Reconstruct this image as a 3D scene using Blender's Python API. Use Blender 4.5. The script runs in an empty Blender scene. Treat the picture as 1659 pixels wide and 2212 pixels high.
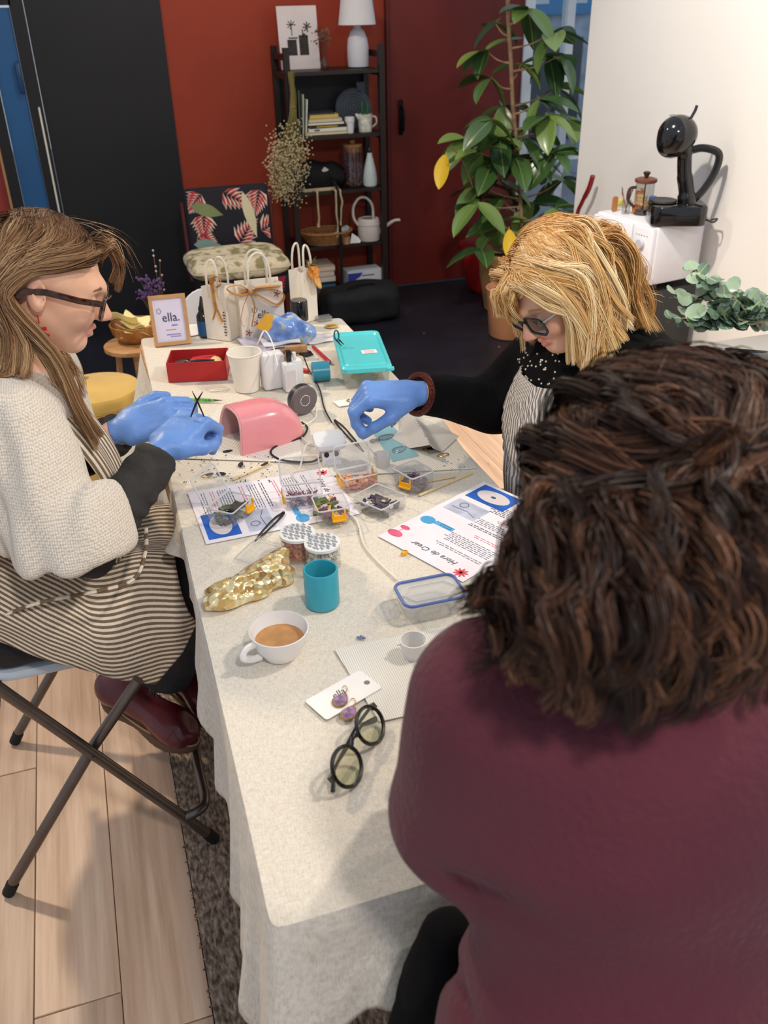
import bpy, math, random
import numpy as np
from mathutils import Vector, Matrix
random.seed(7); RNG = np.random.default_rng(11)
SC = bpy.context.scene; COL = SC.collection
PI = math.pi

# ------------------------------------------------------------------ camera
IW, IH, FP, CZ = 1659.0, 2212.0, 1910.0, 1.61
_th, _yaw, _roll = math.radians(30.2), math.radians(17.8), math.radians(-1.2)
C_F = np.array([math.sin(_yaw)*math.cos(_th), math.cos(_yaw)*math.cos(_th), -math.sin(_th)])
_r0 = np.array([math.cos(_yaw), -math.sin(_yaw), 0.0]); _u0 = np.cross(_r0, C_F)
C_R = _r0*math.cos(_roll) + _u0*math.sin(_roll); C_U = np.cross(C_R, C_F)
C_O = np.array([0, 0, CZ])
cam = bpy.data.cameras.new('camera'); camo = bpy.data.objects.new('camera', cam); COL.objects.link(camo)
cam.sensor_fit = 'HORIZONTAL'; cam.sensor_width = 36.0; cam.lens = 36.0*FP/IW; cam.clip_start = 0.02
cam.dof.use_dof = True; cam.dof.focus_distance = 1.75; cam.dof.aperture_fstop = 8.5
camo.matrix_world = Matrix(((C_R[0], C_U[0], -C_F[0], 0), (C_R[1], C_U[1], -C_F[1], 0), (C_R[2], C_U[2], -C_F[2], CZ), (0, 0, 0, 1)))
SC.camera = camo
try: SC.cycles.transparent_max_bounces = 24
except Exception: pass

# pixel of the 1659x2212 photograph -> point on a plane of the room
def ray(px, py): return C_F + C_R*(px-IW/2)/FP + C_U*(IH/2-py)/FP
def atz(px, py, z): d = ray(px, py); return C_O + d*((z-CZ)/d[2])
def aty(px, py, y): d = ray(px, py); return C_O + d*(y/d[1])
def atx(px, py, x): d = ray(px, py); return C_O + d*(x/d[0])

# ------------------------------------------------------------------ world, lights, exposure
wd = bpy.data.worlds.new('daylight'); SC.world = wd; wd.use_nodes = True
bg = wd.node_tree.nodes['Background']; bg.inputs[0].default_value = (0.80, 0.88, 1.0, 1); bg.inputs[1].default_value = 0.42
def spot(loc, target, power, col, radius=0.09, angle=100, blend=0.6):
    l = bpy.data.lights.new('ceiling_spot', 'SPOT'); l.energy = power; l.color = col; l.shadow_soft_size = radius
    l.spot_size = math.radians(angle); l.spot_blend = blend
    o = bpy.data.objects.new('ceiling_spot', l); COL.objects.link(o); o.location = loc
    o.rotation_euler = (Vector(target)-Vector(loc)).to_track_quat('-Z', 'Y').to_euler(); return o
WARM = (1.0, 0.80, 0.56); NEUT = (1.0, 0.90, 0.78)
spot((-0.9, 3.3, 2.75), (0.0, 1.5, 0.2), 120, WARM, 0.07, 110)
spot((1.75, 0.9, 2.75), (0.5, 1.5, 0.7), 75, NEUT, 0.08, 105)
spot((0.35, -0.6, 2.75), (0.3, 1.0, 0.8), 75, (1.0, 0.93, 0.88), 0.12, 110)
spot((0.75, 2.3, 2.75), (2.3, 2.6, 1.1), 165, NEUT, 0.06, 95)
spot((0.7, 4.0, 2.75), (0.9, 5.3, 0.6), 32, WARM, 0.1, 110)
SC.view_settings.view_transform = 'Standard'; SC.view_settings.look = 'None'
SC.view_settings.exposure = 0.45; SC.view_settings.gamma = 1.0; SC.view_settings.use_curve_mapping = False

# ------------------------------------------------------------------ materials
def lin(c):
    return tuple(((v/255)/12.92 if v/255 <= 0.04045 else ((v/255+0.055)/1.055)**2.4) for v in c) + (1.0,)
_M = {}
def mat(name, col, rough=0.5, metal=0.0, var=None, bump=None, trans=0.0, ior=1.45, spec=0.5, sheen=0.0, coat=0.0, emit=None, sss=0.0, stretch=None):
    """var=(scale, amount), bump=(scale, strength); procedural colour variation and relief"""
    if name in _M: return _M[name]
    m = bpy.data.materials.new(name); m.use_nodes = True; nt = m.node_tree; N = nt.nodes; L = nt.links
    b = N['Principled BSDF']; c = lin(col)
    b.inputs['Base Color'].default_value = c; b.inputs['Roughness'].default_value = rough; b.inputs['Metallic'].default_value = metal
    b.inputs['IOR'].default_value = ior; b.inputs['Specular IOR Level'].default_value = spec
    if trans: b.inputs['Transmission Weight'].default_value = trans
    if sheen: b.inputs['Sheen Weight'].default_value = sheen; b.inputs['Sheen Roughness'].default_value = 0.4
    if coat: b.inputs['Coat Weight'].default_value = coat; b.inputs['Coat Roughness'].default_value = 0.08
    if sss: b.inputs['Subsurface Weight'].default_value = sss; b.inputs['Subsurface Radius'].default_value = (0.01, 0.004, 0.002); b.inputs['Subsurface Scale'].default_value = 1.0
    if emit: b.inputs['Emission Color'].default_value = lin(emit[0]); b.inputs['Emission Strength'].default_value = emit[1]
    tc = N.new('ShaderNodeTexCoord'); src = tc.outputs['Object']
    if stretch:
        mp = N.new('ShaderNodeMapping'); mp.inputs['Scale'].default_value = stretch; L.new(src, mp.inputs[0]); src = mp.outputs[0]
    if var is None: var = (9.0, 0.05)
    nz = N.new('ShaderNodeTexNoise'); nz.inputs['Scale'].default_value = var[0]; nz.inputs['Detail'].default_value = 5; L.new(src, nz.inputs['Vector'])
    mr = N.new('ShaderNodeMapRange'); mr.inputs['From Min'].default_value = 0.3; mr.inputs['From Max'].default_value = 0.7
    mr.inputs['To Min'].default_value = 1-var[1]; mr.inputs['To Max'].default_value = 1+var[1]; L.new(nz.outputs[0], mr.inputs[0])
    mx = N.new('ShaderNodeVectorMath'); mx.operation = 'SCALE'; mx.inputs[0].default_value = c[:3]; L.new(mr.outputs[0], mx.inputs['Scale'])
    L.new(mx.outputs[0], b.inputs['Base Color'])
    if bump:
        n2 = N.new('ShaderNodeTexNoise'); n2.inputs['Scale'].default_value = bump[0]; n2.inputs['Detail'].default_value = 4; L.new(src, n2.inputs['Vector'])
        bp = N.new('ShaderNodeBump'); bp.inputs['Strength'].default_value = bump[1]; bp.inputs['Distance'].default_value = 0.01
        L.new(n2.outputs[0], bp.inputs['Height']); L.new(bp.outputs[0], b.inputs['Normal'])
    _M[name] = m; return m
def clear(name, tint=(255, 255, 255), gloss=0.10, rough=0.06, haze=0.0):
    """thin clear plastic or glass sheet: transparent with Fresnel gloss and a little milky haze"""
    if name in _M: return _M[name]
    m = bpy.data.materials.new(name); m.use_nodes = True; nt = m.node_tree; N = nt.nodes; L = nt.links
    N.remove(N['Principled BSDF']); out = N['Material Output']
    t = N.new('ShaderNodeBsdfTransparent'); t.inputs[0].default_value = lin(tint)
    d = N.new('ShaderNodeBsdfDiffuse'); d.inputs[0].default_value = (0.85, 0.85, 0.85, 1)
    g = N.new('ShaderNodeBsdfGlossy'); g.inputs['Roughness'].default_value = rough
    fr = N.new('ShaderNodeLayerWeight'); pw = N.new('ShaderNodeMath'); pw.operation = 'POWER'; pw.inputs[1].default_value = 4.0; L.new(fr.outputs['Facing'], pw.inputs[0])
    ad = N.new('ShaderNodeMath'); ad.operation = 'MULTIPLY_ADD'; ad.inputs[1].default_value = 0.55; ad.inputs[2].default_value = gloss; L.new(pw.outputs[0], ad.inputs[0])
    m1 = N.new('ShaderNodeMixShader'); m1.inputs[0].default_value = haze; L.new(t.outputs[0], m1.inputs[1]); L.new(d.outputs[0], m1.inputs[2])
    m2 = N.new('ShaderNodeMixShader'); L.new(ad.outputs[0], m2.inputs[0]); L.new(m1.outputs[0], m2.inputs[1]); L.new(g.outputs[0], m2.inputs[2])
    L.new(m2.outputs[0], out.inputs[0]); _M[name] = m; return m
def nmat(name, build, rough=0.6):
    """material with a custom colour graph: build(nodes, links, bsdf)"""
    if name in _M: return _M[name]
    m = bpy.data.materials.new(name); m.use_nodes = True; b = m.node_tree.nodes['Principled BSDF']
    b.inputs['Roughness'].default_value = rough; build(m.node_tree.nodes, m.node_tree.links, b); _M[name] = m; return m
def ramp(N, stops, interp='LINEAR'):
    r = N.new('ShaderNodeValToRGB'); cr = r.color_ramp; cr.interpolation = interp
    while len(cr.elements) < len(stops): cr.elements.new(0.5)
    for e, (p, c) in zip(cr.elements, stops): e.position = p; e.color = lin(c)
    return r
def bump_from(N, L, b, sock, strength, dist=0.01):
    bp = N.new('ShaderNodeBump'); bp.inputs['Strength'].default_value = strength; bp.inputs['Distance'].default_value = dist
    L.new(sock, bp.inputs['Height']); L.new(bp.outputs[0], b.inputs['Normal'])

# ------------------------------------------------------------------ mesh building
class B:
    def __init__(s): s.v = []; s.f = []; s.uv = None
    def add(s, vs, fs):
        o = len(s.v); s.v += [tuple(map(float, v)) for v in vs]; s.f += [tuple(i+o for i in f) for f in fs]; return s
    def box(s, c, size, rz=0.0, rx=0.0, ry=0.0):
        hx, hy, hz = size[0]/2, size[1]/2, size[2]/2
        M = (Matrix.Rotation(rz, 3, 'Z') @ Matrix.Rotation(ry, 3, 'Y') @ Matrix.Rotation(rx, 3, 'X'))
        vs = [Vector(c)+M @ Vector((x*hx, y*hy, z*hz)) for z in (-1, 1) for x, y in ((-1, -1), (1, -1), (1, 1), (-1, 1))]
        return s.add(vs, [(3, 2, 1, 0), (4, 5, 6, 7), (0, 1, 5, 4), (1, 2, 6, 5), (2, 3, 7, 6), (3, 0, 4, 7)])
    def rings(s, rings, cap0=True, cap1=True, closed=True):
        n = len(rings[0]); vs = [p for r in rings for p in r]; fs = []
        m = n if closed else n-1
        for k in range(len(rings)-1):
            for i in range(m):
                j = (i+1) % n; fs.append((k*n+i, k*n+j, (k+1)*n+j, (k+1)*n+i))
        if cap0: fs.append(tuple(range(n-1, -1, -1)))
        if cap1: fs.append(tuple(range((len(rings)-1)*n, len(rings)*n)))
        return s.add(vs, fs)
    def rbox(s, c, size, r=0.01, e=None, seg=4):
        """box with rounded vertical corners r and soft top/bottom edges e; c = centre of its base"""
        e = min(r, size[2]/2.01) if e is None else e
        prof = [(e, 0), (e*0.3, e*0.3), (0, e), (0, size[2]-e), (e*0.3, size[2]-e*0.3), (e, size[2])]
        return s.rings([[(c[0]+x, c[1]+y, c[2]+z) for x, y in rrect(size[0]-2*i, size[1]-2*i, max(r-i, 0.0005), seg)] for i, z in prof])
    def lathe(s, prof, c=(0, 0, 0), n=28, cap0=True, cap1=True):
        return s.rings([[(c[0]+r*math.cos(a), c[1]+r*math.sin(a), c[2]+z) for a in (2*PI*i/n for i in range(n))] for r, z in prof], cap0, cap1)
    def cup(s, ro, h, t=0.003, rt=None, c=(0, 0, 0), n=28, foot=0.0):
        """open vessel with wall thickness"""
        rt = ro if rt is None else rt
        return s.lathe([(ro-foot, 0), (ro, foot), (rt, h), (rt-t, h), (ro-t, t+0.001), (0.0005, t+0.001)], c, n, True, True)
    def tube(s, pts, r, n=8, cap=True, closed=False, flat=1.0):
        P = [Vector(p) for p in pts]; m = len(P); rs = [r]*m if not hasattr(r, '__len__') else list(r)
        T = [((P[(i+1) % m] if closed or i < m-1 else P[i])-(P[i-1] if closed or i > 0 else P[i])).normalized() for i in range(m)]
        up = Vector((0, 0, 1)) if abs(T[0].z) < 0.9 else Vector((1, 0, 0)); u = T[0].cross(up).normalized(); R = []
        for i in range(m):
            u = (u - T[i]*u.dot(T[i])).normalized(); w = T[i].cross(u)
            R.append([P[i]+(u*math.cos(2*PI*k/n)+w*math.sin(2*PI*k/n)*flat)*rs[i] for k in range(n)])
        if closed: R.append(R[0]); cap = False
        return s.rings(R, cap, cap)
    def prism(s, out, z0, z1):
        return s.rings([[(x, y, z0) for x, y in out], [(x, y, z1) for x, y in out]])
    def sheet(s, fn, nu, nv, thick=0.0, uvf=None):
        """grid surface fn(u, v) -> point; optional thickness along the grid normal"""
        P = [[Vector(fn(i/nu, j/nv)) for j in range(nv+1)] for i in range(nu+1)]
        idx = lambda i, j: i*(nv+1)+j
        top = [P[i][j] for i in range(nu+1) for j in range(nv+1)]
        fs = [(idx(i, j), idx(i+1, j), idx(i+1, j+1), idx(i, j+1)) for i in range(nu) for j in range(nv)]
        if not thick: return s.add(top, fs)
        bot = []
        for i in range(nu+1):
            for j in range(nv+1):
                a = P[min(i+1, nu)][j]-P[max(i-1, 0)][j]; b = P[i][min(j+1, nv)]-P[i][max(j-1, 0)]
                bot.append(P[i][j]-a.cross(b).normalized()*thick)
        n = len(top); f2 = [tuple(n+k for k in reversed(f)) for f in fs]
        rim = [idx(i, 0) for i in range(nu+1)]+[idx(nu, j) for j in range(1, nv+1)]+[idx(i, nv) for i in range(nu-1, -1, -1)]+[idx(0, j) for j in range(nv-1, 0, -1)]
        f3 = [(rim[(k+1) % len(rim)], rim[k], rim[k]+n, rim[(k+1) % len(rim)]+n) for k in range(len(rim))]
        return s.add(top+bot, fs+f2+f3)
    def sphere(s, c, r, n=14, m=9, sz=1.0):
        return s.lathe([(max(r*math.sin(PI*k/m), 1e-4), -r*sz*math.cos(PI*k/m)) for k in range(m+1)], c, n)
    def xf(s, M, start=0):
        s.v = s.v[:start]+[tuple(M @ Vector(v)) for v in s.v[start:]]; return s
def rrect(w, h, r, seg=4):
    out = []
    for cx, cy, a0 in ((w/2-r, h/2-r, 0), (-w/2+r, h/2-r, 90), (-w/2+r, -h/2+r, 180), (w/2-r, -h/2+r, 270)):
        for k in range(seg+1): a = math.radians(a0+90*k/seg); out.append((cx+r*math.cos(a), cy+r*math.sin(a)))
    return out
def ell(a, b, n=24, cx=0, cy=0): return [(cx+a*math.cos(2*PI*i/n), cy+b*math.sin(2*PI*i/n)) for i in range(n)]
def crom(pts, n=8):
    """Catmull-Rom curve through points"""
    P = [np.array(p, float) for p in pts]; P = [2*P[0]-P[1]]+P+[2*P[-1]-P[-2]]; out = []
    for i in range(1, len(P)-2):
        for k in range(n):
            t = k/n; a, b, c, d = P[i-1], P[i], P[i+1], P[i+2]
            out.append(0.5*(2*b+(c-a)*t+(2*a-5*b+4*c-d)*t*t+(3*b-a-3*c+d)*t**3))
    out.append(P[-2]); return out
def ob(name, b, material, parent=None, sharp=40, loc=None, rz=0.0, world=False, attrs=None):
    """one mesh object; world=True: coordinates are the room's and are moved under the parent's base"""
    if isinstance(b, B): vs, fs = b.v, b.f
    else: vs, fs = b
    me = bpy.data.meshes.new(name); vs = np.asarray(vs, float)
    if world and parent is not None:
        Mi = np.array(parent.matrix_basis.inverted()); vs = vs @ Mi[:3, :3].T + Mi[:3, 3]
    elif world and loc is not None: vs = vs - np.array(loc)
    me.from_pydata(vs.tolist(), [], [list(map(int, f)) for f in fs]); me.validate()
    if sharp:
        me.shade_smooth()
        if sharp < 180: me.set_sharp_from_angle(angle=math.radians(sharp))
    for m in (material if isinstance(material, (list, tuple)) else [material]): me.materials.append(m)
    if attrs:
        for k, a in attrs.items():
            at = me.attributes.new(k, 'FLOAT', 'POINT'); at.data.foreach_set('value', np.asarray(a, np.float32))
    o = bpy.data.objects.new(name, me); COL.objects.link(o)
    if parent is not None: o.parent = parent
    if loc is not None: o.location = loc
    o.rotation_euler = (0, 0, rz); return o
def tag(o, label, cat, group=None):
    o['label'] = label; o['category'] = cat
    if group: o['group'] = group
    return o
def thing(name, label, cat, loc=(0, 0, 0), rz=0.0, group=None):
    o = bpy.data.objects.new(name, None); o.empty_display_size = 0.05; COL.objects.link(o)
    o.location = tuple(map(float, loc)); o.rotation_euler = (0, 0, rz); o.matrix_basis = Matrix.Translation(Vector(tuple(map(float, loc)))) @ Matrix.Rotation(rz, 4, 'Z')
    return tag(o, label, cat, group)
def struct(name, b, m, parent=None, sharp=40, **k):
    o = ob(name, b, m, parent, sharp, **k)
    if parent is None: o['kind'] = 'structure'
    return o
def text(name, s, size, material, parent, loc, rot=(0, 0, 0), shear=0.0, thick=0.0003, align='CENTER', sx=1.0):
    c = bpy.data.curves.new('t', 'FONT'); c.body = s; c.size = size; c.shear = shear; c.align_x = align; c.align_y = 'CENTER'; c.extrude = thick; c.resolution_u = 2
    t = bpy.data.objects.new('t', c); COL.objects.link(t); bpy.context.view_layer.update()
    me = bpy.data.meshes.new_from_object(t.evaluated_get(bpy.context.evaluated_depsgraph_get())); bpy.data.objects.remove(t)
    me.materials.clear(); me.materials.append(material)
    o = bpy.data.objects.new(name, me); COL.objects.link(o); o.parent = parent; o.location = loc; o.rotation_euler = rot; o.scale = (sx, 1, 1); return o

# ------------------------------------------------------------------ signed-distance modelling (bodies, clothes)
def v3(*a): return np.array(a, float)
def cap(a, b, ra, rb=None):
    a = np.asarray(a, float); b = np.asarray(b, float); rb = ra if rb is None else rb; ba = b-a; l2 = max(ba @ ba, 1e-9)
    def f(P):
        q = P-a; t = np.clip((q @ ba)/l2, 0, 1); return np.linalg.norm(q-t[:, None]*ba, axis=1)-(ra+(rb-ra)*t)
    return f
def eli(c, r, R=None):
    c = np.asarray(c, float); r = np.asarray(r, float); R = None if R is None else np.asarray(R, float)
    def f(P):
        q = P-c
        if R is not None: q = q @ R
        k0 = np.linalg.norm(q/r, axis=1); k1 = np.linalg.norm(q/(r*r), axis=1); return k0*(k0-1)/np.maximum(k1, 1e-6)
    return f
def rb3(c, hs, r, R=None):
    c = np.asarray(c, float); hs = np.asarray(hs, float)
    def f(P):
        q = P-c
        if R is not None: q = q @ R
        q = np.abs(q)-hs+r; return np.linalg.norm(np.maximum(q, 0), axis=1)+np.minimum(q.max(axis=1), 0)-r
    return f
def smin(a, b, k): h = np.maximum(k-np.abs(a-b), 0)/k; return np.minimum(a, b)-h*h*k*0.25
def union(fs, k=0.02):
    def f(P):
        d = fs[0](P)
        for g in fs[1:]: d = smin(d, g(P), k)
        return d
    return f
def minus(f, g, k=0.01): return lambda P: -smin(-f(P), g(P), k)
def inter(f, g, k=0.01): return lambda P: -smin(-f(P), -g(P), k)
def half(p, n):
    p = np.asarray(p, float); n = np.asarray(n, float); n = n/np.linalg.norm(n); return lambda P: (P-p) @ n
def grow(f, d): return lambda P: f(P)-d
def under(f, M):
    """f given in a local frame, M = 4x4 local->world (with uniform scale)"""
    M = np.asarray(M, float); Mi = np.linalg.inv(M); s = abs(np.linalg.det(M[:3, :3]))**(1/3)
    return lambda P: f(P @ Mi[:3, :3].T + Mi[:3, 3])*s
def frame(o, x, up=(0, 0, 1), s=1.0):
    x = np.asarray(x, float); x = x/np.linalg.norm(x); up = np.asarray(up, float); y = np.cross(up, x); y /= np.linalg.norm(y); z = np.cross(x, y)
    M = np.eye(4); M[:3, 0] = x*s; M[:3, 1] = y*s; M[:3, 2] = z*s; M[:3, 3] = o; return M
def nets(fn, lo, hi, h):
    """surface nets over a sparse grid -> (verts, quads)"""
    lo = np.asarray(lo, float); hi = np.asarray(hi, float); S = 4
    nb = np.maximum(np.ceil((hi-lo)/(h*S)).astype(int), 1); dim = nb*S
    bi = np.stack(np.meshgrid(*[np.arange(n) for n in nb], indexing='ij'), -1).reshape(-1, 3)
    dc = fn(lo+(bi*S+(S-1)/2)*h); near = np.abs(dc) < h*S*1.75
    F = np.repeat(np.repeat(np.repeat(dc.reshape(nb), S, 0), S, 1), S, 2).astype(np.float32)
    offs = np.stack(np.meshgrid(*[np.arange(S)]*3, indexing='ij'), -1).reshape(-1, 3)
    idx = (bi[near][:, None, :]*S+offs[None]).reshape(-1, 3)
    for k in range(0, len(idx), 400000):
        q = idx[k:k+400000]; F[q[:, 0], q[:, 1], q[:, 2]] = fn(lo+q*h)
    I = F < 0; c = [np.s_[:-1], np.s_[1:]]
    cnt = sum(I[c[a], c[b], c[d]].astype(np.int8) for a in (0, 1) for b in (0, 1) for d in (0, 1)); act = (cnt > 0) & (cnt < 8)
    A = np.argwhere(act); num = -np.ones(act.shape, int); num[act] = np.arange(len(A))
    acc = np.zeros((len(A), 3)); w = np.zeros(len(A))
    corners = [np.array(k) for k in ((0, 0, 0), (1, 0, 0), (0, 1, 0), (1, 1, 0), (0, 0, 1), (1, 0, 1), (0, 1, 1), (1, 1, 1))]
    for i in range(8):
        for ax in range(3):
            if corners[i][ax]: continue
            p = A+corners[i]; q = p.copy(); q[:, ax] += 1
            fa = F[p[:, 0], p[:, 1], p[:, 2]]; fb = F[q[:, 0], q[:, 1], q[:, 2]]; m = (fa < 0) != (fb < 0)
            t = np.where(m, fa/np.where(m, fa-fb, 1), 0); pt = corners[i]+np.eye(3)[ax]*t[:, None]; acc[m] += pt[m]; w[m] += 1
    V = lo+(A+acc/w[:, None])*h; Q = []
    for ax in range(3):
        sl0 = [slice(None)]*3; sl1 = [slice(None)]*3; sl0[ax] = slice(None, -1); sl1[ax] = slice(1, None)
        a, b = I[tuple(sl0)], I[tuple(sl1)]; e = np.argwhere(a != b); u, v = (ax+1) % 3, (ax+2) % 3
        ok = (e[:, u] > 0) & (e[:, v] > 0) & (e[:, u] < act.shape[u]) & (e[:, v] < act.shape[v]); e = e[ok]
        if not len(e): continue
        fl = a[e[:, 0], e[:, 1], e[:, 2]]; qs = []
        for du, dv in ((1, 1), (0, 1), (0, 0), (1, 0)):
            g = e.copy(); g[:, u] -= du; g[:, v] -= dv; qs.append(num[g[:, 0], g[:, 1], g[:, 2]])
        q = np.stack(qs, 1); q[~fl] = q[~fl][:, ::-1]; Q.append(q[(q >= 0).all(1)])
    return V, np.concatenate(Q)
def joinm(*ms):
    V, Q, o = [], [], 0
    for v, q in ms: V.append(np.asarray(v)); Q += [[int(i)+o for i in f] for f in q]; o += len(v)
    return np.concatenate(V), Q
def relax(m, it=2):
    """a few passes of neighbour averaging"""
    V, Q = m; V = np.array(V); E = np.concatenate([Q[:, [0, 1]], Q[:, [1, 2]], Q[:, [2, 3]], Q[:, [3, 0]]])
    for _ in range(it):
        s = np.zeros_like(V); n = np.zeros(len(V)); np.add.at(s, E[:, 0], V[E[:, 1]]); np.add.at(n, E[:, 0], 1)
        np.add.at(s, E[:, 1], V[E[:, 0]]); np.add.at(n, E[:, 1], 1); V = 0.5*V+0.5*s/np.maximum(n, 1)[:, None]
    return V, Q

# ================================================================== THE ROOM
def wood_graph(c1, c2, c3, sc=(14, 1.2, 14), bumpk=0.15):
    def g(N, L, b):
        tc = N.new('ShaderNodeTexCoord'); oi = N.new('ShaderNodeObjectInfo')
        ad = N.new('ShaderNodeVectorMath'); ad.operation = 'ADD'; mu = N.new('ShaderNodeMath'); mu.operation = 'MULTIPLY'; mu.inputs[1].default_value = 37
        L.new(oi.outputs['Random'], mu.inputs[0]); L.new(tc.outputs['Object'], ad.inputs[0]); L.new(mu.outputs[0], ad.inputs[1])
        mp = N.new('ShaderNodeMapping'); mp.inputs['Scale'].default_value = sc; L.new(ad.outputs[0], mp.inputs[0])
        nz = N.new('ShaderNodeTexNoise'); nz.inputs['Scale'].default_value = 1.6; nz.inputs['Detail'].default_value = 8; nz.inputs['Roughness'].default_value = 0.65; L.new(mp.outputs[0], nz.inputs[0])
        r = ramp(N, [(0.30, c1), (0.52, c2), (0.75, c3)]); L.new(nz.outputs[0], r.inputs[0])
        hs = N.new('ShaderNodeHueSaturation'); mr = N.new('ShaderNodeMapRange'); mr.inputs['To Min'].default_value = 0.86; mr.inputs['To Max'].default_value = 1.12
        L.new(oi.outputs['Random'], mr.inputs[0]); L.new(mr.outputs[0], hs.inputs['Value']); L.new(r.outputs[0], hs.inputs['Color'])
        # scuffs: sparse dark marks
        s2 = N.new('ShaderNodeTexNoise'); s2.inputs['Scale'].default_value = 9; s2.inputs['Detail'].default_value = 9; L.new(ad.outputs[0], s2.inputs[0])
        r2 = ramp(N, [(0.235, (130, 110, 98)), (0.28, (255, 255, 255))]); L.new(s2.outputs[0], r2.inputs[0])
        mx = N.new('ShaderNodeMix'); mx.data_type = 'RGBA'; mx.blend_type = 'MULTIPLY'; mx.inputs[0].default_value = 0.7
        L.new(hs.outputs[0], mx.inputs[6]); L.new(r2.outputs[0], mx.inputs[7]); L.new(mx.outputs[2], b.inputs['Base Color'])
        bump_from(N, L, b, nz.outputs[0], bumpk, 0.004)
    return g
M_floor = nmat('floor_wood', wood_graph((180, 146, 120), (208, 176, 150), (226, 200, 176), (22, 1.0, 22)), 0.42)
M_gap = mat('floor_gap', (46, 38, 34), 0.9)
fl = struct('floor', B().box((0.35, 1.55, -0.05), (4.0, 3.8, 0.06)), M_gap, sharp=0)
PW = 0.157; X0 = -0.029
def plank_mesh(l):
    b = B(); w = PW-0.0016; e = 0.0012
    b.rings([[(sx*(w/2-i), sy*(l/2-i), z) for sx, sy in ((-1, -1), (1, -1), (1, 1), (-1, 1))] for i, z in ((0, -0.02), (0, -e), (e, 0))], False, True)
    me = bpy.data.meshes.new('plank'); me.from_pydata(b.v, [], b.f); me.materials.append(M_floor); return me
jy = {-1: 1.00, -3: 1.75, -2: 2.55, 0: 1.6}
for k in range(-10, 15):
    y = -0.35; cut = jy.get(k, random.uniform(0.2, 1.3)); ys = [-0.35]
    while cut-1.45 > -0.2: cut -= 1.45
    while cut < 3.3: ys.append(cut); cut += 1.45
    ys.append(3.45)
    for a, c in zip(ys[:-1], ys[1:]):
        if c-a < 0.05: continue
        me = plank_mesh(c-a-0.003); o = bpy.data.objects.new('plank', me); COL.objects.link(o); o.parent = fl; o.location = (X0+PW*(k+0.5), (a+c)/2, 0)
def g_dark(N, L, b):
    tc = N.new('ShaderNodeTexCoord'); nz = N.new('ShaderNodeTexNoise'); nz.inputs['Scale'].default_value = 2.2; nz.inputs['Detail'].default_value = 8; L.new(tc.outputs['Object'], nz.inputs[0])
    r = ramp(N, [(0.35, (16, 17, 24)), (0.6, (30, 31, 42)), (0.78, (60, 64, 84))]); L.new(nz.outputs[0], r.inputs[0])
    vo = N.new('ShaderNodeTexVoronoi'); vo.inputs['Scale'].default_value = 5.5; L.new(tc.outputs['Object'], vo.inputs[0])
    r2 = ramp(N, [(0.025, (190, 186, 178)), (0.045, (0, 0, 0))]); L.new(vo.outputs['Distance'], r2.inputs[0])
    mx = N.new('ShaderNodeMix'); mx.data_type = 'RGBA'; mx.blend_type = 'ADD'; mx.inputs[0].default_value = 0.8; L.new(r.outputs[0], mx.inputs[6]); L.new(r2.outputs[0], mx.inputs[7])
    L.new(mx.outputs[2], b.inputs['Base Color'])
struct('floor_back', B().box((0.6, 4.60, -0.036), (6.0, 2.3, 0.07)), nmat('floor_dark', g_dark, 0.45), sharp=0)

# back wall: black-painted stretch, red stretch, red door, glazed stretch
M_red = mat('red_wall', (146, 50, 24), 0.62, var=(1.6, 0.10), bump=(60, 0.08))
M_red2 = mat('red_door', (104, 28, 20), 0.5, var=(2.2, 0.14), bump=(40, 0.06))
M_blk = mat('black_wall', (19, 20, 25), 0.55, var=(3.0, 0.15), bump=(70, 0.06))
YW = 5.35
struct('wall_back', B().box(((0.563+1.80)/2, YW+0.05, 1.38), (1.80-0.563, 0.1, 2.8)), M_red, sharp=0)
wl = struct('wall_back_left', B().box(((-0.10+0.563)/2, YW+0.045, 1.38), (0.663, 0.11, 2.8)).box((-1.4, YW+0.05, 2.3), (2.4, 0.1, 1.0)), M_blk, sharp=0)
struct('wall_far_left', B().box((-1.45, YW+0.06, 1.38), (2.2, 0.1, 2.8)), mat('rose_wall', (150, 52, 44), 0.6), sharp=0)
# blue door in its black frame
d2 = struct('door_2', B().box((-0.232, YW+0.005, 0.80), (0.122, 0.03, 1.60)), mat('blue_door', (30, 88, 140), 0.4, var=(3, 0.08)), sharp=0)
struct('door_edge', B().box((-0.325, YW, 0.84), (0.055, 0.06, 1.72)).box((-0.136, YW, 0.84), (0.066, 0.05, 1.72)).box((-0.23, YW, 1.66), (0.14, 0.05, 0.10)), mat('black_frame', (15, 15, 17), 0.5), d2, 0, world=True)
struct('door_handle', B().rbox((-0.185, YW-0.03, 1.22), (0.028, 0.03, 0.14), 0.006), mat('blue_handle', (20, 62, 104), 0.35), d2, world=True)
struct('trim_1', B().box((-0.358, YW-0.01, 0.84), (0.012, 0.05, 1.72)), mat('tan_trim', (170, 128, 84), 0.5), sharp=0)
struct('trim_2', B().box((-0.122, YW-0.026, 0.87), (0.009, 0.012, 0.56)), mat('white_strip', (225, 220, 205), 0.5), sharp=0)
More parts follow.
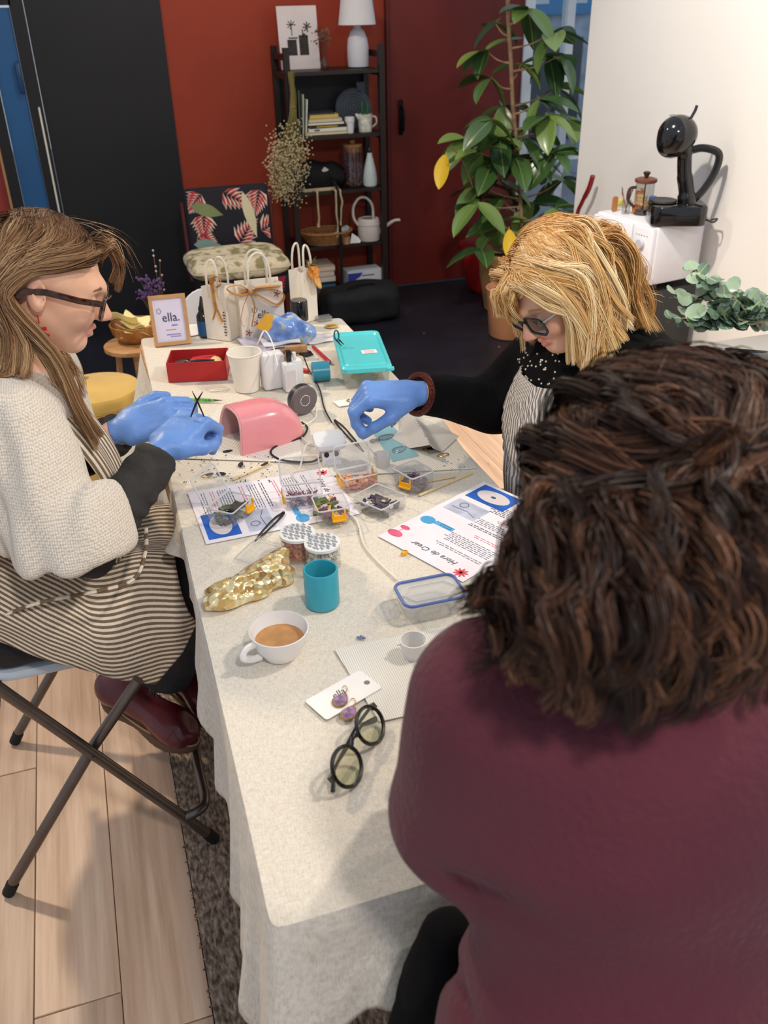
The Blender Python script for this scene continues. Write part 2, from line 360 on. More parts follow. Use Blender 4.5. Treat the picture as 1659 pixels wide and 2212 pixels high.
# red door with handle
d1 = struct('door_1', B().rbox((2.215, YW-0.002, 0.012), (0.83, 0.05, 2.2), 0.004, seg=1), M_red2, sharp=20)
hb = B().rbox((1.86, YW-0.036, 0.905), (0.026, 0.012, 0.19), 0.005)
hb.tube(crom([(1.86, YW-0.04, 1.06), (1.86, YW-0.085, 1.04), (1.86, YW-0.09, 0.98), (1.86, YW-0.085, 0.94), (1.86, YW-0.04, 0.93)], 4), 0.007)
struct('door_handle', hb, mat('dark_metal', (28, 24, 24), 0.35, 0.8), d1)
struct('trim_3', B().box((1.79, YW-0.008, 1.12), (0.022, 0.05, 2.24)), mat('door_jamb', (84, 18, 16), 0.5), sharp=0)
# glazed shop window at the right of the red door
M_wf = mat('window_white', (214, 220, 226), 0.45)
w1 = struct('window_1', B().box((2.66, YW, 1.3), (0.06, 0.08, 2.6)).box((2.93, YW, 1.3), (0.05, 0.07, 2.6)).box((3.45, YW, 1.3), (0.06, 0.08, 2.6)).box((3.05, YW, 0.04), (0.8, 0.08, 0.08)).box((3.05, YW, 0.72), (0.8, 0.05, 0.05)).box((3.05, YW, 2.4), (0.8, 0.08, 0.1)), M_wf, sharp=0)
M_glass = clear('window_glass', (235, 242, 248), 0.03, 0.02)
for x0, x1 in ((2.69, 2.905), (2.955, 3.42)):
    for z0, z1 in ((0.08, 0.695), (0.745, 2.35)):
        struct('window_pane', B().box(((x0+x1)/2, YW, (z0+z1)/2), (x1-x0, 0.006, z1-z0)), M_glass, w1, 0)
# street beyond the window
tag(ob('street', B().box((5, 9.5, -0.12), (12, 8, 0.1)), mat('paving', (150, 152, 156), 0.8, var=(4, .15)), sharp=0), 'grey paved street seen through the shop window', 'street')['kind'] = 'structure'
fa = thing('shop_front', 'dark shop front across the street with a blue sign above', 'building', (4.6, 9.0, -0.07))
ob('facade', B().box((0, 0.1, 1.6), (5, 0.2, 3.2)), mat('facade_stone', (176, 186, 198), 0.8, var=(5, .4)), fa, 0)
ob('sign', B().rbox((-0.1, -0.03, 1.50), (2.4, 0.05, 0.34), 0.01), mat('sign_blue', (70, 150, 205), 0.5), fa)
for k in range(3): ob('shop_window', B().rbox((-1.3+k*1.3, -0.02, 0.35), (1.0, 0.04, 0.95), 0.01), mat('shop_glass', (34, 42, 48), 0.15), fa)
for k in range(5): ob('sign_letter_bar', B().box((-0.9+k*0.42, -0.06, 1.62), (0.26, 0.006, 0.05)), mat('sign_white', (225, 235, 240), 0.5), fa)
# white wall on the right
XW = 2.33
M_white = mat('white_wall', (232, 229, 224), 0.75, var=(1.2, 0.03), bump=(14, 0.10))
struct('wall_right', B().box((XW+0.06, 1.55, 1.38), (0.12, 5.0, 2.8)), M_white, sharp=0)

# ------------------------------------------------------------------ rug
def g_rug(N, L, b):
    tc = N.new('ShaderNodeTexCoord'); mp = N.new('ShaderNodeMapping'); mp.inputs['Scale'].default_value = (150, 60, 60); L.new(tc.outputs['Object'], mp.inputs[0])
    nz = N.new('ShaderNodeTexNoise'); nz.inputs['Scale'].default_value = 1.0; nz.inputs['Detail'].default_value = 6; L.new(mp.outputs[0], nz.inputs[0])
    r = ramp(N, [(0.34, (86, 70, 58)), (0.52, (146, 126, 108)), (0.7, (194, 176, 156))]); L.new(nz.outputs[0], r.inputs[0])
    n2 = N.new('ShaderNodeTexNoise'); n2.inputs['Scale'].default_value = 3.5; n2.inputs['Detail'].default_value = 3; L.new(tc.outputs['Object'], n2.inputs[0])
    mx = N.new('ShaderNodeMix'); mx.data_type = 'RGBA'; mx.blend_type = 'OVERLAY'; mx.inputs[0].default_value = 0.35; L.new(r.outputs[0], mx.inputs[6]); L.new(n2.outputs[0], mx.inputs[7])
    L.new(mx.outputs[2], b.inputs['Base Color']); bump_from(N, L, b, nz.outputs[0], 0.9, 0.006)
rb = B(); rb.rbox((0, 0, 0), (0.66, 2.3, 0.0045), 0.002, seg=1)
for k in range(150):   # frayed left edge
    y = random.uniform(-1.14, 1.14); rb.box((-0.330-random.random()*0.003, y, 0.002), (0.009, 0.0016, 0.002), random.uniform(-.9, .9))
tag(ob('rug', rb, nmat('rug_weave', g_rug, 0.95), loc=(0.302, 1.20, 0.0005), sharp=20), 'coarse brown woven rug with frayed edge under the table', 'rug')

# ------------------------------------------------------------------ table and its cloth
TZ = 0.748
M_tw = nmat('table_wood', wood_graph((150, 106, 62), (186, 140, 92), (206, 164, 116), (3, 30, 30)), 0.5)
tb = thing('table', 'long wooden work table hidden under the linen cloth', 'table', (0.39, 1.61, 0))
ob('tabletop', B().rbox((0, 0, TZ-0.034), (0.60, 1.97, 0.028), 0.01, 0.002), M_tw, tb)
for sx in (-1, 1):
    for sy in (-1, 1): ob('leg', B().rbox((sx*0.26, sy*0.93, 0.008), (0.045, 0.045, TZ-0.042), 0.004, seg=1), M_tw, tb)
for sy in (-1, 1): ob('apron_rail', B().box((0, sy*0.94, TZ-0.09), (0.5, 0.02, 0.10)), M_tw, tb, 0)
for sx in (-1, 1): ob('apron_rail', B().box((sx*0.265, 0, TZ-0.075), (0.02, 1.84, 0.07)), M_tw, tb, 0)
def g_linen(c1, c2):
    def g(N, L, b):
        tc = N.new('ShaderNodeTexCoord')
        out = []
        for s in ((620, 90, 100), (90, 620, 100)):
            mp = N.new('ShaderNodeMapping'); mp.inputs['Scale'].default_value = s; L.new(tc.outputs['Object'], mp.inputs[0])
            nz = N.new('ShaderNodeTexNoise'); nz.inputs['Scale'].default_value = 1; nz.inputs['Detail'].default_value = 4; L.new(mp.outputs[0], nz.inputs[0]); out.append(nz)
        ad = N.new('ShaderNodeMath'); ad.operation = 'ADD'; L.new(out[0].outputs[0], ad.inputs[0]); L.new(out[1].outputs[0], ad.inputs[1])
        hf = N.new('ShaderNodeMath'); hf.operation = 'MULTIPLY'; hf.inputs[1].default_value = 0.5; L.new(ad.outputs[0], hf.inputs[0])
        r = ramp(N, [(0.36, c1), (0.58, c2)]); L.new(hf.outputs[0], r.inputs[0]); L.new(r.outputs[0], b.inputs['Base Color'])
        n3 = N.new('ShaderNodeTexNoise'); n3.inputs['Scale'].default_value = 7; n3.inputs['Detail'].default_value = 3; L.new(tc.outputs['Object'], n3.inputs[0])
        a2 = N.new('ShaderNodeMath'); a2.operation = 'MULTIPLY_ADD'; a2.inputs[1].default_value = 0.08; L.new(hf.outputs[0], a2.inputs[0]); L.new(n3.outputs[0], a2.inputs[2])
        vo = N.new('ShaderNodeTexVoronoi'); vo.feature = 'DISTANCE_TO_EDGE'; vo.inputs['Scale'].default_value = 3.2; L.new(tc.outputs['Object'], vo.inputs[0])
        mr = N.new('ShaderNodeMapRange'); mr.inputs['From Max'].default_value = 0.06; mr.inputs['To Min'].default_value = 0.22; mr.inputs['To Max'].default_value = 0.0; L.new(vo.outputs['Distance'], mr.inputs[0])
        a3 = N.new('ShaderNodeMath'); a3.operation = 'ADD'; L.new(a2.outputs[0], a3.inputs[0]); L.new(mr.outputs[0], a3.inputs[1])
        bump_from(N, L, b, a3.outputs[0], 0.35, 0.02)
    return g
M_linen = nmat('linen', g_linen((200, 190, 172), (226, 218, 204)), 0.85)
CA, CB, CC, CD = v3(.058, .606, 0), v3(.098, 2.63, 0), v3(.706, 2.60, 0), v3(.702, .606, 0)
ctl = [(.702, .606, .01, -.02, .60), (.45, .606, 0, -.012, .595), (.18, .606, -.01, -.02, .60), (.11, .606, -.02, -.03, .56), (.058, .606, -.05, -.04, .36), (.061, .72, -.02, 0, .42), (.067, 1.1, -.006, 0, .50), (.069, 1.3, -.003, 0, .69),
       (.075, 1.6, -.002, 0, .695), (.083, 1.92, -.003, 0, .69), (.087, 2.08, -.004, 0, .41), (.091, 2.25, -.012, 0, .40), (.095, 2.48, -.08, -.04, .33), (.098, 2.63, -.165, -.03, .25), (.2, 2.62, 0, .02, .40), (.45, 2.61, 0, .02, .42), (.706, 2.60, .05, .05, .36), (.706, 2.2, .01, 0, .45), (.704, 1.5, .01, 0, .45), (.703, .9, .01, 0, .45), (.702, .606, .01, -.02, .60)]
cP = np.array(ctl); cS = np.concatenate([[0], np.cumsum(np.linalg.norm(np.diff(cP[:, :2], axis=0), axis=1))])
def cloth():
    n = 520; m = 22; S = np.linspace(0, cS[-1], n, endpoint=False); E = np.stack([np.interp(S, cS, cP[:, i]) for i in range(5)], 1)
    # round the corner of the edge loop a little
    for _ in range(2): E[:, :2] = (np.roll(E[:, :2], 1, 0)+2*E[:, :2]+np.roll(E[:, :2], -1, 0))/4
    for _ in range(6): E[:, 2:] = (np.roll(E[:, 2:], 1, 0)+2*E[:, 2:]+np.roll(E[:, 2:], -1, 0))/4
    t = np.roll(E[:, :2], -1, 0)-np.roll(E[:, :2], 1, 0); nrm = np.stack([-t[:, 1], t[:, 0]], 1); nrm /= np.linalg.norm(nrm, axis=1)[:, None]
    cen = np.array([.39, 1.6]); sg = np.sign(((E[:, :2]-cen)*nrm).sum(1)); nrm *= sg[:, None]
    fold = 0.011*np.sin(S*17)+0.008*np.sin(S*41+1)+0.006*np.sin(S*73+2)
    b = B(); rings = []
    for k in range(m+1):
        w = k/m; f = w**1.3
        out = 0.004*min(1, k/2.0)+fold*f*1.3
        z = TZ+0.0005-(TZ-E[:, 4])*w - (0.003 if k else 0)
        p = E[:, :2]+E[:, 2:4]*f+nrm*np.maximum(out, 0.002 if k else 0)[:, None] if k else E[:, :2]
        rings.append([(p[i, 0], p[i, 1], z[i] if k else TZ) for i in range(n)])
    # top: concentric rings shrinking to the middle line keep one continuous cloth
    top = []
    for q in (0.9925, 0.97, 0.9, 0.75, 0.5, 0.25, 0.02):
        top.append([(cen[0]+(E[i, 0]-cen[0])*q, cen[1]+(E[i, 1]-cen[1])*(1-(1-q)*(0.32 if q > .3 else .5)), TZ+0.0003*math.sin(E[i, 1]*9+q*7)) for i in range(n)])
    b.rings(list(reversed(rings))+top, False, True); return b
clo = ob('tablecloth', cloth(), M_linen, loc=(0.39, 1.61, TZ), world=True, sharp=60)
tag(clo, 'beige linen tablecloth draped over the long work table', 'tablecloth')
sm = clo.modifiers.new('thick', 'SOLIDIFY'); sm.thickness = 0.0012; sm.offset = 1
TT = TZ+0.002      # height of the cloth's surface
def T(px, py, dz=0.0): p = atz(px, py, TT+dz); return (p[0], p[1], TT+dz)

# ================================================================== PEOPLE
def g_skin(N, L, b):
    tc = N.new('ShaderNodeTexCoord'); nz = N.new('ShaderNodeTexNoise'); nz.inputs['Scale'].default_value = 22; nz.inputs['Detail'].default_value = 6; L.new(tc.outputs['Object'], nz.inputs[0])
    at = N.new('ShaderNodeAttribute'); at.attribute_name = 'blush'
    r = ramp(N, [(0.3, (228, 172, 140)), (0.7, (240, 192, 160))]); L.new(nz.outputs[0], r.inputs[0])
    mx = N.new('ShaderNodeMix'); mx.data_type = 'RGBA'; L.new(at.outputs['Fac'], mx.inputs[0]); L.new(r.outputs[0], mx.inputs[6]); mx.inputs[7].default_value = lin((196, 98, 92)); L.new(mx.outputs[2], b.inputs['Base Color'])
    b.inputs['Subsurface Weight'].default_value = 0.12; b.inputs['Subsurface Radius'].default_value = (0.008, 0.003, 0.0015); b.inputs['Subsurface Scale'].default_value = 0.6
    bump_from(N, L, b, nz.outputs[0], 0.06, 0.004)
M_skin = nmat('skin', g_skin, 0.48)
M_glove = mat('nitrile_glove', (104, 146, 214), 0.42, var=(14, 0.06), bump=(55, 0.22), sheen=0.1)

def head_sdf():
    """local frame: face looks +X, up +Z; about 0.23 m tall"""
    f = union([eli((-.014, 0, .032), (.097, .077, .087)), eli((.028, 0, -.022), (.066, .061, .088)), cap((-.01, .043, -.05), (.062, .018, -.094), .019, .016), cap((-.01, -.043, -.05), (.062, -.018, -.094), .019, .016),
               eli((.068, 0, -.094), (.02, .022, .017)), eli((.064, .036, -.028), (.026, .024, .024)), eli((.064, -.036, -.028), (.026, .024, .024)), cap((.076, .03, .019), (.086, 0, .016), .009, .011), cap((.076, -.03, .019), (.086, 0, .016), .009, .011)], .025)
    f = minus(f, eli((.098, .031, -.002), (.02, .017, .013)), .014); f = minus(f, eli((.098, -.031, -.002), (.02, .017, .013)), .014)
    nose = union([cap((.089, 0, .010), (.112, 0, -.027), .0075, .0105), eli((.105, .011, -.034), (.010, .0075, .007)), eli((.105, -.011, -.034), (.010, .0075, .007)), eli((.114, 0, -.031), (.010, .0095, .0085))], .008)
    lips = union([cap((.087, .018, -.062), (.095, 0, -.0585), .004, .0062), cap((.087, -.018, -.062), (.095, 0, -.0585), .004, .0062), cap((.085, .015, -.069), (.092, 0, -.0715), .0045, .0068), cap((.085, -.015, -.069), (.092, 0, -.0715), .0045, .0068)], .004)
    f = union([f, nose], .010); f = union([f, lips], .006)
    f = minus(f, cap((.100, .016, -.0652), (.100, -.016, -.0652), .0028), .004)
    eyes = [eli((.0775, s*.031, -.002), (.0125, .0135, .0115)) for s in (1, -1)]
    f = union([f]+eyes, .003)
    ears = []
    for s in (1, -1):
        Rm = np.array(Matrix.Rotation(s*0.35, 3, 'Z') @ Matrix.Rotation(-0.2, 3, 'Y'))
        e = eli((-.012, s*.080, -.004), (.018, .0075, .031), Rm); e = minus(e, eli((-.006, s*.087, .000), (.0095, .006, .018), Rm), .004)
        ears.append(union([e, eli((-.004, s*.076, -.028), (.008, .006, .010))], .006))
    return union([f]+ears, .006)
HEAD = head_sdf()
def hand_sdf(side=1, curls=((.3, .5, .4),)*4, thumb=None, spread=0.0):
    parts = [rb3((.048, 0, 0), (.05, .039, .0135), .012), eli((.03, side*.022, -.008), (.03, .018, .014)), cap((-.032, 0, 0), (.01, 0, 0), .024, .024)]
    palm = union(parts, .02); fs = []
    L3 = ((.042, .026, .021), (.046, .029, .022), (.042, .027, .021), (.034, .021, .018)); ys = (.030, .0105, -.0105, -.030)
    for i in range(4):
        p = v3(.092, side*ys[i], .001); a = 0; sp = side*ys[i]*spread/.03; ch = []
        for j in range(3):
            a += curls[i][j]; d = v3(math.cos(a)*math.cos(sp), math.cos(a)*math.sin(sp), -math.sin(a)); q = p+d*L3[i][j]
            ch.append(cap(p, q, .0098-.0008*j-(.001 if i == 3 else 0), .0092-.0008*j-(.001 if i == 3 else 0))); p = q
        fs.append(union(ch, .003))
    th = thumb or ((.015, .030, -.006), (.045, .056, -.016), (.072, .066, -.022), (.092, .062, -.026))
    th = [v3(t[0], side*t[1], t[2]) for t in th]
    tf = union([cap(th[0], th[1], .0145, .0115), cap(th[1], th[2], .0112, .0102), cap(th[2], th[3], .0100, .0085)], .004)
    f = lambda P: np.minimum.reduce([g(P) for g in fs]); return union([palm, f, tf], .010)
def skin_attrs(V, Mh):
    """reddish blush on nose, cheeks and lips in the head frame"""
    Mi = np.linalg.inv(Mh); Q = np.asarray(V) @ Mi[:3, :3].T + Mi[:3, 3]; g = lambda c, r: np.exp(-(((Q-np.array(c))/np.array(r))**2).sum(1))
    return np.clip(.55*g((.112, 0, -.03), (.016, .014, .014))+.28*g((.07, .04, -.03), (.03, .025, .022))+.28*g((.07, -.04, -.03), (.03, .025, .022))+.85*g((.092, 0, -.058), (.010, .022, .0045))+.85*g((.09, 0, -.0715), (.010, .019, .0055))+.22*g((-.012, .083, 0), (.02, .01, .03))+.22*g((-.012, -.083, 0), (.02, .01, .03)), 0, 1)

# ---- hair made of strands
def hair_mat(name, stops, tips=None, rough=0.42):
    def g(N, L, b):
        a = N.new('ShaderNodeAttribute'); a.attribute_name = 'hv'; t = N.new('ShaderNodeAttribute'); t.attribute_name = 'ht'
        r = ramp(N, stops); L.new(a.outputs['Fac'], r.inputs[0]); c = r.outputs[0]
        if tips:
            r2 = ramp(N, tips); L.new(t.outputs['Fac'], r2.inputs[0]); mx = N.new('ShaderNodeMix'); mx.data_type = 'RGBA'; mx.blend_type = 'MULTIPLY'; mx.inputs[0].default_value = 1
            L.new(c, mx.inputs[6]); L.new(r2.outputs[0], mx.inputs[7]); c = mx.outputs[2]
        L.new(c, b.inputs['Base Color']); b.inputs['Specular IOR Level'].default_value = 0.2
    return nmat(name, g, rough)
def vcrom(P, K):
    P = [np.asarray(p, float) for p in P]; P = [2*P[0]-P[1]]+P+[2*P[-1]-P[-2]]; n = len(P)-3; out = []
    for s in np.linspace(0, n-1e-6, K):
        i = int(s); t = s-i; a, b, c, d = P[i:i+4]; out.append(.5*(2*b+(c-a)*t+(2*a-5*b+4*c-d)*t*t+(3*b-a-3*c+d)*t**3))
    return np.stack(out, 1)
def push(S, sdf, off):
    sh = S.shape; Q = S.reshape(-1, 3); e = .002
    for _ in range(2):
        d = sdf(Q); m = d < off
        if not m.any(): break
        q = Q[m]; g = np.stack([sdf(q+np.eye(3)[i]*e)-sdf(q-np.eye(3)[i]*e) for i in range(3)], 1); g /= np.maximum(np.linalg.norm(g, axis=1), 1e-9)[:, None]
        Q[m] = q+g*(off[m]-d[m] if hasattr(off, 'shape') else (off-d[m]))[:, None]
    return Q.reshape(sh)
def group(way, n, per, clump=.012, tip=.4, K=22, wave=0, freq=0, shell=None, lift=(.004, .018), jit=.0, M=None):
    """way: list of (centre, spread xyz) the locks pass through; n locks of `per` strands each"""
    g0 = RNG.normal(0, 1, (n, 3)); R = np.eye(3) if M is None else M[:3, :3]/np.linalg.norm(M[:3, 0])
    C = [c(n, g0) if callable(c) else (np.array(s)*.6*(.9*g0+.4*RNG.normal(0, 1, (n, 3)))) @ R.T+np.array(c) for c, s in way]
    G = vcrom(C, K); S = np.repeat(G, per, 0); N = len(S); t = np.linspace(0, 1, K)[None, :, None]
    off = RNG.normal(0, 1, (N, 1, 3))*clump*(1-(1-tip)*t); S = S+off
    if wave:
        ph = np.repeat(RNG.uniform(0, 6.28, (n, 1)), per, 0)+RNG.normal(0, .35, (N, 1)); fr = np.repeat(RNG.uniform(.75, 1.25, (n, 1)), per, 0)*freq
        tt = np.linspace(0, 1, K)[None, :]; D = S[:, -1]-S[:, 0]; D /= np.linalg.norm(D, axis=1)[:, None]+1e-9; u = np.cross(D, np.array([.3, .2, .9])); u /= np.linalg.norm(u, axis=1)[:, None]+1e-9; w = np.cross(D, u)
        amp = wave*np.clip(tt*2.2-.15, 0, 1)*np.repeat(RNG.uniform(.6, 1.4, (n, 1)), per, 0)
        S = S+(amp*np.sin(tt*fr+ph))[:, :, None]*u[:, None]+(amp*np.cos(tt*fr+ph))[:, :, None]*w[:, None]
    if jit: S = S+np.cumsum(RNG.normal(0, jit, S.shape), 1)
    if shell is not None: S = push(S, shell, np.repeat(RNG.uniform(lift[0], lift[1], (N, 1)), K, 1).reshape(-1))
    hv = np.clip(np.repeat(RNG.uniform(.15, .85, n), per)+RNG.normal(0, .13, N), 0, 1); return S, hv
def ribbons(groups, w=.0007, cen=None, taper=.35):
    V, F, hv, ht, o = [], [], [], [], 0
    for S, h in groups:
        N, K, _ = S.shape; Tn = np.gradient(S, axis=1); Tn /= np.linalg.norm(Tn, axis=2)[:, :, None]+1e-9
        out = S-np.asarray(cen) if cen is not None else np.broadcast_to(np.array([0, 0, 1.]), S.shape); out = out/np.linalg.norm(out, axis=2)[:, :, None]+RNG.normal(0, .5, (N, 1, 3))
        sd = np.cross(Tn, out); sd /= np.linalg.norm(sd, axis=2)[:, :, None]+1e-9
        t = np.linspace(0, 1, K); ww = (w*(1-(1-taper)*t**3))[None, :, None]*RNG.uniform(.7, 1.3, (N, 1, 1))
        P = np.stack([S-sd*ww, S+sd*ww], 2).reshape(-1, 3); V.append(P)
        b = (np.arange(N)[:, None]*K+np.arange(K-1)[None])*2; b = b.reshape(-1)+o; F.append(np.stack([b, b+1, b+3, b+2], 1)); o += len(P)
        hv.append(np.repeat(h, K*2)); ht.append(np.tile(np.repeat(t, 2), N))
    return (np.concatenate(V), np.concatenate(F)), dict(hv=np.concatenate(hv), ht=np.concatenate(ht))
def local(M): return lambda x, y, z: tuple((M @ np.array([x, y, z, 1.]))[:3])
def scalp_roots(M, xr, yr, side=None):
    """points on the upper scalp over a patch given in head-local x, y"""
    def f(n, g):
        q = np.tanh(g*.8); x = (xr[0]+xr[1])/2+(xr[1]-xr[0])/2*q[:, 0]; y = (yr[0]+yr[1])/2+(yr[1]-yr[0])/2*q[:, 1]; r = 1-((x+.014)/.097)**2-(y/.077)**2; z = .032+.087*np.sqrt(np.maximum(r, .02))
        return np.stack([x, y, z], 1) @ M[:3, :3].T + M[:3, 3]
    return (f, None)
def glasses(p, M, rim, temple_m, lens_w=.050, lens_h=.040, th=.0022, deep=.0022, tl=.13, round_=.012, lens=None):
    """spectacles worn on a head frame M: rims, bridge, temples, lenses as parts of the pair"""
    L = lambda b: b.xf(Matrix(M.tolist()))
    root = ob('eyeglasses', L(B().tube([(.104+.004, -.012, .004), (.113, 0, .008), (.108, .012, .004)], th, 6)), rim, p, world=True)
    for s in (1, -1):
        c = v3(.106, s*(.010+lens_w/2), -.004)
        loop = [(c[0]-.006*((y/lens_w*2)**2 if s*y > 0 else 0), c[1]+y, c[2]+z) for y, z in rrect(lens_w, lens_h, round_, 5)]
        ob('rim', L(B().tube(loop, th, 6, closed=True)), rim, root, world=False).matrix_parent_inverse = Matrix()
        ob('lens', L(B().add(loop, [tuple(range(len(loop)))])), lens or clear('lens', (250, 250, 250), .04, .03), root, 0)
        ob('temple', L(B().tube([(c[0]-.006, c[1]+s*lens_w/2, c[2]+.010), (.06, s*.079, .006), (.0, s*.083, .006), (-.03, s*.083, -.002), (-.045, s*.081, -.02)], deep, 6, flat=1.9)), temple_m, root)
    return root
def fixglasses(root, p):
    """glasses parts were built in room coordinates: shift them under the person's base"""
    for c in root.children:
        c.data.transform(Matrix.Translation(-p.location))
# knitted wool
def g_knit(c1, c2, sx, sz, k=.8):
    def g(N, L, b):
        tc = N.new('ShaderNodeTexCoord'); mp = N.new('ShaderNodeMapping'); mp.inputs['Scale'].default_value = (sx, sx, sz); L.new(tc.outputs['Object'], mp.inputs[0])
        vo = N.new('ShaderNodeTexVoronoi'); vo.inputs['Scale'].default_value = 1; vo.inputs['Randomness'].default_value = .35; L.new(mp.outputs[0], vo.inputs[0])
        r = ramp(N, [(.15, c2), (.75, c1)]); L.new(vo.outputs['Distance'], r.inputs[0]); L.new(r.outputs[0], b.inputs['Base Color'])
        iv = N.new('ShaderNodeMath'); iv.operation = 'SUBTRACT'; iv.inputs[0].default_value = 1; L.new(vo.outputs['Distance'], iv.inputs[1]); bump_from(N, L, b, iv.outputs[0], k, .004)
        b.inputs['Sheen Weight'].default_value = .35
    return nmat
def g_stripe(c1, c2, period=.0115, duty=.5):
    def g(N, L, b):
        a = N.new('ShaderNodeAttribute'); a.attribute_name = 'stripe'; d = N.new('ShaderNodeMath'); d.operation = 'DIVIDE'; d.inputs[1].default_value = period; L.new(a.outputs['Fac'], d.inputs[0])
        f = N.new('ShaderNodeMath'); f.operation = 'FRACT'; L.new(d.outputs[0], f.inputs[0]); r = ramp(N, [(duty-.06, c1), (duty+.04, c2), (.95, c2), (1, c1)]); L.new(f.outputs[0], r.inputs[0])
        tc = N.new('ShaderNodeTexCoord'); nz = N.new('ShaderNodeTexNoise'); nz.inputs['Scale'].default_value = 180; L.new(tc.outputs['Object'], nz.inputs[0])
        hs = N.new('ShaderNodeMix'); hs.data_type = 'RGBA'; hs.blend_type = 'OVERLAY'; hs.inputs[0].default_value = .35; L.new(r.outputs[0], hs.inputs[6]); L.new(nz.outputs[0], hs.inputs[7]); L.new(hs.outputs[2], b.inputs['Base Color'])
        n2 = N.new('ShaderNodeTexNoise'); n2.inputs['Scale'].default_value = 24; n2.inputs['Detail'].default_value = 3; L.new(tc.outputs['Object'], n2.inputs[0]); bump_from(N, L, b, n2.outputs[0], .35, .012)
    return g
M_stripe = nmat('striped_cotton', g_stripe((122, 100, 76), (232, 220, 200)), .85)
M_stripe2 = nmat('grey_striped_cotton', g_stripe((128, 118, 110), (226, 220, 212), .0105, .5), .85)
M_denim = mat('dark_denim', (38, 39, 44), .8, var=(60, .22), bump=(160, .35))
M_black = mat('black_jersey', (13, 12, 14), .95, var=(30, .2), bump=(90, .25), spec=.15)
def knit(name, c1, c2, sx, sz, k=.8):
    def g(N, L, b):
        tc = N.new('ShaderNodeTexCoord'); mp = N.new('ShaderNodeMapping'); mp.inputs['Scale'].default_value = (sx, sx, sz); L.new(tc.outputs['Object'], mp.inputs[0])
        vo = N.new('ShaderNodeTexVoronoi'); vo.inputs['Scale'].default_value = 1; vo.inputs['Randomness'].default_value = .3; L.new(mp.outputs[0], vo.inputs[0])
        r = ramp(N, [(.25, c1), (.85, c2)]); L.new(vo.outputs['Distance'], r.inputs[0]); L.new(r.outputs[0], b.inputs['Base Color'])
        iv = N.new('ShaderNodeMath'); iv.operation = 'SUBTRACT'; iv.inputs[0].default_value = 1; L.new(vo.outputs['Distance'], iv.inputs[1]); bump_from(N, L, b, iv.outputs[0], k, .004)
        b.inputs['Sheen Weight'].default_value = .3
    return nmat(name, g, .9)
M_cream = knit('cream_knit', (238, 228, 212), (192, 176, 156), 250, 205, .5)
M_maroon = mat('maroon_knit', (88, 34, 46), .88, var=(7, .12), bump=(140, .3), sheen=.12)
def fabric_noise(f, amp, fr, seed=0):
    """soft folds added to a garment's surface"""
    a, b_, c = [np.random.default_rng(seed+i).uniform(-1, 1, 3)*fr for i in range(3)]
    return lambda P: f(P)+amp*(np.sin(P @ a+1.3)+np.sin(P @ b_+.4)+np.sin(P @ c+2.2))/3
def interp_rows(rows, u):
    us = [r[0] for r in rows]; return np.array([np.interp(u, us, [r[1][k] for r in rows]) for k in range(len(rows[0][1]))])

# ------------------------------------------------------------------ woman in the cream sweater
pl = thing('person', 'person in cream knit sweater, tortoiseshell glasses and blue gloves on folding chair', 'person', (-.2, 1.66, 0))
Mh = frame((-.082, 1.652, 1.188), (.925, -.05, -.375), s=.95); hl = local(Mh)
hip, kneeN, kneeF = v3(-.27, 1.66, .55), v3(.115, 1.575, .545), v3(.125, 1.76, .55)
shN, elN, wrN = v3(-.155, 1.49, .985), v3(-.095, 1.425, .77), v3(.070, 1.560, .885)
shF, elF, wrF = v3(-.14, 1.81, .97), v3(-.14, 1.83, .75), v3(.005, 1.700, .872)
anN, anF = v3(-.02, 1.70, .23), v3(.06, 1.76, .22)
MHn = frame(wrN, (.70, .62, .22), up=(-.35, -.45, .82)); handN = hand_sdf(-1, ((.9, 1.1, .6), (1.0, 1.2, .7), (1.05, 1.2, .7), (1.1, 1.2, .7)), ((.015, .030, -.006), (.045, .052, -.018), (.074, .050, -.034), (.090, .040, -.042)))
MHf = frame(wrF, (.93, -.10, .22), up=(-.25, -.55, .80)); handF = hand_sdf(1, ((.5, .8, .5), (.6, .9, .6), (.7, .9, .6), (.8, 1.0, .6)))
handN, handF = under(handN, MHn), under(handF, MHf)
neckL = union([cap(hl(-.035, 0, -.05), (-.155, 1.65, 1.02), .052, .058), eli((-.17, 1.65, .99), (.09, .15, .06))], .03)
torso = union([eli((-.19, 1.65, .86), (.10, .15, .19)), eli((-.26, 1.66, .60), (.12, .15, .16)), cap(shN, elN, .045, .036), cap(shF, elF, .045, .036), cap(elN, wrN, .036, .026), cap(elF, wrF, .036, .026), cap(hip+[0, -.08, 0], kneeN, .07, .052), cap(hip+[0, .08, 0], kneeF, .07, .052), cap(kneeN, anN, .05, .035), cap(kneeF, anF, .05, .035)], .03)
hV = nets(union([under(HEAD, Mh), neckL], .02), (-.30, 1.48, .93), (.07, 1.82, 1.34), .0034)
body = joinm(hV, nets(torso, (-.42, 1.34, .15), (.22, 1.93, 1.06), .011), nets(handN, wrN-.14, wrN+.16, .0036), nets(handF, wrF-.14, wrF+.16, .0036))
ob('body', body, M_skin, pl, 180, world=True, attrs=dict(blush=skin_attrs(body[0], Mh)))
for f, M_, w in ((handN, MHn, wrN), (handF, MHf, wrF)):
    gl = inter(grow(f, .0016), half(w-M_[:3, 0]*.028, -M_[:3, 0]), .002); gl = fabric_noise(gl, .0008, 160, 3)
    ob('glove', nets(gl, w-.14, w+.16, .0033), M_glove, pl, 180, world=True)
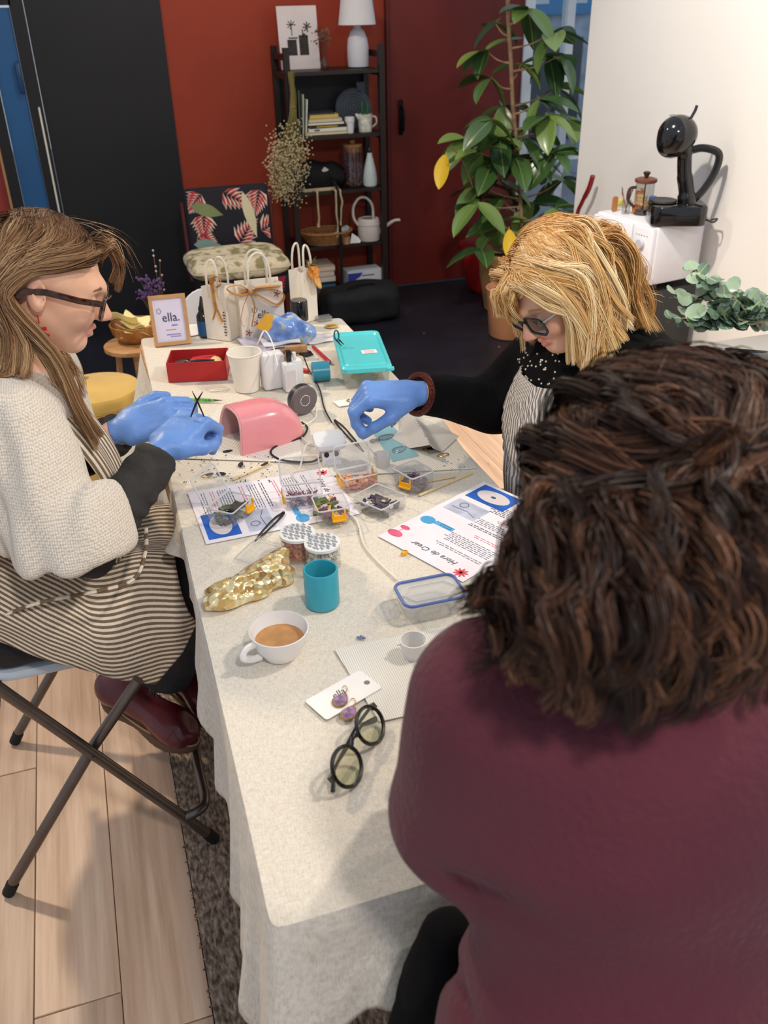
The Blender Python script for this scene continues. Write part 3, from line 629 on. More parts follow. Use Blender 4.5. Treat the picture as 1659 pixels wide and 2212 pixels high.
# eyes
for s in (1, -1):
    ey = ob('eye', B().sphere(hl(.0768, s*.031, -.002), .0118, 14, 9), mat('eye_white', (225, 216, 208), .25), pl, 180, world=True)
    ob('iris', B().sphere(hl(.0855, s*.031, -.0035), .0042, 10, 6), mat('iris', (70, 60, 50), .2), ey, 180).data.transform(Matrix.Translation(-pl.location))
    ob('eyebrow', B().tube([hl(.0945, s*.014, .021), hl(.0925, s*.03, .0255), hl(.081, s*.046, .0215)], [.0018, .0024, .0010], 6), mat('brow', (120, 92, 66), .8), pl, world=True)
fixglasses(glasses(pl, Mh, mat('tortoise', (58, 30, 18), .18, var=(120, .9), coat=.4), _M['tortoise'], .052, .043, .0032, .0034), pl)
# black long sleeves under the sweater
for s_, e_, w_, k in ((elN, wrN, -.01, 0), (elF, wrF, -.01, 1)):
    d = (e_-s_)/np.linalg.norm(e_-s_); f = cap(s_, e_-d*.0, .050, .041); f = inter(f, half(e_-d*.020, d), .004)
    g0 = (lambda f, s_, d: lambda P: f(P)+.0022*np.sin(((P-s_) @ d)*150+3*np.sin(P[:, 2]*55)))(f, s_, d)
    ob('sleeve', nets(g0, np.minimum(s_, e_)-.07, np.maximum(s_, e_)+.07, .0052), mat('charcoal_jersey', (52, 50, 48), .85, var=(40, .15), bump=(120, .3)), pl, 180, world=True)
# cream sweater with wide batwing sleeves
slN = union([cap(shN+[-.02, .01, 0], elN+[-.01, -.005, .015], .085, .105), cap(elN+[-.02, 0, .015], elN+[.055, .045, .045], .105, .074)], .05)
slN = inter(slN, half(elN+[.034, .030, .020], (.74, .66, -.05)), .014)
sw = union([eli((-.215, 1.66, .88), (.135, .185, .20)), eli((-.185, 1.65, .985), (.115, .19, .075)), eli((-.27, 1.66, .80), (.13, .18, .14)), cap(shF, elF+[.0, .02, .03], .08, .09), slN], .04)
sw = minus(sw, cap(hl(-.03, 0, -.03), (-.150, 1.655, 1.05), .060, .056), .012)
sw = inter(sw, half((-.2, 1.65, .745), (.05, -.12, -1)), .02)
fd = [cap(shN+[.0, -.07, -.10], elN+[.03, -.09, .0], .012, .016), cap((-.05, 1.50, .86), (-.02, 1.43, .76), .012, .016), cap((-.16, 1.43, .90), (-.10, 1.36, .74), .010, .016)]
def drape(f):
    def h(P):
        ax = (elN-shN)/np.linalg.norm(elN-shN); q = P-shN; along = q @ ax; ac = q @ np.array([.80, -.55, .10]); w = np.exp(-((P[:, 1]-1.42)/.10)**2)
        return f(P)+w*(.010*np.sin(ac*62+along*14+.6)*np.clip(along/.10, 0, 1)+.005*np.sin(ac*120-along*30))
    return h
sw2 = drape(minus(fabric_noise(sw, .007, 42, 5), union(fd, .01), .03))
ob('sweater', relax(nets(sw2, (-.44, 1.28, .66), (.10, 1.96, 1.12), .0075), 1), M_cream, pl, 180, world=True)
# jeans
jn = union([eli((-.29, 1.66, .58), (.125, .175, .13)), cap(hip+[0, -.09, .0], kneeN, .085, .066), cap(hip+[0, .09, 0], kneeF, .085, .066), cap(kneeN, anN+[.01, 0, .0], .066, .062), cap(kneeF, anF+[.01, 0, 0], .066, .062)], .03)
jn = inter(fabric_noise(jn, .004, 60, 9), half((0, 1.7, .235), (-.25, .1, -1)), .004)
ob('jeans', nets(jn, (-.44, 1.42, .15), (.22, 1.92, .75), .0085), M_denim, pl, 180, world=True)
fr = B()
for k in range(90):
    c, r = (anN+[.01, 0, .01], .062) if k % 2 else (anF+[.01, 0, .01], .062); a = RNG.uniform(0, 2*PI); x, y = c[0]+r*math.cos(a), c[1]+r*math.sin(a); z = .242-.25*x+.1*(y-1.7)
    fr.tube([(x, y, z), (x+RNG.normal(0, .004), y+RNG.normal(0, .004), z-.008-RNG.random()*.008)], .0009, 3)
ob('frayed_hem', fr, mat('denim_fray', (92, 100, 108), .9), pl, 0, world=True)['kind'] = 'stuff'
# oxblood boots on the chair's foot bar
def boot(heel, toe, top):
    heel, toe, top = map(lambda q: np.array(q, float), (heel, toe, top)); d = (toe-heel)/np.linalg.norm(toe-heel); s = np.cross([0, 0, 1], d); R = np.stack([d, s, np.cross(d, s)], 1)
    up = union([cap(heel+d*.045+[0, 0, .05], toe-d*.045+[0, 0, .035], .043, .036), eli(toe-d*.055+[0, 0, .036], (.062, .044, .038), R), cap(heel+d*.05+[0, 0, .05], top, .045, .044)], .03)
    up = inter(up, half(heel+[0, 0, .016], -R[:, 2]), .003); up = inter(up, half(top+(top-heel)*.05, (top-heel)), .004)
    up = fabric_noise(up, .0018, 90, 2)
    lo, hi = np.minimum(heel, toe)-.07, np.maximum(np.maximum(heel, toe), top)+.08
    o = ob('boot', nets(up, lo, hi, .005), mat('oxblood_leather', (92, 30, 38), .32, var=(12, .2), bump=(40, .15), coat=.25), pl, 180, world=True)
    so = union([eli(heel+d*.06, (.066, .041, .4), R), eli(toe-d*.07, (.076, .047, .4), R), cap(heel+d*.06, toe-d*.07, .037, .04)], .03); so = inter(so, rb3((heel+toe)/2+R[:, 2]*.011, (.2, .09, .011), .004, R), .003)
    q = ob('sole', nets(so, lo, hi, .0045), mat('brown_sole', (96, 72, 54), .7), o, 180); q.data.transform(Matrix.Translation(-pl.location))
    st = [heel+d*(.155+.151*math.cos(a))+s*.046*math.sin(a)*(.9+.1*math.cos(a))+R[:, 2]*.0225 for a in np.linspace(0, 2*PI, 48, endpoint=False)]
    for k in range(0, 48, 1):
        pass
    w = B().tube([p-d*.008 for p in st], .0022, 5, closed=True); q = ob('welt_stitch', w, mat('welt', (170, 140, 100), .6), o, 60); q.data.transform(Matrix.Translation(-pl.location))
boot((-.150, 1.785, .150), (.030, 1.560, .118), (-.045, 1.72, .29))
boot((-.02, 1.86, .150), (.115, 1.60, .118), (.045, 1.79, .29))
# striped apron: skirt over the lap, bib and neck strap
def skirt():
    #        u(x)      far hem        far top        lap           near top       near side      near hem
    rows = [(-.40, (1.84, .66, 1.80, .74, 1.66, .80, 1.52, .77, 1.462, .72, 1.458, .69)), (-.30, (1.86, .60, 1.80, .72, 1.66, .76, 1.52, .73, 1.447, .67, 1.446, .615)), (-.20, (1.87, .55, 1.80, .68, 1.66, .70, 1.53, .69, 1.445, .62, 1.447, .53)),
            (-.10, (1.875, .48, 1.79, .655, 1.66, .66, 1.54, .665, 1.452, .58, 1.452, .455)), (-.03, (1.875, .47, 1.79, .645, 1.665, .635, 1.555, .652, 1.462, .57, 1.455, .412)), (.03, (1.87, .47, 1.79, .640, 1.67, .620, 1.56, .642, 1.474, .57, 1.466, .47)), (.066, (1.865, .50, 1.79, .636, 1.67, .610, 1.565, .636, 1.480, .575, 1.474, .53))]
    nu, nv = 70, 76; P = np.zeros((nu+1, nv+1, 3)); SA = np.zeros((nu+1, nv+1))
    for i in range(nu+1):
        x = -.40+.466*i/nu; r = interp_rows(rows, x).reshape(6, 2); c = np.array(vcrom([r[k:k+1] for k in range(6)], nv+1))[0]
        v = np.linspace(0, 1, nv+1); wv = .004*np.sin(x*26+v*7)*np.sin(v*3.1)+.003*np.sin(v*20+x*14)*np.clip(v-.55, 0, .4)*2.5+.0022*np.sin(x*48+v*9)
        nrm = np.gradient(c, axis=0); nrm = np.stack([nrm[:, 1], -nrm[:, 0]], 1); nrm /= np.linalg.norm(nrm, axis=1)[:, None]; nrm *= -1
        c = c+nrm*wv[:, None]; P[i, :, 0] = x+.012*np.sin(v*7)*(i/nu)**3; P[i, :, 1:] = c; SA[i] = np.concatenate([[0], np.cumsum(np.linalg.norm(np.diff(c, axis=0), axis=1))])
    # stripes run along the thigh, measured from the lap line; they slant over the hip
    mid = SA[:, [int(nv*.42)]]; X = P[:, :, 0]; SA = SA-mid+np.where(X < -.12, (-.12-X)*.55, 0)
    b = B(); V = P.reshape(-1, 3); idx = lambda i, j: i*(nv+1)+j; F = [(idx(i, j), idx(i, j+1), idx(i+1, j+1), idx(i+1, j)) for i in range(nu) for j in range(nv)]
    return (V, F), SA.reshape(-1)+5
m_, st_ = skirt(); ap = ob('apron_skirt', m_, M_stripe, pl, 180, world=True, attrs=dict(stripe=st_)); s_ = ap.modifiers.new('t', 'SOLIDIFY'); s_.thickness = .002; s_.offset = 0
def panel(name, fn, nu, nv, m, parent, stripe='u', scale=1.0, th=.002):
    V = [fn(i/nu, j/nv) for i in range(nu+1) for j in range(nv+1)]; idx = lambda i, j: i*(nv+1)+j
    F = [(idx(i, j), idx(i+1, j), idx(i+1, j+1), idx(i, j+1)) for i in range(nu) for j in range(nv)]
    A = [((i/nu) if stripe == 'u' else (j/nv))*scale+3 for i in range(nu+1) for j in range(nv+1)]
    o = ob(name, (V, F), m, parent, 180, world=True, attrs=dict(stripe=A)); s = o.modifiers.new('t', 'SOLIDIFY'); s.thickness = th; s.offset = 0; return o
panel('apron_bib', lambda u, v: (-.078+.05*v-.03*(2*u-1)**2+.035*math.sin(v*3.1)+.006*math.sin(u*14), 1.53+.24*u, .97-.30*v), 24, 24, M_stripe, pl, 'u', .24)
rope = crom([(-.30, 1.465, .635), (-.20, 1.435, .675), (-.10, 1.437, .675), (-.03, 1.445, .68), (.0, 1.50, .70), (.01, 1.58, .705)], 8)
ob('apron_tie', B().tube(rope, .0045, 8, flat=.7), M_stripe, pl, 60, world=True, attrs=dict(stripe=[3+(k//8)*.0029 for k in range(len(rope)*8)]))
# earring
ob('earring', B().tube([hl(-.004, -.088, -.036), hl(.002, -.092, -.05)], .0012, 5).box(hl(.006, -.092, -.060), (.020, .004, .006), .3).box(hl(.010, -.092, -.072), (.007, .004, .020), .3).box(hl(.014, -.093, -.066), (.016, .004, .005), .3, 0, .5), mat('red_enamel', (176, 26, 34), .25), pl, world=True)
# hair: dark roots, blonde lengths, tucked behind the ear
CAPL = under(union([eli((-.018, 0, .034), (.102, .082, .092)), eli((-.05, 0, -.02), (.066, .074, .07))], .03), Mh)
bodyL = union([under(union([eli((-.014, 0, .032), (.100, .080, .090)), eli((.02, 0, -.02), (.066, .061, .085))], .02), Mh), sw, neckL], .01)
H = []
W = lambda px, py, Y: tuple(aty(px, py, Y))
lf = (.002, .008)
H.append(group([scalp_roots(Mh, (-.07, .05), (-.003, .010)), (hl(-.01, -.062, .090), (.050, .006, .008)), (hl(-.055, -.088, .040), (.020, .004, .014)), (hl(-.085, -.080, -.035), (.014, .006, .02)), (W(28, 735, 1.57), (.022, .016, .01)), (W(10, 850, 1.55), (.03, .02, .02))], 70, 60, .0034, .8, 24, shell=bodyL, lift=lf, M=Mh))
H.append(group([scalp_roots(Mh, (.03, .076), (-.010, .006)), (hl(.062, -.050, .082), (.012, .006, .010)), (hl(.012, -.080, .058), (.012, .004, .006)), (hl(-.040, -.092, .030), (.010, .004, .006)), (hl(-.060, -.088, -.030), (.007, .005, .012)), (W(110, 770, 1.56), (.009, .008, .010)), (W(158, 875, 1.56), (.009, .010, .010)), (W(205, 955, 1.55), (.010, .010, .015))], 34, 60, .0030, .6, 28, shell=bodyL, lift=lf, M=Mh))
H.append(group([scalp_roots(Mh, (.05, .078), (-.004, .02)), (hl(.092, .026, .094), (.006, .010, .006)), (hl(.118, .048, .060), (.006, .009, .008)), (hl(.120, .064, .020), (.008, .008, .012))], 16, 60, .0030, .7, 18, shell=bodyL, lift=lf, M=Mh))
H.append(group([scalp_roots(Mh, (-.08, .07), (.0, .03)), (hl(-.01, .080, .065), (.05, .006, .014)), (hl(-.03, .094, -.03), (.03, .006, .02)), (hl(-.03, .10, -.12), (.03, .010, .02)), (W(110, 850, 1.78), (.03, .02, .03))], 46, 40, .0036, .8, 20, shell=bodyL, lift=lf, M=Mh))
H.append(group([scalp_roots(Mh, (-.10, -.03), (-.06, .06)), (hl(-.112, 0, .05), (.004, .05, .014)), (hl(-.124, 0, -.03), (.006, .05, .02)), (hl(-.135, 0, -.13), (.010, .05, .02)), ((-.30, 1.63, .95), (.02, .06, .03))], 70, 44, .0036, .8, 20, shell=bodyL, lift=lf, M=Mh))
H.append(group([scalp_roots(Mh, (.0, .07), (-.01, .02)), (hl(.06, .0, .122), (.02, .02, .006)), (hl(.115, .03, .10), (.012, .03, .014)), (hl(.15, .04, .06), (.016, .03, .03))], 12, 1, .003, .9, 14, shell=bodyL, lift=lf, M=Mh))
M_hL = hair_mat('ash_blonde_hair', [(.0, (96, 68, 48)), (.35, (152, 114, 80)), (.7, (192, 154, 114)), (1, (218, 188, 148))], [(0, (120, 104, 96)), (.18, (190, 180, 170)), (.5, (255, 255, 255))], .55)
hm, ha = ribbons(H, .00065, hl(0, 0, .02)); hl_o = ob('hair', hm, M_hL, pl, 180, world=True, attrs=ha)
capf = minus(CAPL, under(union([eli((.095, 0, -.03), (.075, .085, .115)), cap((.0, -.11, -.03), (.09, -.09, .0), .085), cap((.0, .11, -.03), (.09, .09, .0), .085)], .02), Mh), .01)
cm = nets(capf, hl(-.14, -.1, -.12)-np.array([.06, .06, .08]), hl(.1, .1, .13)+np.array([.06, .06, .06]), .005)
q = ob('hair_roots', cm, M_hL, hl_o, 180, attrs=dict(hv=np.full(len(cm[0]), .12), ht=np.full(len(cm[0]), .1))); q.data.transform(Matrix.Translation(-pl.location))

# ------------------------------------------------------------------ blonde woman reaching over the table
pb = thing('person', 'person with blonde hair and grey striped apron stirring with a blue-gloved hand', 'person', (1.0, 1.47, 0))
fB = v3(-.80, -.20, -.565); Mb = frame((0, 0, 0), fB, up=(0, .14, 1), s=.90)
Mb[:3, 3] = aty(1136, 733, 1.43)-(Mb @ np.array([.122, 0, -.031, 0]))[:3]; hb = local(Mb)
shR, elR, wrR = v3(.925, 1.62, .985), v3(.785, 1.675, .822), v3(.580, 1.605, .900)
shL, elL, wrL = v3(.985, 1.30, .965), v3(.98, 1.21, .74), v3(.86, 1.30, .70)
hipB = v3(1.06, 1.47, .56)
MHr = frame(wrR, (-.95, .16, .06), up=(-.10, -.10, 1)); handR = under(hand_sdf(1, ((.75, 1.05, .30), (.85, 1.05, .35), (.95, 1.1, .5), (1.05, 1.15, .6)), ((.015, .030, -.008), (.050, .046, -.032), (.080, .040, -.056), (.100, .030, -.078))), MHr)
MHl = frame(wrL, (-.9, .1, -.1), up=(0, 0, 1)); handL = under(hand_sdf(-1), MHl)
neckB = union([cap(hb(-.04, 0, -.05), (.965, 1.465, 1.0), .055, .062), eli((.955, 1.465, .985), (.08, .16, .06))], .03)
torB = union([eli((.915, 1.465, .85), (.13, .15, .19)), eli((1.06, 1.47, .60), (.13, .16, .16)), cap(shR, elR, .045, .036), cap(elR, wrR, .034, .026), cap(shL, elL, .045, .036), cap(elL, wrL, .034, .026), cap(hipB+[0, .09, 0], (.72, 1.56, .56), .08, .055), cap(hipB+[0, -.09, 0], (.72, 1.38, .56), .08, .055), cap((.72, 1.56, .56), (.80, 1.56, .1), .055, .04), cap((.72, 1.38, .56), (.80, 1.38, .1), .055, .04), cap((.82, 1.56, .05), (.68, 1.57, .04), .04, .032), cap((.82, 1.38, .05), (.68, 1.37, .04), .04, .032)], .03)
hB = nets(union([under(HEAD, Mb), neckB], .02), (.66, 1.26, .93), (1.06, 1.66, 1.32), .0034)
body = joinm(hB, nets(torB, (.60, 1.12, .005), (1.24, 1.85, 1.06), .011), nets(handR, wrR-.14, wrR+.14, .0036), nets(handL, wrL-.15, wrL+.13, .0045))
ob('body', body, M_skin, pb, 180, world=True, attrs=dict(blush=np.clip(1.5*skin_attrs(body[0], Mb), 0, 1)))
for f, M_, w in ((handR, MHr, wrR), (handL, MHl, wrL)):
    gl = fabric_noise(inter(grow(f, .0018), half(w-M_[:3, 0]*.03, -M_[:3, 0]), .002), .0008, 160, 4); ob('glove', nets(gl, w-.15, w+.15, .0034), M_glove, pb, 180, world=True)
for s in (1, -1):
    ey = ob('eye', B().sphere(hb(.0768, s*.031, -.002), .0118, 14, 9), _M['eye_white'], pb, 180, world=True)
    ob('iris', B().sphere(hb(.0855, s*.031, -.0045), .0042, 10, 6), _M['iris'], ey, 180).data.transform(Matrix.Translation(-pb.location))
    ob('eyebrow', B().tube([hb(.0945, s*.014, .021), hb(.0925, s*.03, .0255), hb(.081, s*.046, .0215)], [.0016, .002, .0010], 6), mat('blonde_brow', (190, 150, 100), .8), pb, world=True)
fixglasses(glasses(pb, Mb, mat('dark_green_rim', (28, 34, 32), .2, coat=.3), mat('steel', (190, 190, 192), .25, 1.0), .052, .042, .0028, .0014, lens=clear('tinted_lens', (150, 156, 160), .05, .04)), pb)
arR = inter(union([cap(shR+[.01, -.01, -.01], elR+[.02, -.015, .0], .084, .067), cap(elR+[.01, -.01, 0], wrR, .062, .040)], .03), half(wrR+(elR-wrR)*.07, wrR-elR), .006)
arL = inter(union([cap(shL, elL, .072, .06), cap(elL, wrL, .056, .04)], .03), half(wrL+[.03, 0, 0], wrL-elL), .006)
sb_ = union([eli((.91, 1.465, .85), (.150, .175, .20)), eli((.96, 1.465, .98), (.105, .20, .078)), eli((.98, 1.47, .70), (.215, .18, .15)), arR, arL], .045)
tB = union([eli((.91, 1.465, .85), (.150, .175, .20)), eli((.95, 1.465, .97), (.10, .19, .06)), eli((.98, 1.47, .70), (.215, .18, .15))], .045)
sb_ = minus(sb_, cap(hb(-.02, 0, -.04), (.945, 1.46, 1.05), .062, .060), .01); swB = fabric_noise(sb_, .005, 55, 21)
ob('sweater', relax(nets(swB, (.54, 1.10, .50), (1.22, 1.90, 1.06), .0075), 1), M_black, pb, 180, world=True)
ob('trousers', nets(grow(inter(union([eli((1.07, 1.47, .58), (.14, .18, .14)), cap(hipB+[0, .09, 0], (.72, 1.56, .56), .085, .062), cap(hipB+[0, -.09, 0], (.72, 1.38, .56), .085, .062), cap((.72, 1.56, .56), (.80, 1.56, .1), .062, .05), cap((.72, 1.38, .56), (.80, 1.38, .1), .062, .05)], .03), half((0, 0, .10), (0, 0, -1)), .004), .006), (.60, 1.20, .06), (1.26, 1.76, .76), .010), M_denim, pb, 180, world=True)
for y in (1.56, 1.38): ob('shoe', nets(inter(union([cap((.83, y, .05), (.70, y, .045), .046, .04), cap((.80, y, .06), (.805, y, .12), .05)], .02), half((0, 0, .002), (0, 0, -1)), .004), (.60, y-.08, -.01), (.92, y+.08, .2), .008), M_black, pb, 180, world=True)
ob('collar', nets(minus(cap(hb(-.062, 0, -.078), (.962, 1.465, .985), .064, .085), cap(hb(.03, 0, -.03), hb(-.02, 0, -.09), .058, .050), .004), (.80, 1.34, .88), (1.08, 1.60, 1.12), .006), M_black, pb, 180, world=True)
# beaded cuff and collar
for k, (c, ax, r) in enumerate(((wrR+(elR-wrR)*.09, (wrR-elR), .040),)):
    F_ = frame(c, ax); b = B().tube([tuple((F_ @ np.array([0, r*math.cos(a), r*math.sin(a), 1]))[:3]) for a in np.linspace(0, 2*PI, 30, endpoint=False)], .0072, 8, closed=True); ob('beaded_cuff', b, mat('copper_beads', (110, 52, 40), .35, .6, var=(260, .8), bump=(420, .9)), pb, 60, world=True)
b = B()
for k in range(40):
    p = np.array(W(1115+RNG.uniform(0, 95), 745+RNG.uniform(0, 85), 1.44)); 
    for _ in range(24):
        dd = swB(p[None])[0]
        if abs(dd) < .0008: break
        p = p+ray(1160, 790)*dd*.7/np.linalg.norm(ray(1160, 790))
    if abs(swB(p[None])[0]) < .003: b.sphere(tuple(p), .0024, 7, 5)
ob('collar_beads', b, mat('pearl', (225, 215, 200), .2, .3), pb, 60, world=True)['kind'] = 'stuff'
# striped apron lying on the front of the body
def on_front(y, z, off=.004):
    """point of the sweater's front (towards -X) at height z"""
    xs = np.linspace(.60, 1.05, 90); P = np.stack([xs, np.full(90, y), np.full(90, z)], 1); d = tB(P); k = np.argmax(d < 0) if (d < 0).any() else 60; return (xs[k]-off, y, z)
def bibfn(u, v):
    z = .955-.35*v; hw = .080+.095*min(1, v*1.6); y = 1.475+(2*u-1)*hw; p = on_front(min(max(y, 1.36), 1.58), z); return (p[0]-.004*math.sin(v*9+u*5)-.008-.02*v*(1-v)*max(0, 1-abs(2*u-1))+.09*max(0, abs(2*u-1)-.72), y, z)
panel('apron_bib', bibfn, 30, 30, M_stripe2, pb, 'u', .30)
panel('apron_skirt', lambda u, v: (.745+.30*v-.02*math.sin(v*3), 1.30+.36*u, .655+.012*math.sin(u*12)-.05*abs(2*u-1)**3), 20, 16, M_stripe2, pb, 'u', .36)
st1 = [on_front(1.545-.02*t, .94+.055*t, .005) for t in np.linspace(0, 1, 6)]+[hb(-.02, -.066, -.10), hb(-.075, -.05, -.11)]
ob('apron_strap', B().tube(crom([(.835, 1.545, .93), (.845, 1.535, .965), (.865, 1.525, 1.005), (.90, 1.52, 1.035), (.95, 1.50, 1.045)], 5), .014, 8, flat=.22), mat('strap_cotton', (214, 206, 192), .85, bump=(200, .3)), pb, 60, world=True)
ob('apron_strap', B().tube(crom([(.855, 1.40, .93), (.865, 1.40, .965), (.885, 1.40, 1.005), (.91, 1.41, 1.03), (.95, 1.43, 1.045)], 5), .014, 8, flat=.22), _M['strap_cotton'], pb, 60, world=True)
# hair
skB = union([eli((-.014, 0, .032), (.101, .081, .091)), eli((.02, 0, -.02), (.066, .061, .085))], .02)
bodyB = union([under(skB, Mb), sb_, neckB], .01); H = []; dn = lambda p, d: (p[0], p[1], p[2]-d)
H.append(group([scalp_roots(Mb, (-.08, .07), (-.008, .008)), (hb(.0, .072, .088), (.06, .006, .008)), (hb(-.01, .102, .015), (.045, .006, .02)), (dn(hb(-.012, .110, -.03), .035), (.045, .010, .02)), (dn(hb(-.03, .120, -.03), .095), (.060, .014, .018))], 100, 56, .0034, .9, 22, shell=bodyB, lift=(.003, .012), M=Mb))
H.append(group([scalp_roots(Mb, (.04, .08), (-.012, .014)), (hb(.082, .036, .088), (.006, .014, .008)), (hb(.070, .072, .045), (.008, .008, .010)), (dn(hb(.040, .096, .0), .01), (.010, .006, .012)), (dn(hb(.028, .106, -.02), .09), (.016, .010, .02))], 36, 52, .003, .8, 20, shell=bodyB, lift=(.003, .010), M=Mb))
H.append(group([scalp_roots(Mb, (.03, .08), (-.02, .012)), (hb(.10, .0, .078), (.006, .03, .008)), (hb(.112, -.01, .050), (.006, .03, .008)), (hb(.112, -.02, .022), (.006, .03, .010))], 26, 36, .003, .8, 14, shell=bodyB, M=Mb, lift=(.002, .008)))
H.append(group([scalp_roots(Mb, (-.07, .07), (-.03, .0)), (hb(.0, -.078, .08), (.05, .006, .01)), (hb(.01, -.104, .0), (.04, .006, .02)), (dn(hb(.0, -.110, -.04), .07), (.045, .012, .025))], 60, 40, .0036, .9, 18, shell=bodyB, M=Mb, lift=(.003, .014)))
H.append(group([scalp_roots(Mb, (-.108, -.03), (-.065, .065)), (hb(-.118, 0, .05), (.004, .05, .014)), (hb(-.135, .01, -.02), (.006, .055, .02)), (dn(hb(-.135, .02, -.04), .055), (.012, .06, .02)), (dn(hb(-.155, .035, -.04), .135), (.018, .065, .02))], 110, 50, .004, .95, 20, shell=bodyB, M=Mb, lift=(.003, .014)))
H.append(group([scalp_roots(Mb, (-.10, .0), (-.05, .06)), (hb(-.12, .06, .02), (.02, .03, .02)), (dn(hb(-.14, .07, -.03), .06), (.02, .03, .02)), (dn(hb(-.175, .075, -.03), .105), (.02, .03, .02))], 40, 4, .004, 1.2, 16, shell=bodyB, M=Mb, lift=(.006, .02), jit=.0012))
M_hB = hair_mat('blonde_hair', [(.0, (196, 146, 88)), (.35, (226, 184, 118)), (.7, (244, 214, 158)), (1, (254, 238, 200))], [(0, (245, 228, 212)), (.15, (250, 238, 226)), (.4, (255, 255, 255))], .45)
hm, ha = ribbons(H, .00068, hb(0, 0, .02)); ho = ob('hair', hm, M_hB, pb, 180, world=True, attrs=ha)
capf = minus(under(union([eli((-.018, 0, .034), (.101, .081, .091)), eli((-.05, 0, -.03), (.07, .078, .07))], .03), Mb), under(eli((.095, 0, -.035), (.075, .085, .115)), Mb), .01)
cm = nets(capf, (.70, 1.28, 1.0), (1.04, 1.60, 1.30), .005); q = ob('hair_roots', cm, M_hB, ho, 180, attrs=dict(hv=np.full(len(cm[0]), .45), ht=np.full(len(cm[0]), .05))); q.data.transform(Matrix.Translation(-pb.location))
def stool(label, x, y, h, m):
    t = thing('stool', label, 'stool', (x, y, 0)); ob('seat', B().lathe([(.13, h-.03), (.15, h-.025), (.15, h-.005), (.14, h)], n=32), m, t)
    for a in (45, 135, 225, 315): c, s = math.cos(math.radians(a)), math.sin(math.radians(a)); ob('leg', B().tube([(c*.10, s*.10, h-.02), (c*.14, s*.14, .007)], .014, 8), m, t)
    ob('ring', B().tube([(.125*math.cos(k*PI/12), .125*math.sin(k*PI/12), .2) for k in range(24)], .007, 6, closed=True), m, t); return t
stool('round wooden stool under the blonde person in the striped apron', 1.10, 1.47, .455, M_tw)

# ------------------------------------------------------------------ woman in the maroon sweater, seen from behind
pf = thing('person', 'person in maroon sweater with dark wavy half-tied hair, seen from behind', 'person', (.37, .38, 0))
Mf = frame((.430, .578, 1.217), (-.30, .93, -.22), s=1.0); hf = local(Mf)
sL, eL, wL = v3(.240, .490, 1.115), v3(.232, .508, .968), v3(.31, .72, .81)
sR, eR, wR = v3(.560, .44, 1.10), v3(.60, .46, .90), v3(.50, .68, .80)
neckF = union([cap(hf(-.04, 0, -.05), (.40, .475, 1.10), .055, .06), eli((.395, .455, 1.10), (.15, .075, .05))], .03)
torF = union([eli((.39, .435, .95), (.15, .10, .20)), eli((.385, .40, .64), (.16, .13, .18)), cap(sL, eL, .045, .038), cap(eL, wL, .036, .026), cap(sR, eR, .045, .038), cap(eR, wR, .036, .026)], .03)
MLf = frame(wL, (.6, .8, -.15)); MRf = frame(wR, (-.6, .8, -.15))
legs = [cap((.30, .40, .56), (.245, .52, .68), .075, .05), cap((.235, .535, .745), (.165, .505, .55), .028, .030), cap((.165, .505, .55), (.12, .50, .09), .032, .032), cap((.45, .40, .56), (.46, .70, .56), .075, .055), cap((.46, .70, .56), (.46, .66, .1), .05, .04)]
body = joinm(nets(union([under(HEAD, Mf), neckF], .02), (.22, .36, 1.0), (.60, .76, 1.39), .0042), nets(union([torF]+legs, .03), (.05, .22, .02), (.72, .82, 1.2), .012), nets(under(hand_sdf(-1), MLf), wL-.12, wL+.17, .0045), nets(under(hand_sdf(1), MRf), wR-.17, wR+.17, .0045))
ob('body', body, M_skin, pf, 180, world=True, attrs=dict(blush=skin_attrs(body[0], Mf)))
sf = union([eli((.39, .435, .98), (.178, .118, .18)), eli((.40, .455, 1.105), (.17, .085, .065)), eli((.375, .40, .72), (.205, .15, .25)), cap(sL+[.01, 0, 0], eL, .072, .064), cap(sR, eR, .072, .064)], .05)
fo = inter(union([cap(eL+[0, .005, 0], wL+(eL-wL)*.1, .058, .040)], .03), half(wL+(eL-wL)*.06, wL-eL), .006)
sf = inter(union([sf, fo, cap(eR, wR+(eR-wR)*.1, .060, .040)], .03), half((0, 0, .53), (0, 0, -1)), .02)
sf = minus(sf, cap(hf(-.04, 0, -.03), (.402, .48, 1.16), .062, .066), .012)
def surf(px, py, f):
    d = ray(px, py); d = d/np.linalg.norm(d); t = .25
    for _ in range(60):
        e = f((C_O+d*t)[None])[0]
        if e < .0006: break
        t += e*.8
    return C_O+d*t
cr = [surf(px, py, sf) for px, py in ((955, 1905), (1000, 1930), (1060, 1958), (1120, 1985), (1180, 2010))]; cr2 = [surf(px, py, sf) for px, py in ((960, 1990), (985, 2100), (1020, 2210))]
sf = minus(fabric_noise(sf, .004, 30, 31), union([cap(cr[0], cr[1], .004, .010), cap(cr[1], cr[2], .010, .009), cap(cr[2], cr[3], .009, .005), cap(cr[3], cr[4], .005, .001), cap(cr2[0], cr2[1], .002, .005), cap(cr2[1], cr2[2], .005, .005), cap((.205, .345, .905), (.275, .285, .875), .010, .012), cap((.275, .285, .875), (.32, .26, .862), .012, .002), cap((.19, .36, .83), (.22, .30, .62), .004, .008)], .012), .022)
ob('sweater', relax(nets(sf, (.08, .16, .48), (.74, .80, 1.22), .009), 2), M_maroon, pf, 180, world=True)
ob('leggings', nets(grow(inter(union([eli((.385, .40, .60), (.15, .13, .12))]+legs, .03), half((0, 0, .10), (0, 0, -1)), .004), .006), (.05, .2, .06), (.66, .82, .86), .010), M_black, pf, 180, world=True)
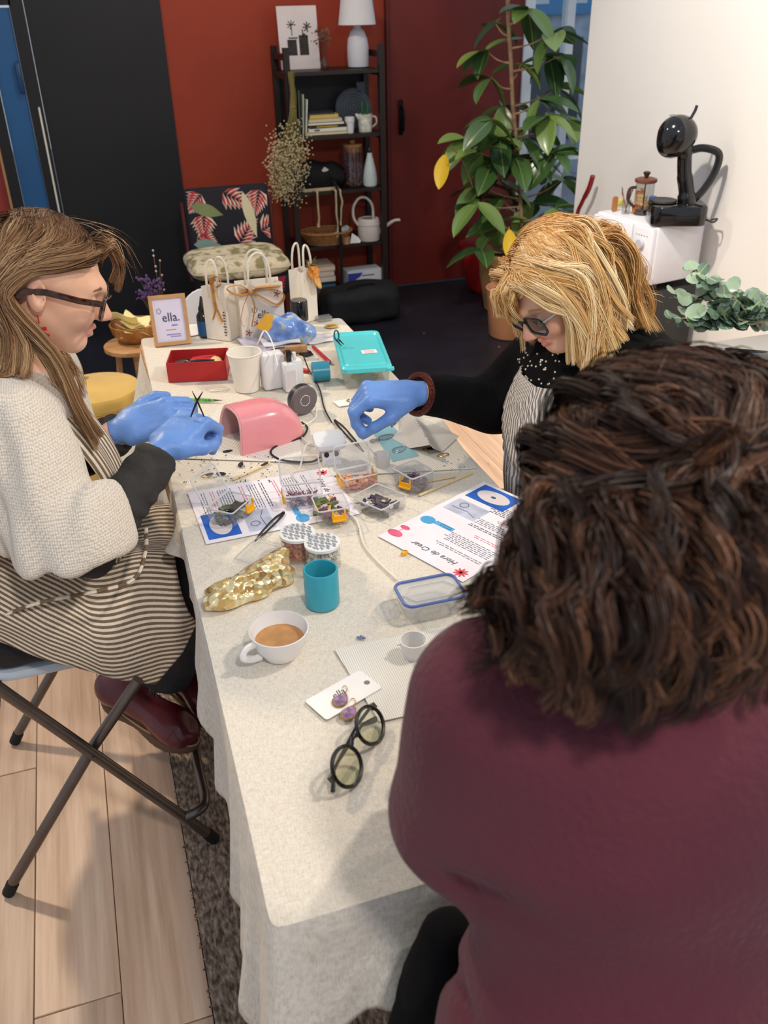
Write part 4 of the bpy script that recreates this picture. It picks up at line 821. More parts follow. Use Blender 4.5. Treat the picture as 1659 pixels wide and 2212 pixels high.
for x, y in ((.12, .50), (.46, .66)): ob('shoe', nets(inter(union([cap((x, y-.02, .05), (x, y+.13, .045), .044, .038), cap((x, y, .06), (x, y, .12), .05)], .02), half((0, 0, .009), (0, 0, -1)), .004), (x-.1, y-.1, 0), (x+.1, y+.22, .2), .008), M_black, pf, 180, world=True)
for s in (1, -1):
    ob('eye', B().sphere(hf(.0768, s*.031, -.002), .0118, 12, 8), _M['eye_white'], pf, 180, world=True)
skF = union([eli((-.014, 0, .032), (.102, .083, .092)), eli((.02, 0, -.02), (.066, .061, .085))], .02)
bodyF = union([under(skF, Mf), sf, neckF], .01); H = []
tie = aty(1585, 1005, .462)
# crown hair swept back to the tie, in soft locks
tl = np.linalg.inv(Mf) @ np.append(tie, 1)
def swept(xr, yr, w1, s1, w2, s2, n, per):
    H.append(group([scalp_roots(Mf, xr, yr), (hf(*w1), s1), (hf(*w2), s2), (tuple(tie+[0, .012, .004]), (.012, .014, .012))], n, per, .0034, .7, 18, wave=.0022, freq=8, shell=bodyF, lift=(.003, .012), M=Mf))
swept((.0, .085), (-.05, .05), (.0, .0, .122), (.03, .05, .004), (-.075, .0, .098), (.014, .05, .012), 110, 44)
swept((-.04, .04), (.0, .055), (-.02, .05, .105), (.03, .012, .006), (-.085, .04, .075), (.012, .016, .014), 60, 44)
swept((-.03, .05), (-.055, .0), (-.02, -.05, .105), (.03, .012, .006), (-.085, -.04, .075), (.012, .016, .014), 50, 44)
swept((-.05, .02), (-.06, .06), (-.06, .0, .11), (.02, .06, .006), (-.10, .0, .07), (.01, .045, .014), 80, 44)
swept((.0, .08), (.035, .074), (.01, .086, .066), (.03, .008, .022), (-.06, .080, .050), (.02, .008, .022), 80, 44)
swept((-.02, .08), (.055, .074), (.0, .094, .025), (.03, .004, .014), (-.06, .088, .015), (.02, .006, .014), 50, 44)
swept((.0, .08), (-.074, -.035), (.01, -.086, .066), (.03, .008, .022), (-.06, -.080, .050), (.02, .008, .022), 60, 40)
# lower hair: curls falling over nape and shoulders
def curls(lo, n, per, r1, r2, s2, r3, s3, wave=.0085, fr=19): H.append(group([lo, (r1, (.02, .02, .016)), (r2, s2), (r3, s3)], n, per, .0030, .7, 30, wave=wave, freq=fr, shell=bodyF, lift=(.004, .026)))
def side_roots(a0, a1, z0, z1):
    def f(n, g):
        a = np.radians((a0+a1)/2+(a1-a0)/2*np.tanh(g[:, 0]*.8)); z = (z0+z1)/2+(z1-z0)/2*np.tanh(g[:, 2]*.8); k = np.sqrt(np.maximum(1-((z-.032)/.09)**2, .05)); return np.stack([-.014+.099*k*np.cos(a), .079*k*np.sin(a), z], 1) @ Mf[:3, :3].T + Mf[:3, 3]
    return (f, None)
A_ = lambda px, py, y: tuple(aty(px, py, y))
curls(side_roots(95, 140, -.03, .05), 46, 34, A_(1225, 1110, .50), A_(1165, 1265, .485), (.018, .03, .018), A_(1100, 1385, .47), (.026, .03, .018))
curls(side_roots(90, 125, -.04, .03), 22, 30, A_(1215, 1120, .53), A_(1135, 1265, .53), (.012, .03, .014), A_(1050, 1350, .52), (.012, .02, .010), .008, 20)
curls(side_roots(120, 180, -.04, .05), 60, 34, A_(1270, 1130, .46), A_(1230, 1290, .42), (.03, .02, .02), A_(1220, 1430, .40), (.03, .016, .03))
curls(side_roots(150, 215, -.05, .06), 70, 36, A_(1400, 1120, .44), A_(1370, 1290, .385), (.035, .015, .02), A_(1350, 1480, .37), (.035, .014, .024))
curls(side_roots(170, 235, -.05, .06), 70, 36, A_(1540, 1120, .43), A_(1520, 1280, .375), (.035, .015, .02), A_(1490, 1450, .36), (.04, .014, .026))
curls(side_roots(200, 285, -.05, .05), 60, 30, A_(1680, 1120, .44), A_(1660, 1280, .39), (.03, .02, .02), A_(1640, 1430, .37), (.04, .02, .03))
curls((lambda n, g: tie+RNG.normal(0, .008, (n, 3)), None), 40, 40, A_(1590, 1090, .425), A_(1585, 1230, .375), (.02, .008, .015), A_(1575, 1400, .355), (.024, .01, .025), .007, 20)
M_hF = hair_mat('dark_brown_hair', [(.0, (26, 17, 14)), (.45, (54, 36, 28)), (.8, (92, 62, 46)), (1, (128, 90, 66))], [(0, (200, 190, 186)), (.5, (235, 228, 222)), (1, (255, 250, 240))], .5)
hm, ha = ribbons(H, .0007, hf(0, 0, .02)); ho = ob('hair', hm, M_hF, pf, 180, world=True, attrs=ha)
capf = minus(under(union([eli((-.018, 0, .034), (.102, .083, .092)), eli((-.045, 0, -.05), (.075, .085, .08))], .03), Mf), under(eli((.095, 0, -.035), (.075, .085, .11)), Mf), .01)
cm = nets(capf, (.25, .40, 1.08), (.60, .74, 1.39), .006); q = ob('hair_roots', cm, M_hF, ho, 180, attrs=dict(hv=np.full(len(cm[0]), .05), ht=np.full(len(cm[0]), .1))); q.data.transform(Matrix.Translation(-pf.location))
Ft = frame(tie, hf(-.3, 0, 0)-np.array(hf(0, 0, 0)))
ob('hair_tie', B().tube([tuple((Ft @ np.array([.004, .017*math.cos(a), .012*math.sin(a), 1]))[:3]) for a in np.linspace(0, 2*PI, 20, endpoint=False)], .005, 8, closed=True), M_black, pf, 60, world=True)
stool('wooden stool under the person in the maroon sweater', .385, .34, .44, M_tw)

# ================================================================== FURNITURE AND THINGS AROUND THE ROOM
M_steel = mat('grey_steel', (112, 104, 98), .32, .85, var=(20, .1)); M_foot = mat('black_rubber', (22, 22, 24), .6); M_wht = mat('white_plastic', (226, 226, 228), .35); M_blkp = mat('black_plastic', (20, 20, 22), .3, coat=.3)
M_dark = mat('dark_stained_wood', (30, 22, 20), .45, var=(18, .2)); M_paper = mat('white_paper', (238, 236, 232), .8)
# folding chair
fc = thing('folding_chair', 'folding chair with grey steel tubes and pale seat under the person in the cream sweater', 'chair', (-.18, 1.62, 0))
def wtube(name, pts, r, m, n=10): return ob(name, B().tube(pts, r, n), m, fc, world=True)
for y, dz in ((1.385, 0), (1.845, 0)):
    a = wtube('frame_tube', [(.030, y, .02), (-.165, y, .335), (-.335, y, .61), (-.40, y, .80)], .0115, M_steel)
    q = ob('foot_cap', B().tube([(.036, y, .008), (.022, y, .034)], .0132, 10), M_foot, a); q.data.transform(Matrix.Translation(-fc.location))
    a = wtube('leg_tube', [(-.389, y+.008, .02), (-.165, y+.022, .335), (-.055, y+.022, .475)], .0115, M_steel)
    q = ob('foot_cap', B().tube([(-.395, y+.008, .006), (-.380, y+.008, .032)], .0132, 10), M_foot, a); q.data.transform(Matrix.Translation(-fc.location))
    wtube('pivot_bolt', [(-.165, y-.014, .335), (-.165, y+.036, .335)], .005, M_steel, 8)
wtube('foot_bar', crom([(-.022, 1.385, .100), (.012, 1.385, .108), (.030, 1.41, .108), (.030, 1.50, .108), (.030, 1.73, .108), (.030, 1.82, .108), (.012, 1.845, .108), (-.022, 1.845, .100)], 5), .0105, M_steel)
wtube('seat_bar', [(-.325, 1.40, .44), (-.325, 1.84, .44)], .008, M_steel)
ob('seat', B().rbox((-.215, 1.672, .447), (.25, .31, .026), .05, .010), mat('pale_seat', (206, 216, 226), .4), fc, world=True)
ob('backrest', B().rbox((-.415, 1.625, .70), (.03, .42, .15), .012), _M['pale_seat'], fc, world=True)

# shelving rack against the red wall
SX0, SX1, SY0, SY1 = 1.117, 1.662, 5.0, 5.33; LV = [1.282, .967, .680, .380, .070]
sh = thing('shelf_rack', 'tall dark wooden shelf rack with five boards against the red wall', 'shelf', ((SX0+SX1)/2, 5.165, 0))
for x in (SX0+.015, SX1-.015):
    for y in (SY0+.02, SY1-.02): ob('post', B().box((x, y, .70), (.03, .035, 1.39)), M_dark, sh, 0, world=True)
    for z in LV+[1.37]: ob('side_rail', B().box((x, 5.165, z-.02), (.022, .26, .03)), M_dark, sh, 0, world=True)
for z in LV: ob('shelf_board', B().box(((SX0+SX1)/2, 5.165, z-.010), (SX1-SX0-.06, .31, .018)), M_dark, sh, 0, world=True)
ob('back_panel', B().box(((SX0+SX1)/2, SY1-.004, 1.12), (SX1-SX0-.06, .006, .31)), mat('panel_dark', (26, 26, 34), .6), sh, 0, world=True)
def on(px, py, y, lv): return (aty(px, py, y)[0], y, LV[lv])
# art print
p = on(650, 140, 5.20, 0); ar = thing('art_print', 'white art print of palm trees leaning on the rack top', 'picture', p)
M_ink = mat('ink', (52, 50, 48), .8, var=(40, .5)); TL = Matrix.Rotation(-.13, 4, 'X')
ob('sheet', B().box((0, 0, .15), (.215, .006, .30)).xf(TL), mat('print_white', (214, 204, 204), .7), ar, 0)
b = B()
b.box((-.038, -.0035, .105), (.05, .001, .075)).box((.026, -.0035, .115), (.05, .001, .095)).box((.024, -.0036, .165), (.006, .001, .05)).box((.03, -.0036, .16), (.016, .001, .02))
b.box((-.035, -.0035, .185), (.004, .001, .05)).box((-.03, -.0035, .15), (.05, .001, .006))
for a in range(7): t = a*.75; b.box((-.035+.013*math.cos(t), -.0036, .212+.011*math.sin(t)), (.024, .001, .004), 0, 0, -t)
for a in range(7): t = a*.8; b.box((.05+.012*math.cos(t), -.0036, .2+.014*math.sin(t)), (.022, .001, .006), 0, 0, -t)
ob('photo_print', b.xf(TL), M_ink, ar, 0)['kind'] = 'stuff'
# dried flowers in a small dark bottle
p = on(701, 143, 5.12, 0); dv = thing('flower_vase', 'small brown bottle with dried brown flowers on the rack top', 'vase', p)
ob('bottle', B().lathe([(.018, 0), (.022, .008), (.022, .032), (.010, .048), (.010, .060), (.007, .060)], n=18), mat('brown_glass', (82, 52, 44), .25), dv)
def sprig(n, r, h, base, spread, seed):
    g = np.random.default_rng(seed); st, fl = B(), B()
    for k in range(n):
        a = g.uniform(0, 6.28); q = (base[0]+spread*math.cos(a)*g.uniform(.2, 1), base[1]+spread*math.sin(a)*g.uniform(.2, 1), base[2]+h*g.uniform(.5, 1))
        st.tube(crom([base, ((base[0]*2+q[0])/3, (base[1]*2+q[1])/3, base[2]+(q[2]-base[2])*.5), q], 4), .0009, 4)
        for _ in range(7): c = np.array(q)+g.normal(0, r, 3); fl.sphere(tuple(c), g.uniform(.3, .6)*r, 6, 4)
    return st, fl
st, f = sprig(16, .009, .13, (0, 0, .058), .05, 3); ob('stems', st, mat('dry_stem', (96, 74, 50), .9), dv)['kind'] = 'stuff'; ob('flowers', f, mat('dry_brown_flower', (126, 92, 76), .9), dv)['kind'] = 'stuff'
# table lamp
p = on(774, 145, 5.14, 0); la = thing('table_lamp', 'white ceramic table lamp with white cone shade on the rack top', 'lamp', p)
ob('base', B().lathe([(.042, 0), (.055, .006), (.058, .05), (.058, .10), (.052, .14), (.036, .175), (.020, .19), (.020, .20)], n=32), mat('lamp_ceramic', (206, 206, 214), .45, bump=(90, .2)), la)
ob('neck', B().lathe([(.008, .19), (.008, .24)], n=10), M_steel, la)
ob('shade', B().lathe([(.100, .205), (.074, .39), (.072, .39), (.098, .205)], n=40, cap0=False, cap1=False).lathe([(.074, .388), (.002, .388)], n=40, cap0=False), mat('lamp_shade', (216, 214, 216), .8, bump=(200, .15)), la)
# upright books and stacked books
def book(loc, size, c, label, rz=0.0, lean=0.0, group=None):
    t = thing('book', label, 'book', loc, rz, group); w, d, h = size; nm = 'cover_%d_%d_%d' % c
    M = Matrix.Rotation(lean, 4, 'Y'); cov = B().box((-w/2+.001, 0, h/2), (.002, d, h)).box((w/2-.001, 0, h/2), (.002, d, h)).box((0, -d/2+.001, h/2), (w, .002, h))
    ob('cover', cov.xf(M), mat(nm, c, .5), t, 0); ob('pages', B().box((0, .002, h/2), (w-.005, d-.006, h-.006)).xf(M), mat('pages', (222, 212, 190), .9), t, 0)
    return t
G1 = 'upright books on the rack'
for k, (px, w, h, c, nm) in enumerate(((634, .012, .215, (60, 92, 76), 'green'), (643, .014, .225, (52, 82, 70), 'dark green'), (650, .010, .205, (196, 196, 182), 'off-white'), (656, .012, .18, (206, 214, 204), 'pale mint'))):
    q = on(px, 288, 5.10, 1); book((q[0], 5.12, LV[1]), (w, .15, h), c, f'{nm} book standing upright at the left of the rack', 0, .03*k, G1)
z = LV[1]; q = on(700, 288, 5.09, 1)
for k, (w, t, c, nm) in enumerate(((.235, .016, (222, 208, 170), 'cream paperback at the bottom of the stack'), (.215, .020, (226, 222, 210), 'white paperback second from the bottom of the stack'), (.205, .014, (40, 34, 28), 'black book with gold lettering in the stack'), (.20, .014, (228, 222, 206), 'white book above the black one in the stack'), (.185, .018, (206, 196, 168), 'beige book in the middle of the stack'), (.16, .022, (206, 178, 96), 'yellow and red book near the top of the stack'), (.15, .010, (54, 58, 66), 'dark magazine topping the stack of books'))):
    t_ = thing('book', nm, 'book', (q[0]+.006*(k % 3)-.01*(k > 3)-.014*(k > 4), q[1]+.02, z), .02*(k % 3), 'books stacked on the rack')
    cov = B().box((0, 0, .001), (w, .15, .002)).box((0, 0, t-.001), (w, .15, .002)).box((0, -.074, t/2), (w, .002, t)); ob('cover', cov, mat('cover_%d_%d_%d' % c, c, .5), t_, 0); ob('pages', B().box((0, .001, t/2), (w-.006, .144, t-.004)), _M['pages'], t_, 0)
    if k == 2: ob('title', B().box((-.01, -.0755, t/2), (.12, .001, .005)), mat('gold_print', (206, 168, 70), .5), t_, 0)
    if k == 1: ob('title', B().box((-.06, -.0755, t/2), (.03, .001, .007)), M_ink, t_, 0)
    z += t
# objects at the right of the stack
p = on(766, 280, 5.22, 1); rb_ = thing('round_board', 'grey round serving board with carved spiral leaning at the back of the rack', 'board', p); M = Matrix.Rotation(-.12, 4, 'X') @ Matrix.Translation((0, 0, .105)) @ Matrix.Rotation(PI/2, 4, 'X')
ob('disc', B().lathe([(.0, -.006), (.10, -.006), (.105, -.003), (.105, .003), (.10, .006), (.0, .006)], n=40).xf(M), mat('slate', (70, 78, 88), .6, var=(30, .3)), rb_)
ob('handle', B().rbox((.05, .105, -.006), (.05, .06, .012), .008).xf(M), _M['slate'], rb_)
ob('spiral', B().tube([(.008*k*.11*math.cos(k*.35)+0, .008*k*.11*math.sin(k*.35), .0065) for k in range(4, 108)], .0016, 4).xf(M), mat('slate_light', (120, 128, 138), .6), rb_)
p = on(756, 285, 5.06, 1); c_ = thing('paper_cup', 'small white lidded cup on the rack beside the stacked books', 'cup', p); ob('body', B().lathe([(.020, 0), (.025, .06), (.0255, .06)], n=20), M_wht, c_); ob('lid', B().lathe([(.027, .058), (.027, .080), (.024, .082)], n=20), M_wht, c_)
p = on(789, 283, 5.08, 1); pt = thing('pitcher', 'white patterned pitcher holding a green succulent on the rack', 'pitcher', p)
ob('body', B().cup(.036, .09, .004, .041), mat('pitcher_white', (206, 208, 196), .4, var=(34, .35)), pt); ob('handle', B().tube(crom([(.038, 0, .075), (.062, 0, .07), (.066, 0, .04), (.04, 0, .02)], 5), .005, 8), _M['pitcher_white'], pt)
ob('spout', B().tube([(-.034, 0, .07), (-.052, 0, .092)], [.012, .006], 8), _M['pitcher_white'], pt)
for k in range(4):
    a = k*1.6+.4; ob('succulent_leaf', B().tube(crom([(.01*math.cos(a), .01*math.sin(a), .06), (.022*math.cos(a), .022*math.sin(a), .13), (.014*math.cos(a+.4), .014*math.sin(a), .17-.01*k)], 5), [.009, .010, .011, .012, .012, .011, .010, .008, .006, .004, .002], 8, flat=.5), mat('succulent', (44, 110, 66), .5), pt)
# third board: black bag, tray, jar, bottle
p = on(700, 405, 5.14, 2); bg_ = thing('fabric_bag', 'crumpled black fabric bag with a white tag on the rack', 'bag', p)
f = fabric_noise(union([eli((-.03, 0, .07), (.13, .10, .07)), eli((.05, 0, .055), (.10, .09, .05)), eli((-.09, 0, .06), (.07, .09, .075))], .04), .012, 60, 8); f = inter(f, half((0, 0, .012), (0, 0, -1)), .004)
ob('bag_body', nets(f, (-.2, -.12, 0), (.18, .12, .18), .007), mat('black_bag_cloth', (14, 14, 16), .9, bump=(60, .3)), bg_, 180); ob('tag', B().box((-.012, -.088, .105), (.028, .002, .028), 0, .5, .6), M_paper, bg_, 0)
ob('strap', B().tube(crom([(.03, -.09, .05), (.035, -.15, .015), (.037, -.165, -.06), (.04, -.163, -.30), (.035, -.165, -.58)], 6), .009, 6, flat=.25), _M['black_bag_cloth'], bg_)
p = on(690, 410, 5.07, 2); tr = thing('wooden_tray', 'pale wooden tray under the black bag on the rack', 'tray', p); ob('tray_base', B().box((0, 0.02, .005), (.20, .12, .008)), mat('pale_wood', (196, 178, 150), .6), tr, 0); ob('tray_rim', B().box((0, -.04, .008), (.20, .008, .016)).box((0, .078, .008), (.20, .008, .016)), _M['pale_wood'], tr, 0)
for px, y0, y1, sd_ in ((684, 412, 487, 1), (724, 400, 508, 2), (734, 398, 482, 3)):
    g = np.random.default_rng(sd_); x = aty(px, 410, 4.985)[0]; z0, z1 = LV[2]+.004, aty(px, y1, 4.985)[2]
    pts = [(x-.01, 5.03, z0), (x, 4.982, z0+.002), (x, 4.975, z0-.02)]+[(x+g.normal(0, .004), 4.978+g.normal(0, .002), z0-.02-(z0-.02-z1)*t) for t in (.25, .5, .75, 1)]
    b = B().tube(crom(pts, 5), .0055, 6); b.box((pts[-1][0], pts[-1][1], pts[-1][2]), (.014, .008, .02)); tag(ob('cord', b, mat('cotton_cord', (206, 184, 148), .9, bump=(300, .6)), loc=tuple(pts[1]), world=True), {1: 'single beige cotton cord hanging from the pale tray', 2: 'long beige cotton cord touching the wicker basket beside the black strap', 3: 'shorter beige cotton cord beside the long one on the rack'}[sd_], 'cord', 'cotton cords on the rack')
p = on(764, 404, 5.10, 2); jr = thing('glass_jar', 'tall glass jar of dried lavender with a cork lid on the rack', 'jar', p)
ob('glass', B().lathe([(.056, 0), (.062, .006), (.062, .15), (.058, .185), (.062, .195), (.062, .215), (.058, .215), (.055, .19), (.058, .15), (.058, .008), (.0005, .008)], n=30), clear('jar_glass', (240, 236, 240), .06, .05), jr)
ob('lid', B().lathe([(.050, .185), (.053, .19), (.053, .222), (.050, .226)], n=26), mat('cork', (170, 122, 74), .8, var=(60, .2)), jr); ob('lid_knob', B().lathe([(.012, .226), (.016, .236), (.010, .246)], n=14), _M['cork'], jr)
b = B(); g = np.random.default_rng(5)
for k in range(420): a, r, zz = g.uniform(0, 6.28), .055*math.sqrt(g.random()), .010+g.random()*.115; b.sphere((r*math.cos(a), r*math.sin(a), zz), g.uniform(.003, .006), 5, 3)
ob('lavender', b, mat('lavender', (122, 92, 96), .9, var=(150, .6)), jr, 0)['kind'] = 'stuff'
p = on(800, 405, 5.05, 2); bo = thing('bottle_vase', 'pale teardrop bottle vase with dark stopper on the rack', 'vase', p); ob('body', B().lathe([(.030, 0), (.038, .008), (.040, .04), (.034, .09), (.022, .14), (.014, .17), (.013, .18)], n=28), mat('pale_glaze', (196, 208, 208), .35), bo); ob('stopper', B().lathe([(.011, .18), (.014, .186), (.013, .20), (.006, .208)], n=14), M_blkp, bo)
# fourth board: basket, cup, folded paper, watering can
p = on(706, 527, 5.08, 3); bk = thing('wicker_basket', 'shallow oval wicker basket on the rack', 'basket', p); wk = mat('wicker', (158, 108, 62), .7, var=(70, .3))
def oval(a, b_, z, n=36): return [(a*math.cos(2*PI*i/n), b_*math.sin(2*PI*i/n), z) for i in range(n)]
for k in range(6): ob('weave_band', B().tube([(x*(1+.02*(-1)**(i+k)), y*(1+.03*(-1)**(i+k)), z_) for i, (x, y, z_) in enumerate(oval(.105+.007*k, .075+.005*k, .006+.0105*k))], .006, 6, closed=True), wk, bk)
ob('rim', B().tube(oval(.148, .108, .070), .008, 8, closed=True), wk, bk); ob('bottom', B().rings([oval(.108, .078, .002), oval(.108, .078, .008)]), wk, bk)
p = on(744, 500, 5.09, 3); ck = thing('cloth_scrap', 'crumpled pale blue cloth scrap lying in the wicker basket', 'cloth', (p[0], p[1], LV[3]+.012)); f = fabric_noise(union([eli((0, 0, .05), (.03, .022, .022)), eli((-.02, 0, .025), (.04, .025, .025))], .02), .008, 120, 3); ob('folds', nets(f, (-.08, -.05, -.02), (.06, .05, .1), .004), mat('pale_blue_cloth', (196, 202, 206), .85), ck, 180)
p = on(748, 527, 5.02, 3); c_ = thing('tumbler', 'small tan wooden tumbler at the front of the rack', 'cup', p); ob('body', B().cup(.021, .042, .003, .023), mat('tan_wood', (178, 134, 92), .6), c_)
p = on(766, 527, 5.02, 3); b = B().add([(-.028, 0, 0), (.03, -.01, 0), (.0, .03, 0), (-.012, .005, .055), (.024, .012, .03), (.036, -.008, .012)], [(0, 1, 3), (1, 4, 3), (1, 5, 4), (4, 2, 3), (2, 0, 3), (0, 2, 1), (5, 2, 4), (1, 2, 5)]); tag(ob('folded_paper', b, M_paper, loc=(p[0], p[1], p[2]), sharp=0), 'small white folded paper ornament at the front of the rack', 'ornament')
p = on(797, 522, 5.07, 3); wc = thing('watering_can', 'white metal watering can with long spout on the rack', 'watering can', p); M_can = mat('can_white', (214, 206, 198), .4)
ob('body', B().lathe([(.062, 0), (.064, .004), (.064, .110), (.058, .122), (.046, .124), (.044, .118), (.056, .112)], n=32, cap1=False), M_can, wc); ob('rib', B().lathe([(.0645, .088), (.067, .091), (.0645, .094)], n=32, cap0=False, cap1=False), M_can, wc)
ob('handle', B().tube(crom([(.03, 0, .115), (.025, 0, .19), (-.01, 0, .235), (-.055, 0, .235), (-.088, 0, .19), (-.088, 0, .13), (-.062, 0, .085)], 6), .0075, 8), M_can, wc); ob('spout', B().tube(crom([(.055, 0, .03), (.10, -.005, .065), (.15, -.01, .095), (.19, -.012, .098)], 6), [.013]*6+[.010]*6+[.008]*7, 8), M_can, wc)
# lowest board: books, box, round basket, black bag on the floor
z = LV[4]; q = on(695, 640, 5.10, 4)
for k, (t, c, nm) in enumerate(((.030, (92, 96, 84), 'olive book at the bottom of the low stack'), (.028, (120, 84, 70), 'brown book in the low stack on the rack'), (.030, (60, 104, 134), 'blue book in the low stack on the rack'), (.012, (44, 50, 54), 'thin dark book in the low stack on the rack'), (.032, (220, 214, 200), 'white book in the low stack on the rack'), (.030, (226, 210, 190), 'cream book in the low stack on the rack'), (.030, (232, 206, 184), 'pale peach book on top of the low stack'))):
    t_ = thing('book', nm, 'book', (q[0]+.004*(-1)**k, q[1]+.01, z), .03*(k % 2), 'low stack of books on the rack'); cov = B().box((0, 0, .001), (.13, .18, .002)).box((0, 0, t-.001), (.13, .18, .002)).box((0, -.089, t/2), (.13, .002, t)); ob('cover', cov, mat('cover_%d_%d_%d' % c, c, .5), t_, 0); ob('pages', B().box((0, .001, t/2), (.124, .174, t-.004)), _M['pages'], t_, 0); z += t
p = on(783, 640, 5.10, 4); bk = thing('round_basket', 'round brown basket under the tissue box on the rack', 'basket', p)
for k in range(3): ob('weave_band', B().tube(oval(.11+.006*k, .095+.005*k, .008+.014*k), .008, 6, closed=True), wk, bk)
ob('bottom', B().rings([oval(.112, .097, .002), oval(.112, .097, .010)]), wk, bk); ob('rim', B().tube(oval(.122, .105, .05), .006, 8, closed=True), wk, bk); ob('lining', B().rings([oval(.112, .097, .034), oval(.112, .097, .043)]), mat('dark_lining', (40, 32, 26), .9), bk)
gb = thing('glove_box', 'white and blue cardboard glove box on the round basket', 'box', (p[0], p[1]-.005, LV[4]+.044), .02)
ob('carton', B().box((0, 0, .0475), (.215, .11, .095)), mat('carton_white', (222, 224, 230), .5), gb, 0); M_bl = mat('carton_blue', (58, 66, 158), .5)
ob('blue_flash', B().prism([(-.106, .02), (-.03, .06), (-.012, .085), (-.106, .085)], -.001, 0).xf(Matrix.Translation((0, -.0552, 0)) @ Matrix.Rotation(PI/2, 4, 'X')), M_bl, gb, 0); ob('violet_flash', B().prism([(.0, .004), (.105, .004), (.105, .03), (.06, .022)], -.001, 0).xf(Matrix.Translation((0, -.0552, 0)) @ Matrix.Rotation(PI/2, 4, 'X')), mat('carton_violet', (92, 76, 150), .5), gb, 0)
ob('print_line', B().box((.02, -.0556, .066), (.08, .001, .008)), mat('print_grey', (120, 124, 140), .6), gb, 0)
bb = thing('holdall', 'black holdall bag on the floor in front of the rack', 'bag', (1.42, 4.80, 0)); f = fabric_noise(inter(union([rb3((0, 0, .09), (.22, .12, .10), .06), eli((.05, 0, .16), (.15, .10, .05))], .05), half((0, 0, .004), (0, 0, -1)), .01), .008, 40, 12); ob('bag_body', nets(f, (-.28, -.18, -.02), (.28, .18, .26), .009), mat('holdall_black', (15, 15, 18), .75, bump=(40, .3)), bb, 180); ob('handle', B().tube(crom([(-.1, -.05, .185), (-.05, -.06, .22), (.05, -.06, .22), (.1, -.05, .19)], 5), .009, 6, flat=.4), _M['holdall_black'], bb)
# gypsophila bunch hanging from the rack
gp = thing('dried_bouquet', 'bunch of dried white gypsophila hanging upside down from the rack', 'bouquet', tuple(aty(628, 155, 4.97))); g = np.random.default_rng(9); st, fl = B(), B(); o0 = np.array(gp.location)
for k in range(60):
    px, py = 618+g.normal(0, 20), g.uniform(330, 440); 
    if abs(px-618) > 45: continue
    e = aty(px, py, 4.94+g.normal(0, .03))-o0; kn = aty(632+g.normal(0, 3), 232, 4.965)-o0; s0 = np.array([g.normal(0, .008), g.normal(0, .004), 0]); m_ = kn*.45+e*.55+g.normal(0, .006, 3)
    st.tube(crom([s0, kn, m_, e], 4), .0011, 4)
    for _ in range(26): c = e*(1-.35*g.random()**2)+kn*.0+g.normal(0, .024, 3)+np.array([0, 0, .03*g.random()]); fl.box(tuple(c), (.0055, .0055, .0055), g.random()*3, g.random()*3)
ob('stems', st, mat('dry_green_stem', (132, 122, 70), .9), gp)['kind'] = 'stuff'; ob('florets', fl, mat('dry_floret', (206, 190, 150), .9, var=(60, .25)), gp, 0)['kind'] = 'stuff'
ob('tie', B().tube(oval(.012, .010, aty(632, 232, 4.965)[2]-o0[2], 14), .003, 6, closed=True), mat('twine', (150, 120, 80), .9), gp)

# upholstered chair with palm-leaf print and cushion
uc = thing('upholstered_chair', 'chair upholstered in black palm-leaf fabric by the red wall', 'chair', (.715, 4.55, 0)); M_nv = mat('navy_fabric', (24, 24, 34), .8, bump=(160, .2)); M_mh = mat('mahogany', (82, 28, 24), .4)
ob('backrest', B().rbox((0, 0, 0), (.44, .06, .33), .03, .02).xf(Matrix.Translation((0, .20, .46)) @ Matrix.Rotation(-.10, 4, 'X')), M_nv, uc); ob('seat', B().rbox((0, -.01, .33), (.46, .42, .10), .04, .025), M_nv, uc)
for x in (-.2, .2):
    ob('leg', B().tube([(x, -.18, .34), (x, -.19, .0)], [.02, .015], 8), M_mh, uc); ob('leg', B().tube([(x, .17, .34), (x, .23, .0)], [.02, .015], 8), M_mh, uc); ob('back_post', B().tube([(x*1.12, .20, .33), (x*1.12, .245, .72)], .016, 8), M_mh, uc)
M_lr = mat('leaf_red_print', (176, 52, 60), .8); M_lp = mat('leaf_pale_print', (226, 206, 188), .8); M_lg = mat('leaf_green_print', (126, 138, 92), .8)
BM = Matrix.Translation((0, .20, .46)) @ Matrix.Rotation(-.10, 4, 'X') @ Matrix.Translation((0, -.0305, 0)) @ Matrix.Rotation(PI/2, 4, 'X'); g = np.random.default_rng(2)
def frond(cx, cy, ang, L, wdt, n, inner):
    b = B()
    for k in range(n):
        for s in (1, -1):
            t = k/(n-1); bx = t*L*.8; l = wdt*(1-.55*t); a = s*(.95-.5*t); w = .10*l+.004
            P = [(bx, 0), (bx+l*.5*math.cos(a)-w*math.sin(a), l*.5*math.sin(a)+w*math.cos(a)), (bx+l*math.cos(a), l*math.sin(a)), (bx+l*.5*math.cos(a)+w*math.sin(a), l*.5*math.sin(a)-w*math.cos(a))]
            if inner: P = [(p[0]*.94+bx*.06, p[1]*.9) for p in P]; P[1] = (P[1][0]*.6+P[3][0]*.4, P[1][1]*.6+P[3][1]*.4)
            c, s_ = math.cos(ang), math.sin(ang); b.add([(cx+x*c-y*s_, cy+x*s_+y*c, .0004 if inner else 0) for x, y in P], [(0, 1, 2, 3)])
    b.v = [(min(max(x, -.205), .205), min(max(y, .015), .318), z) for x, y, z in b.v]; return b
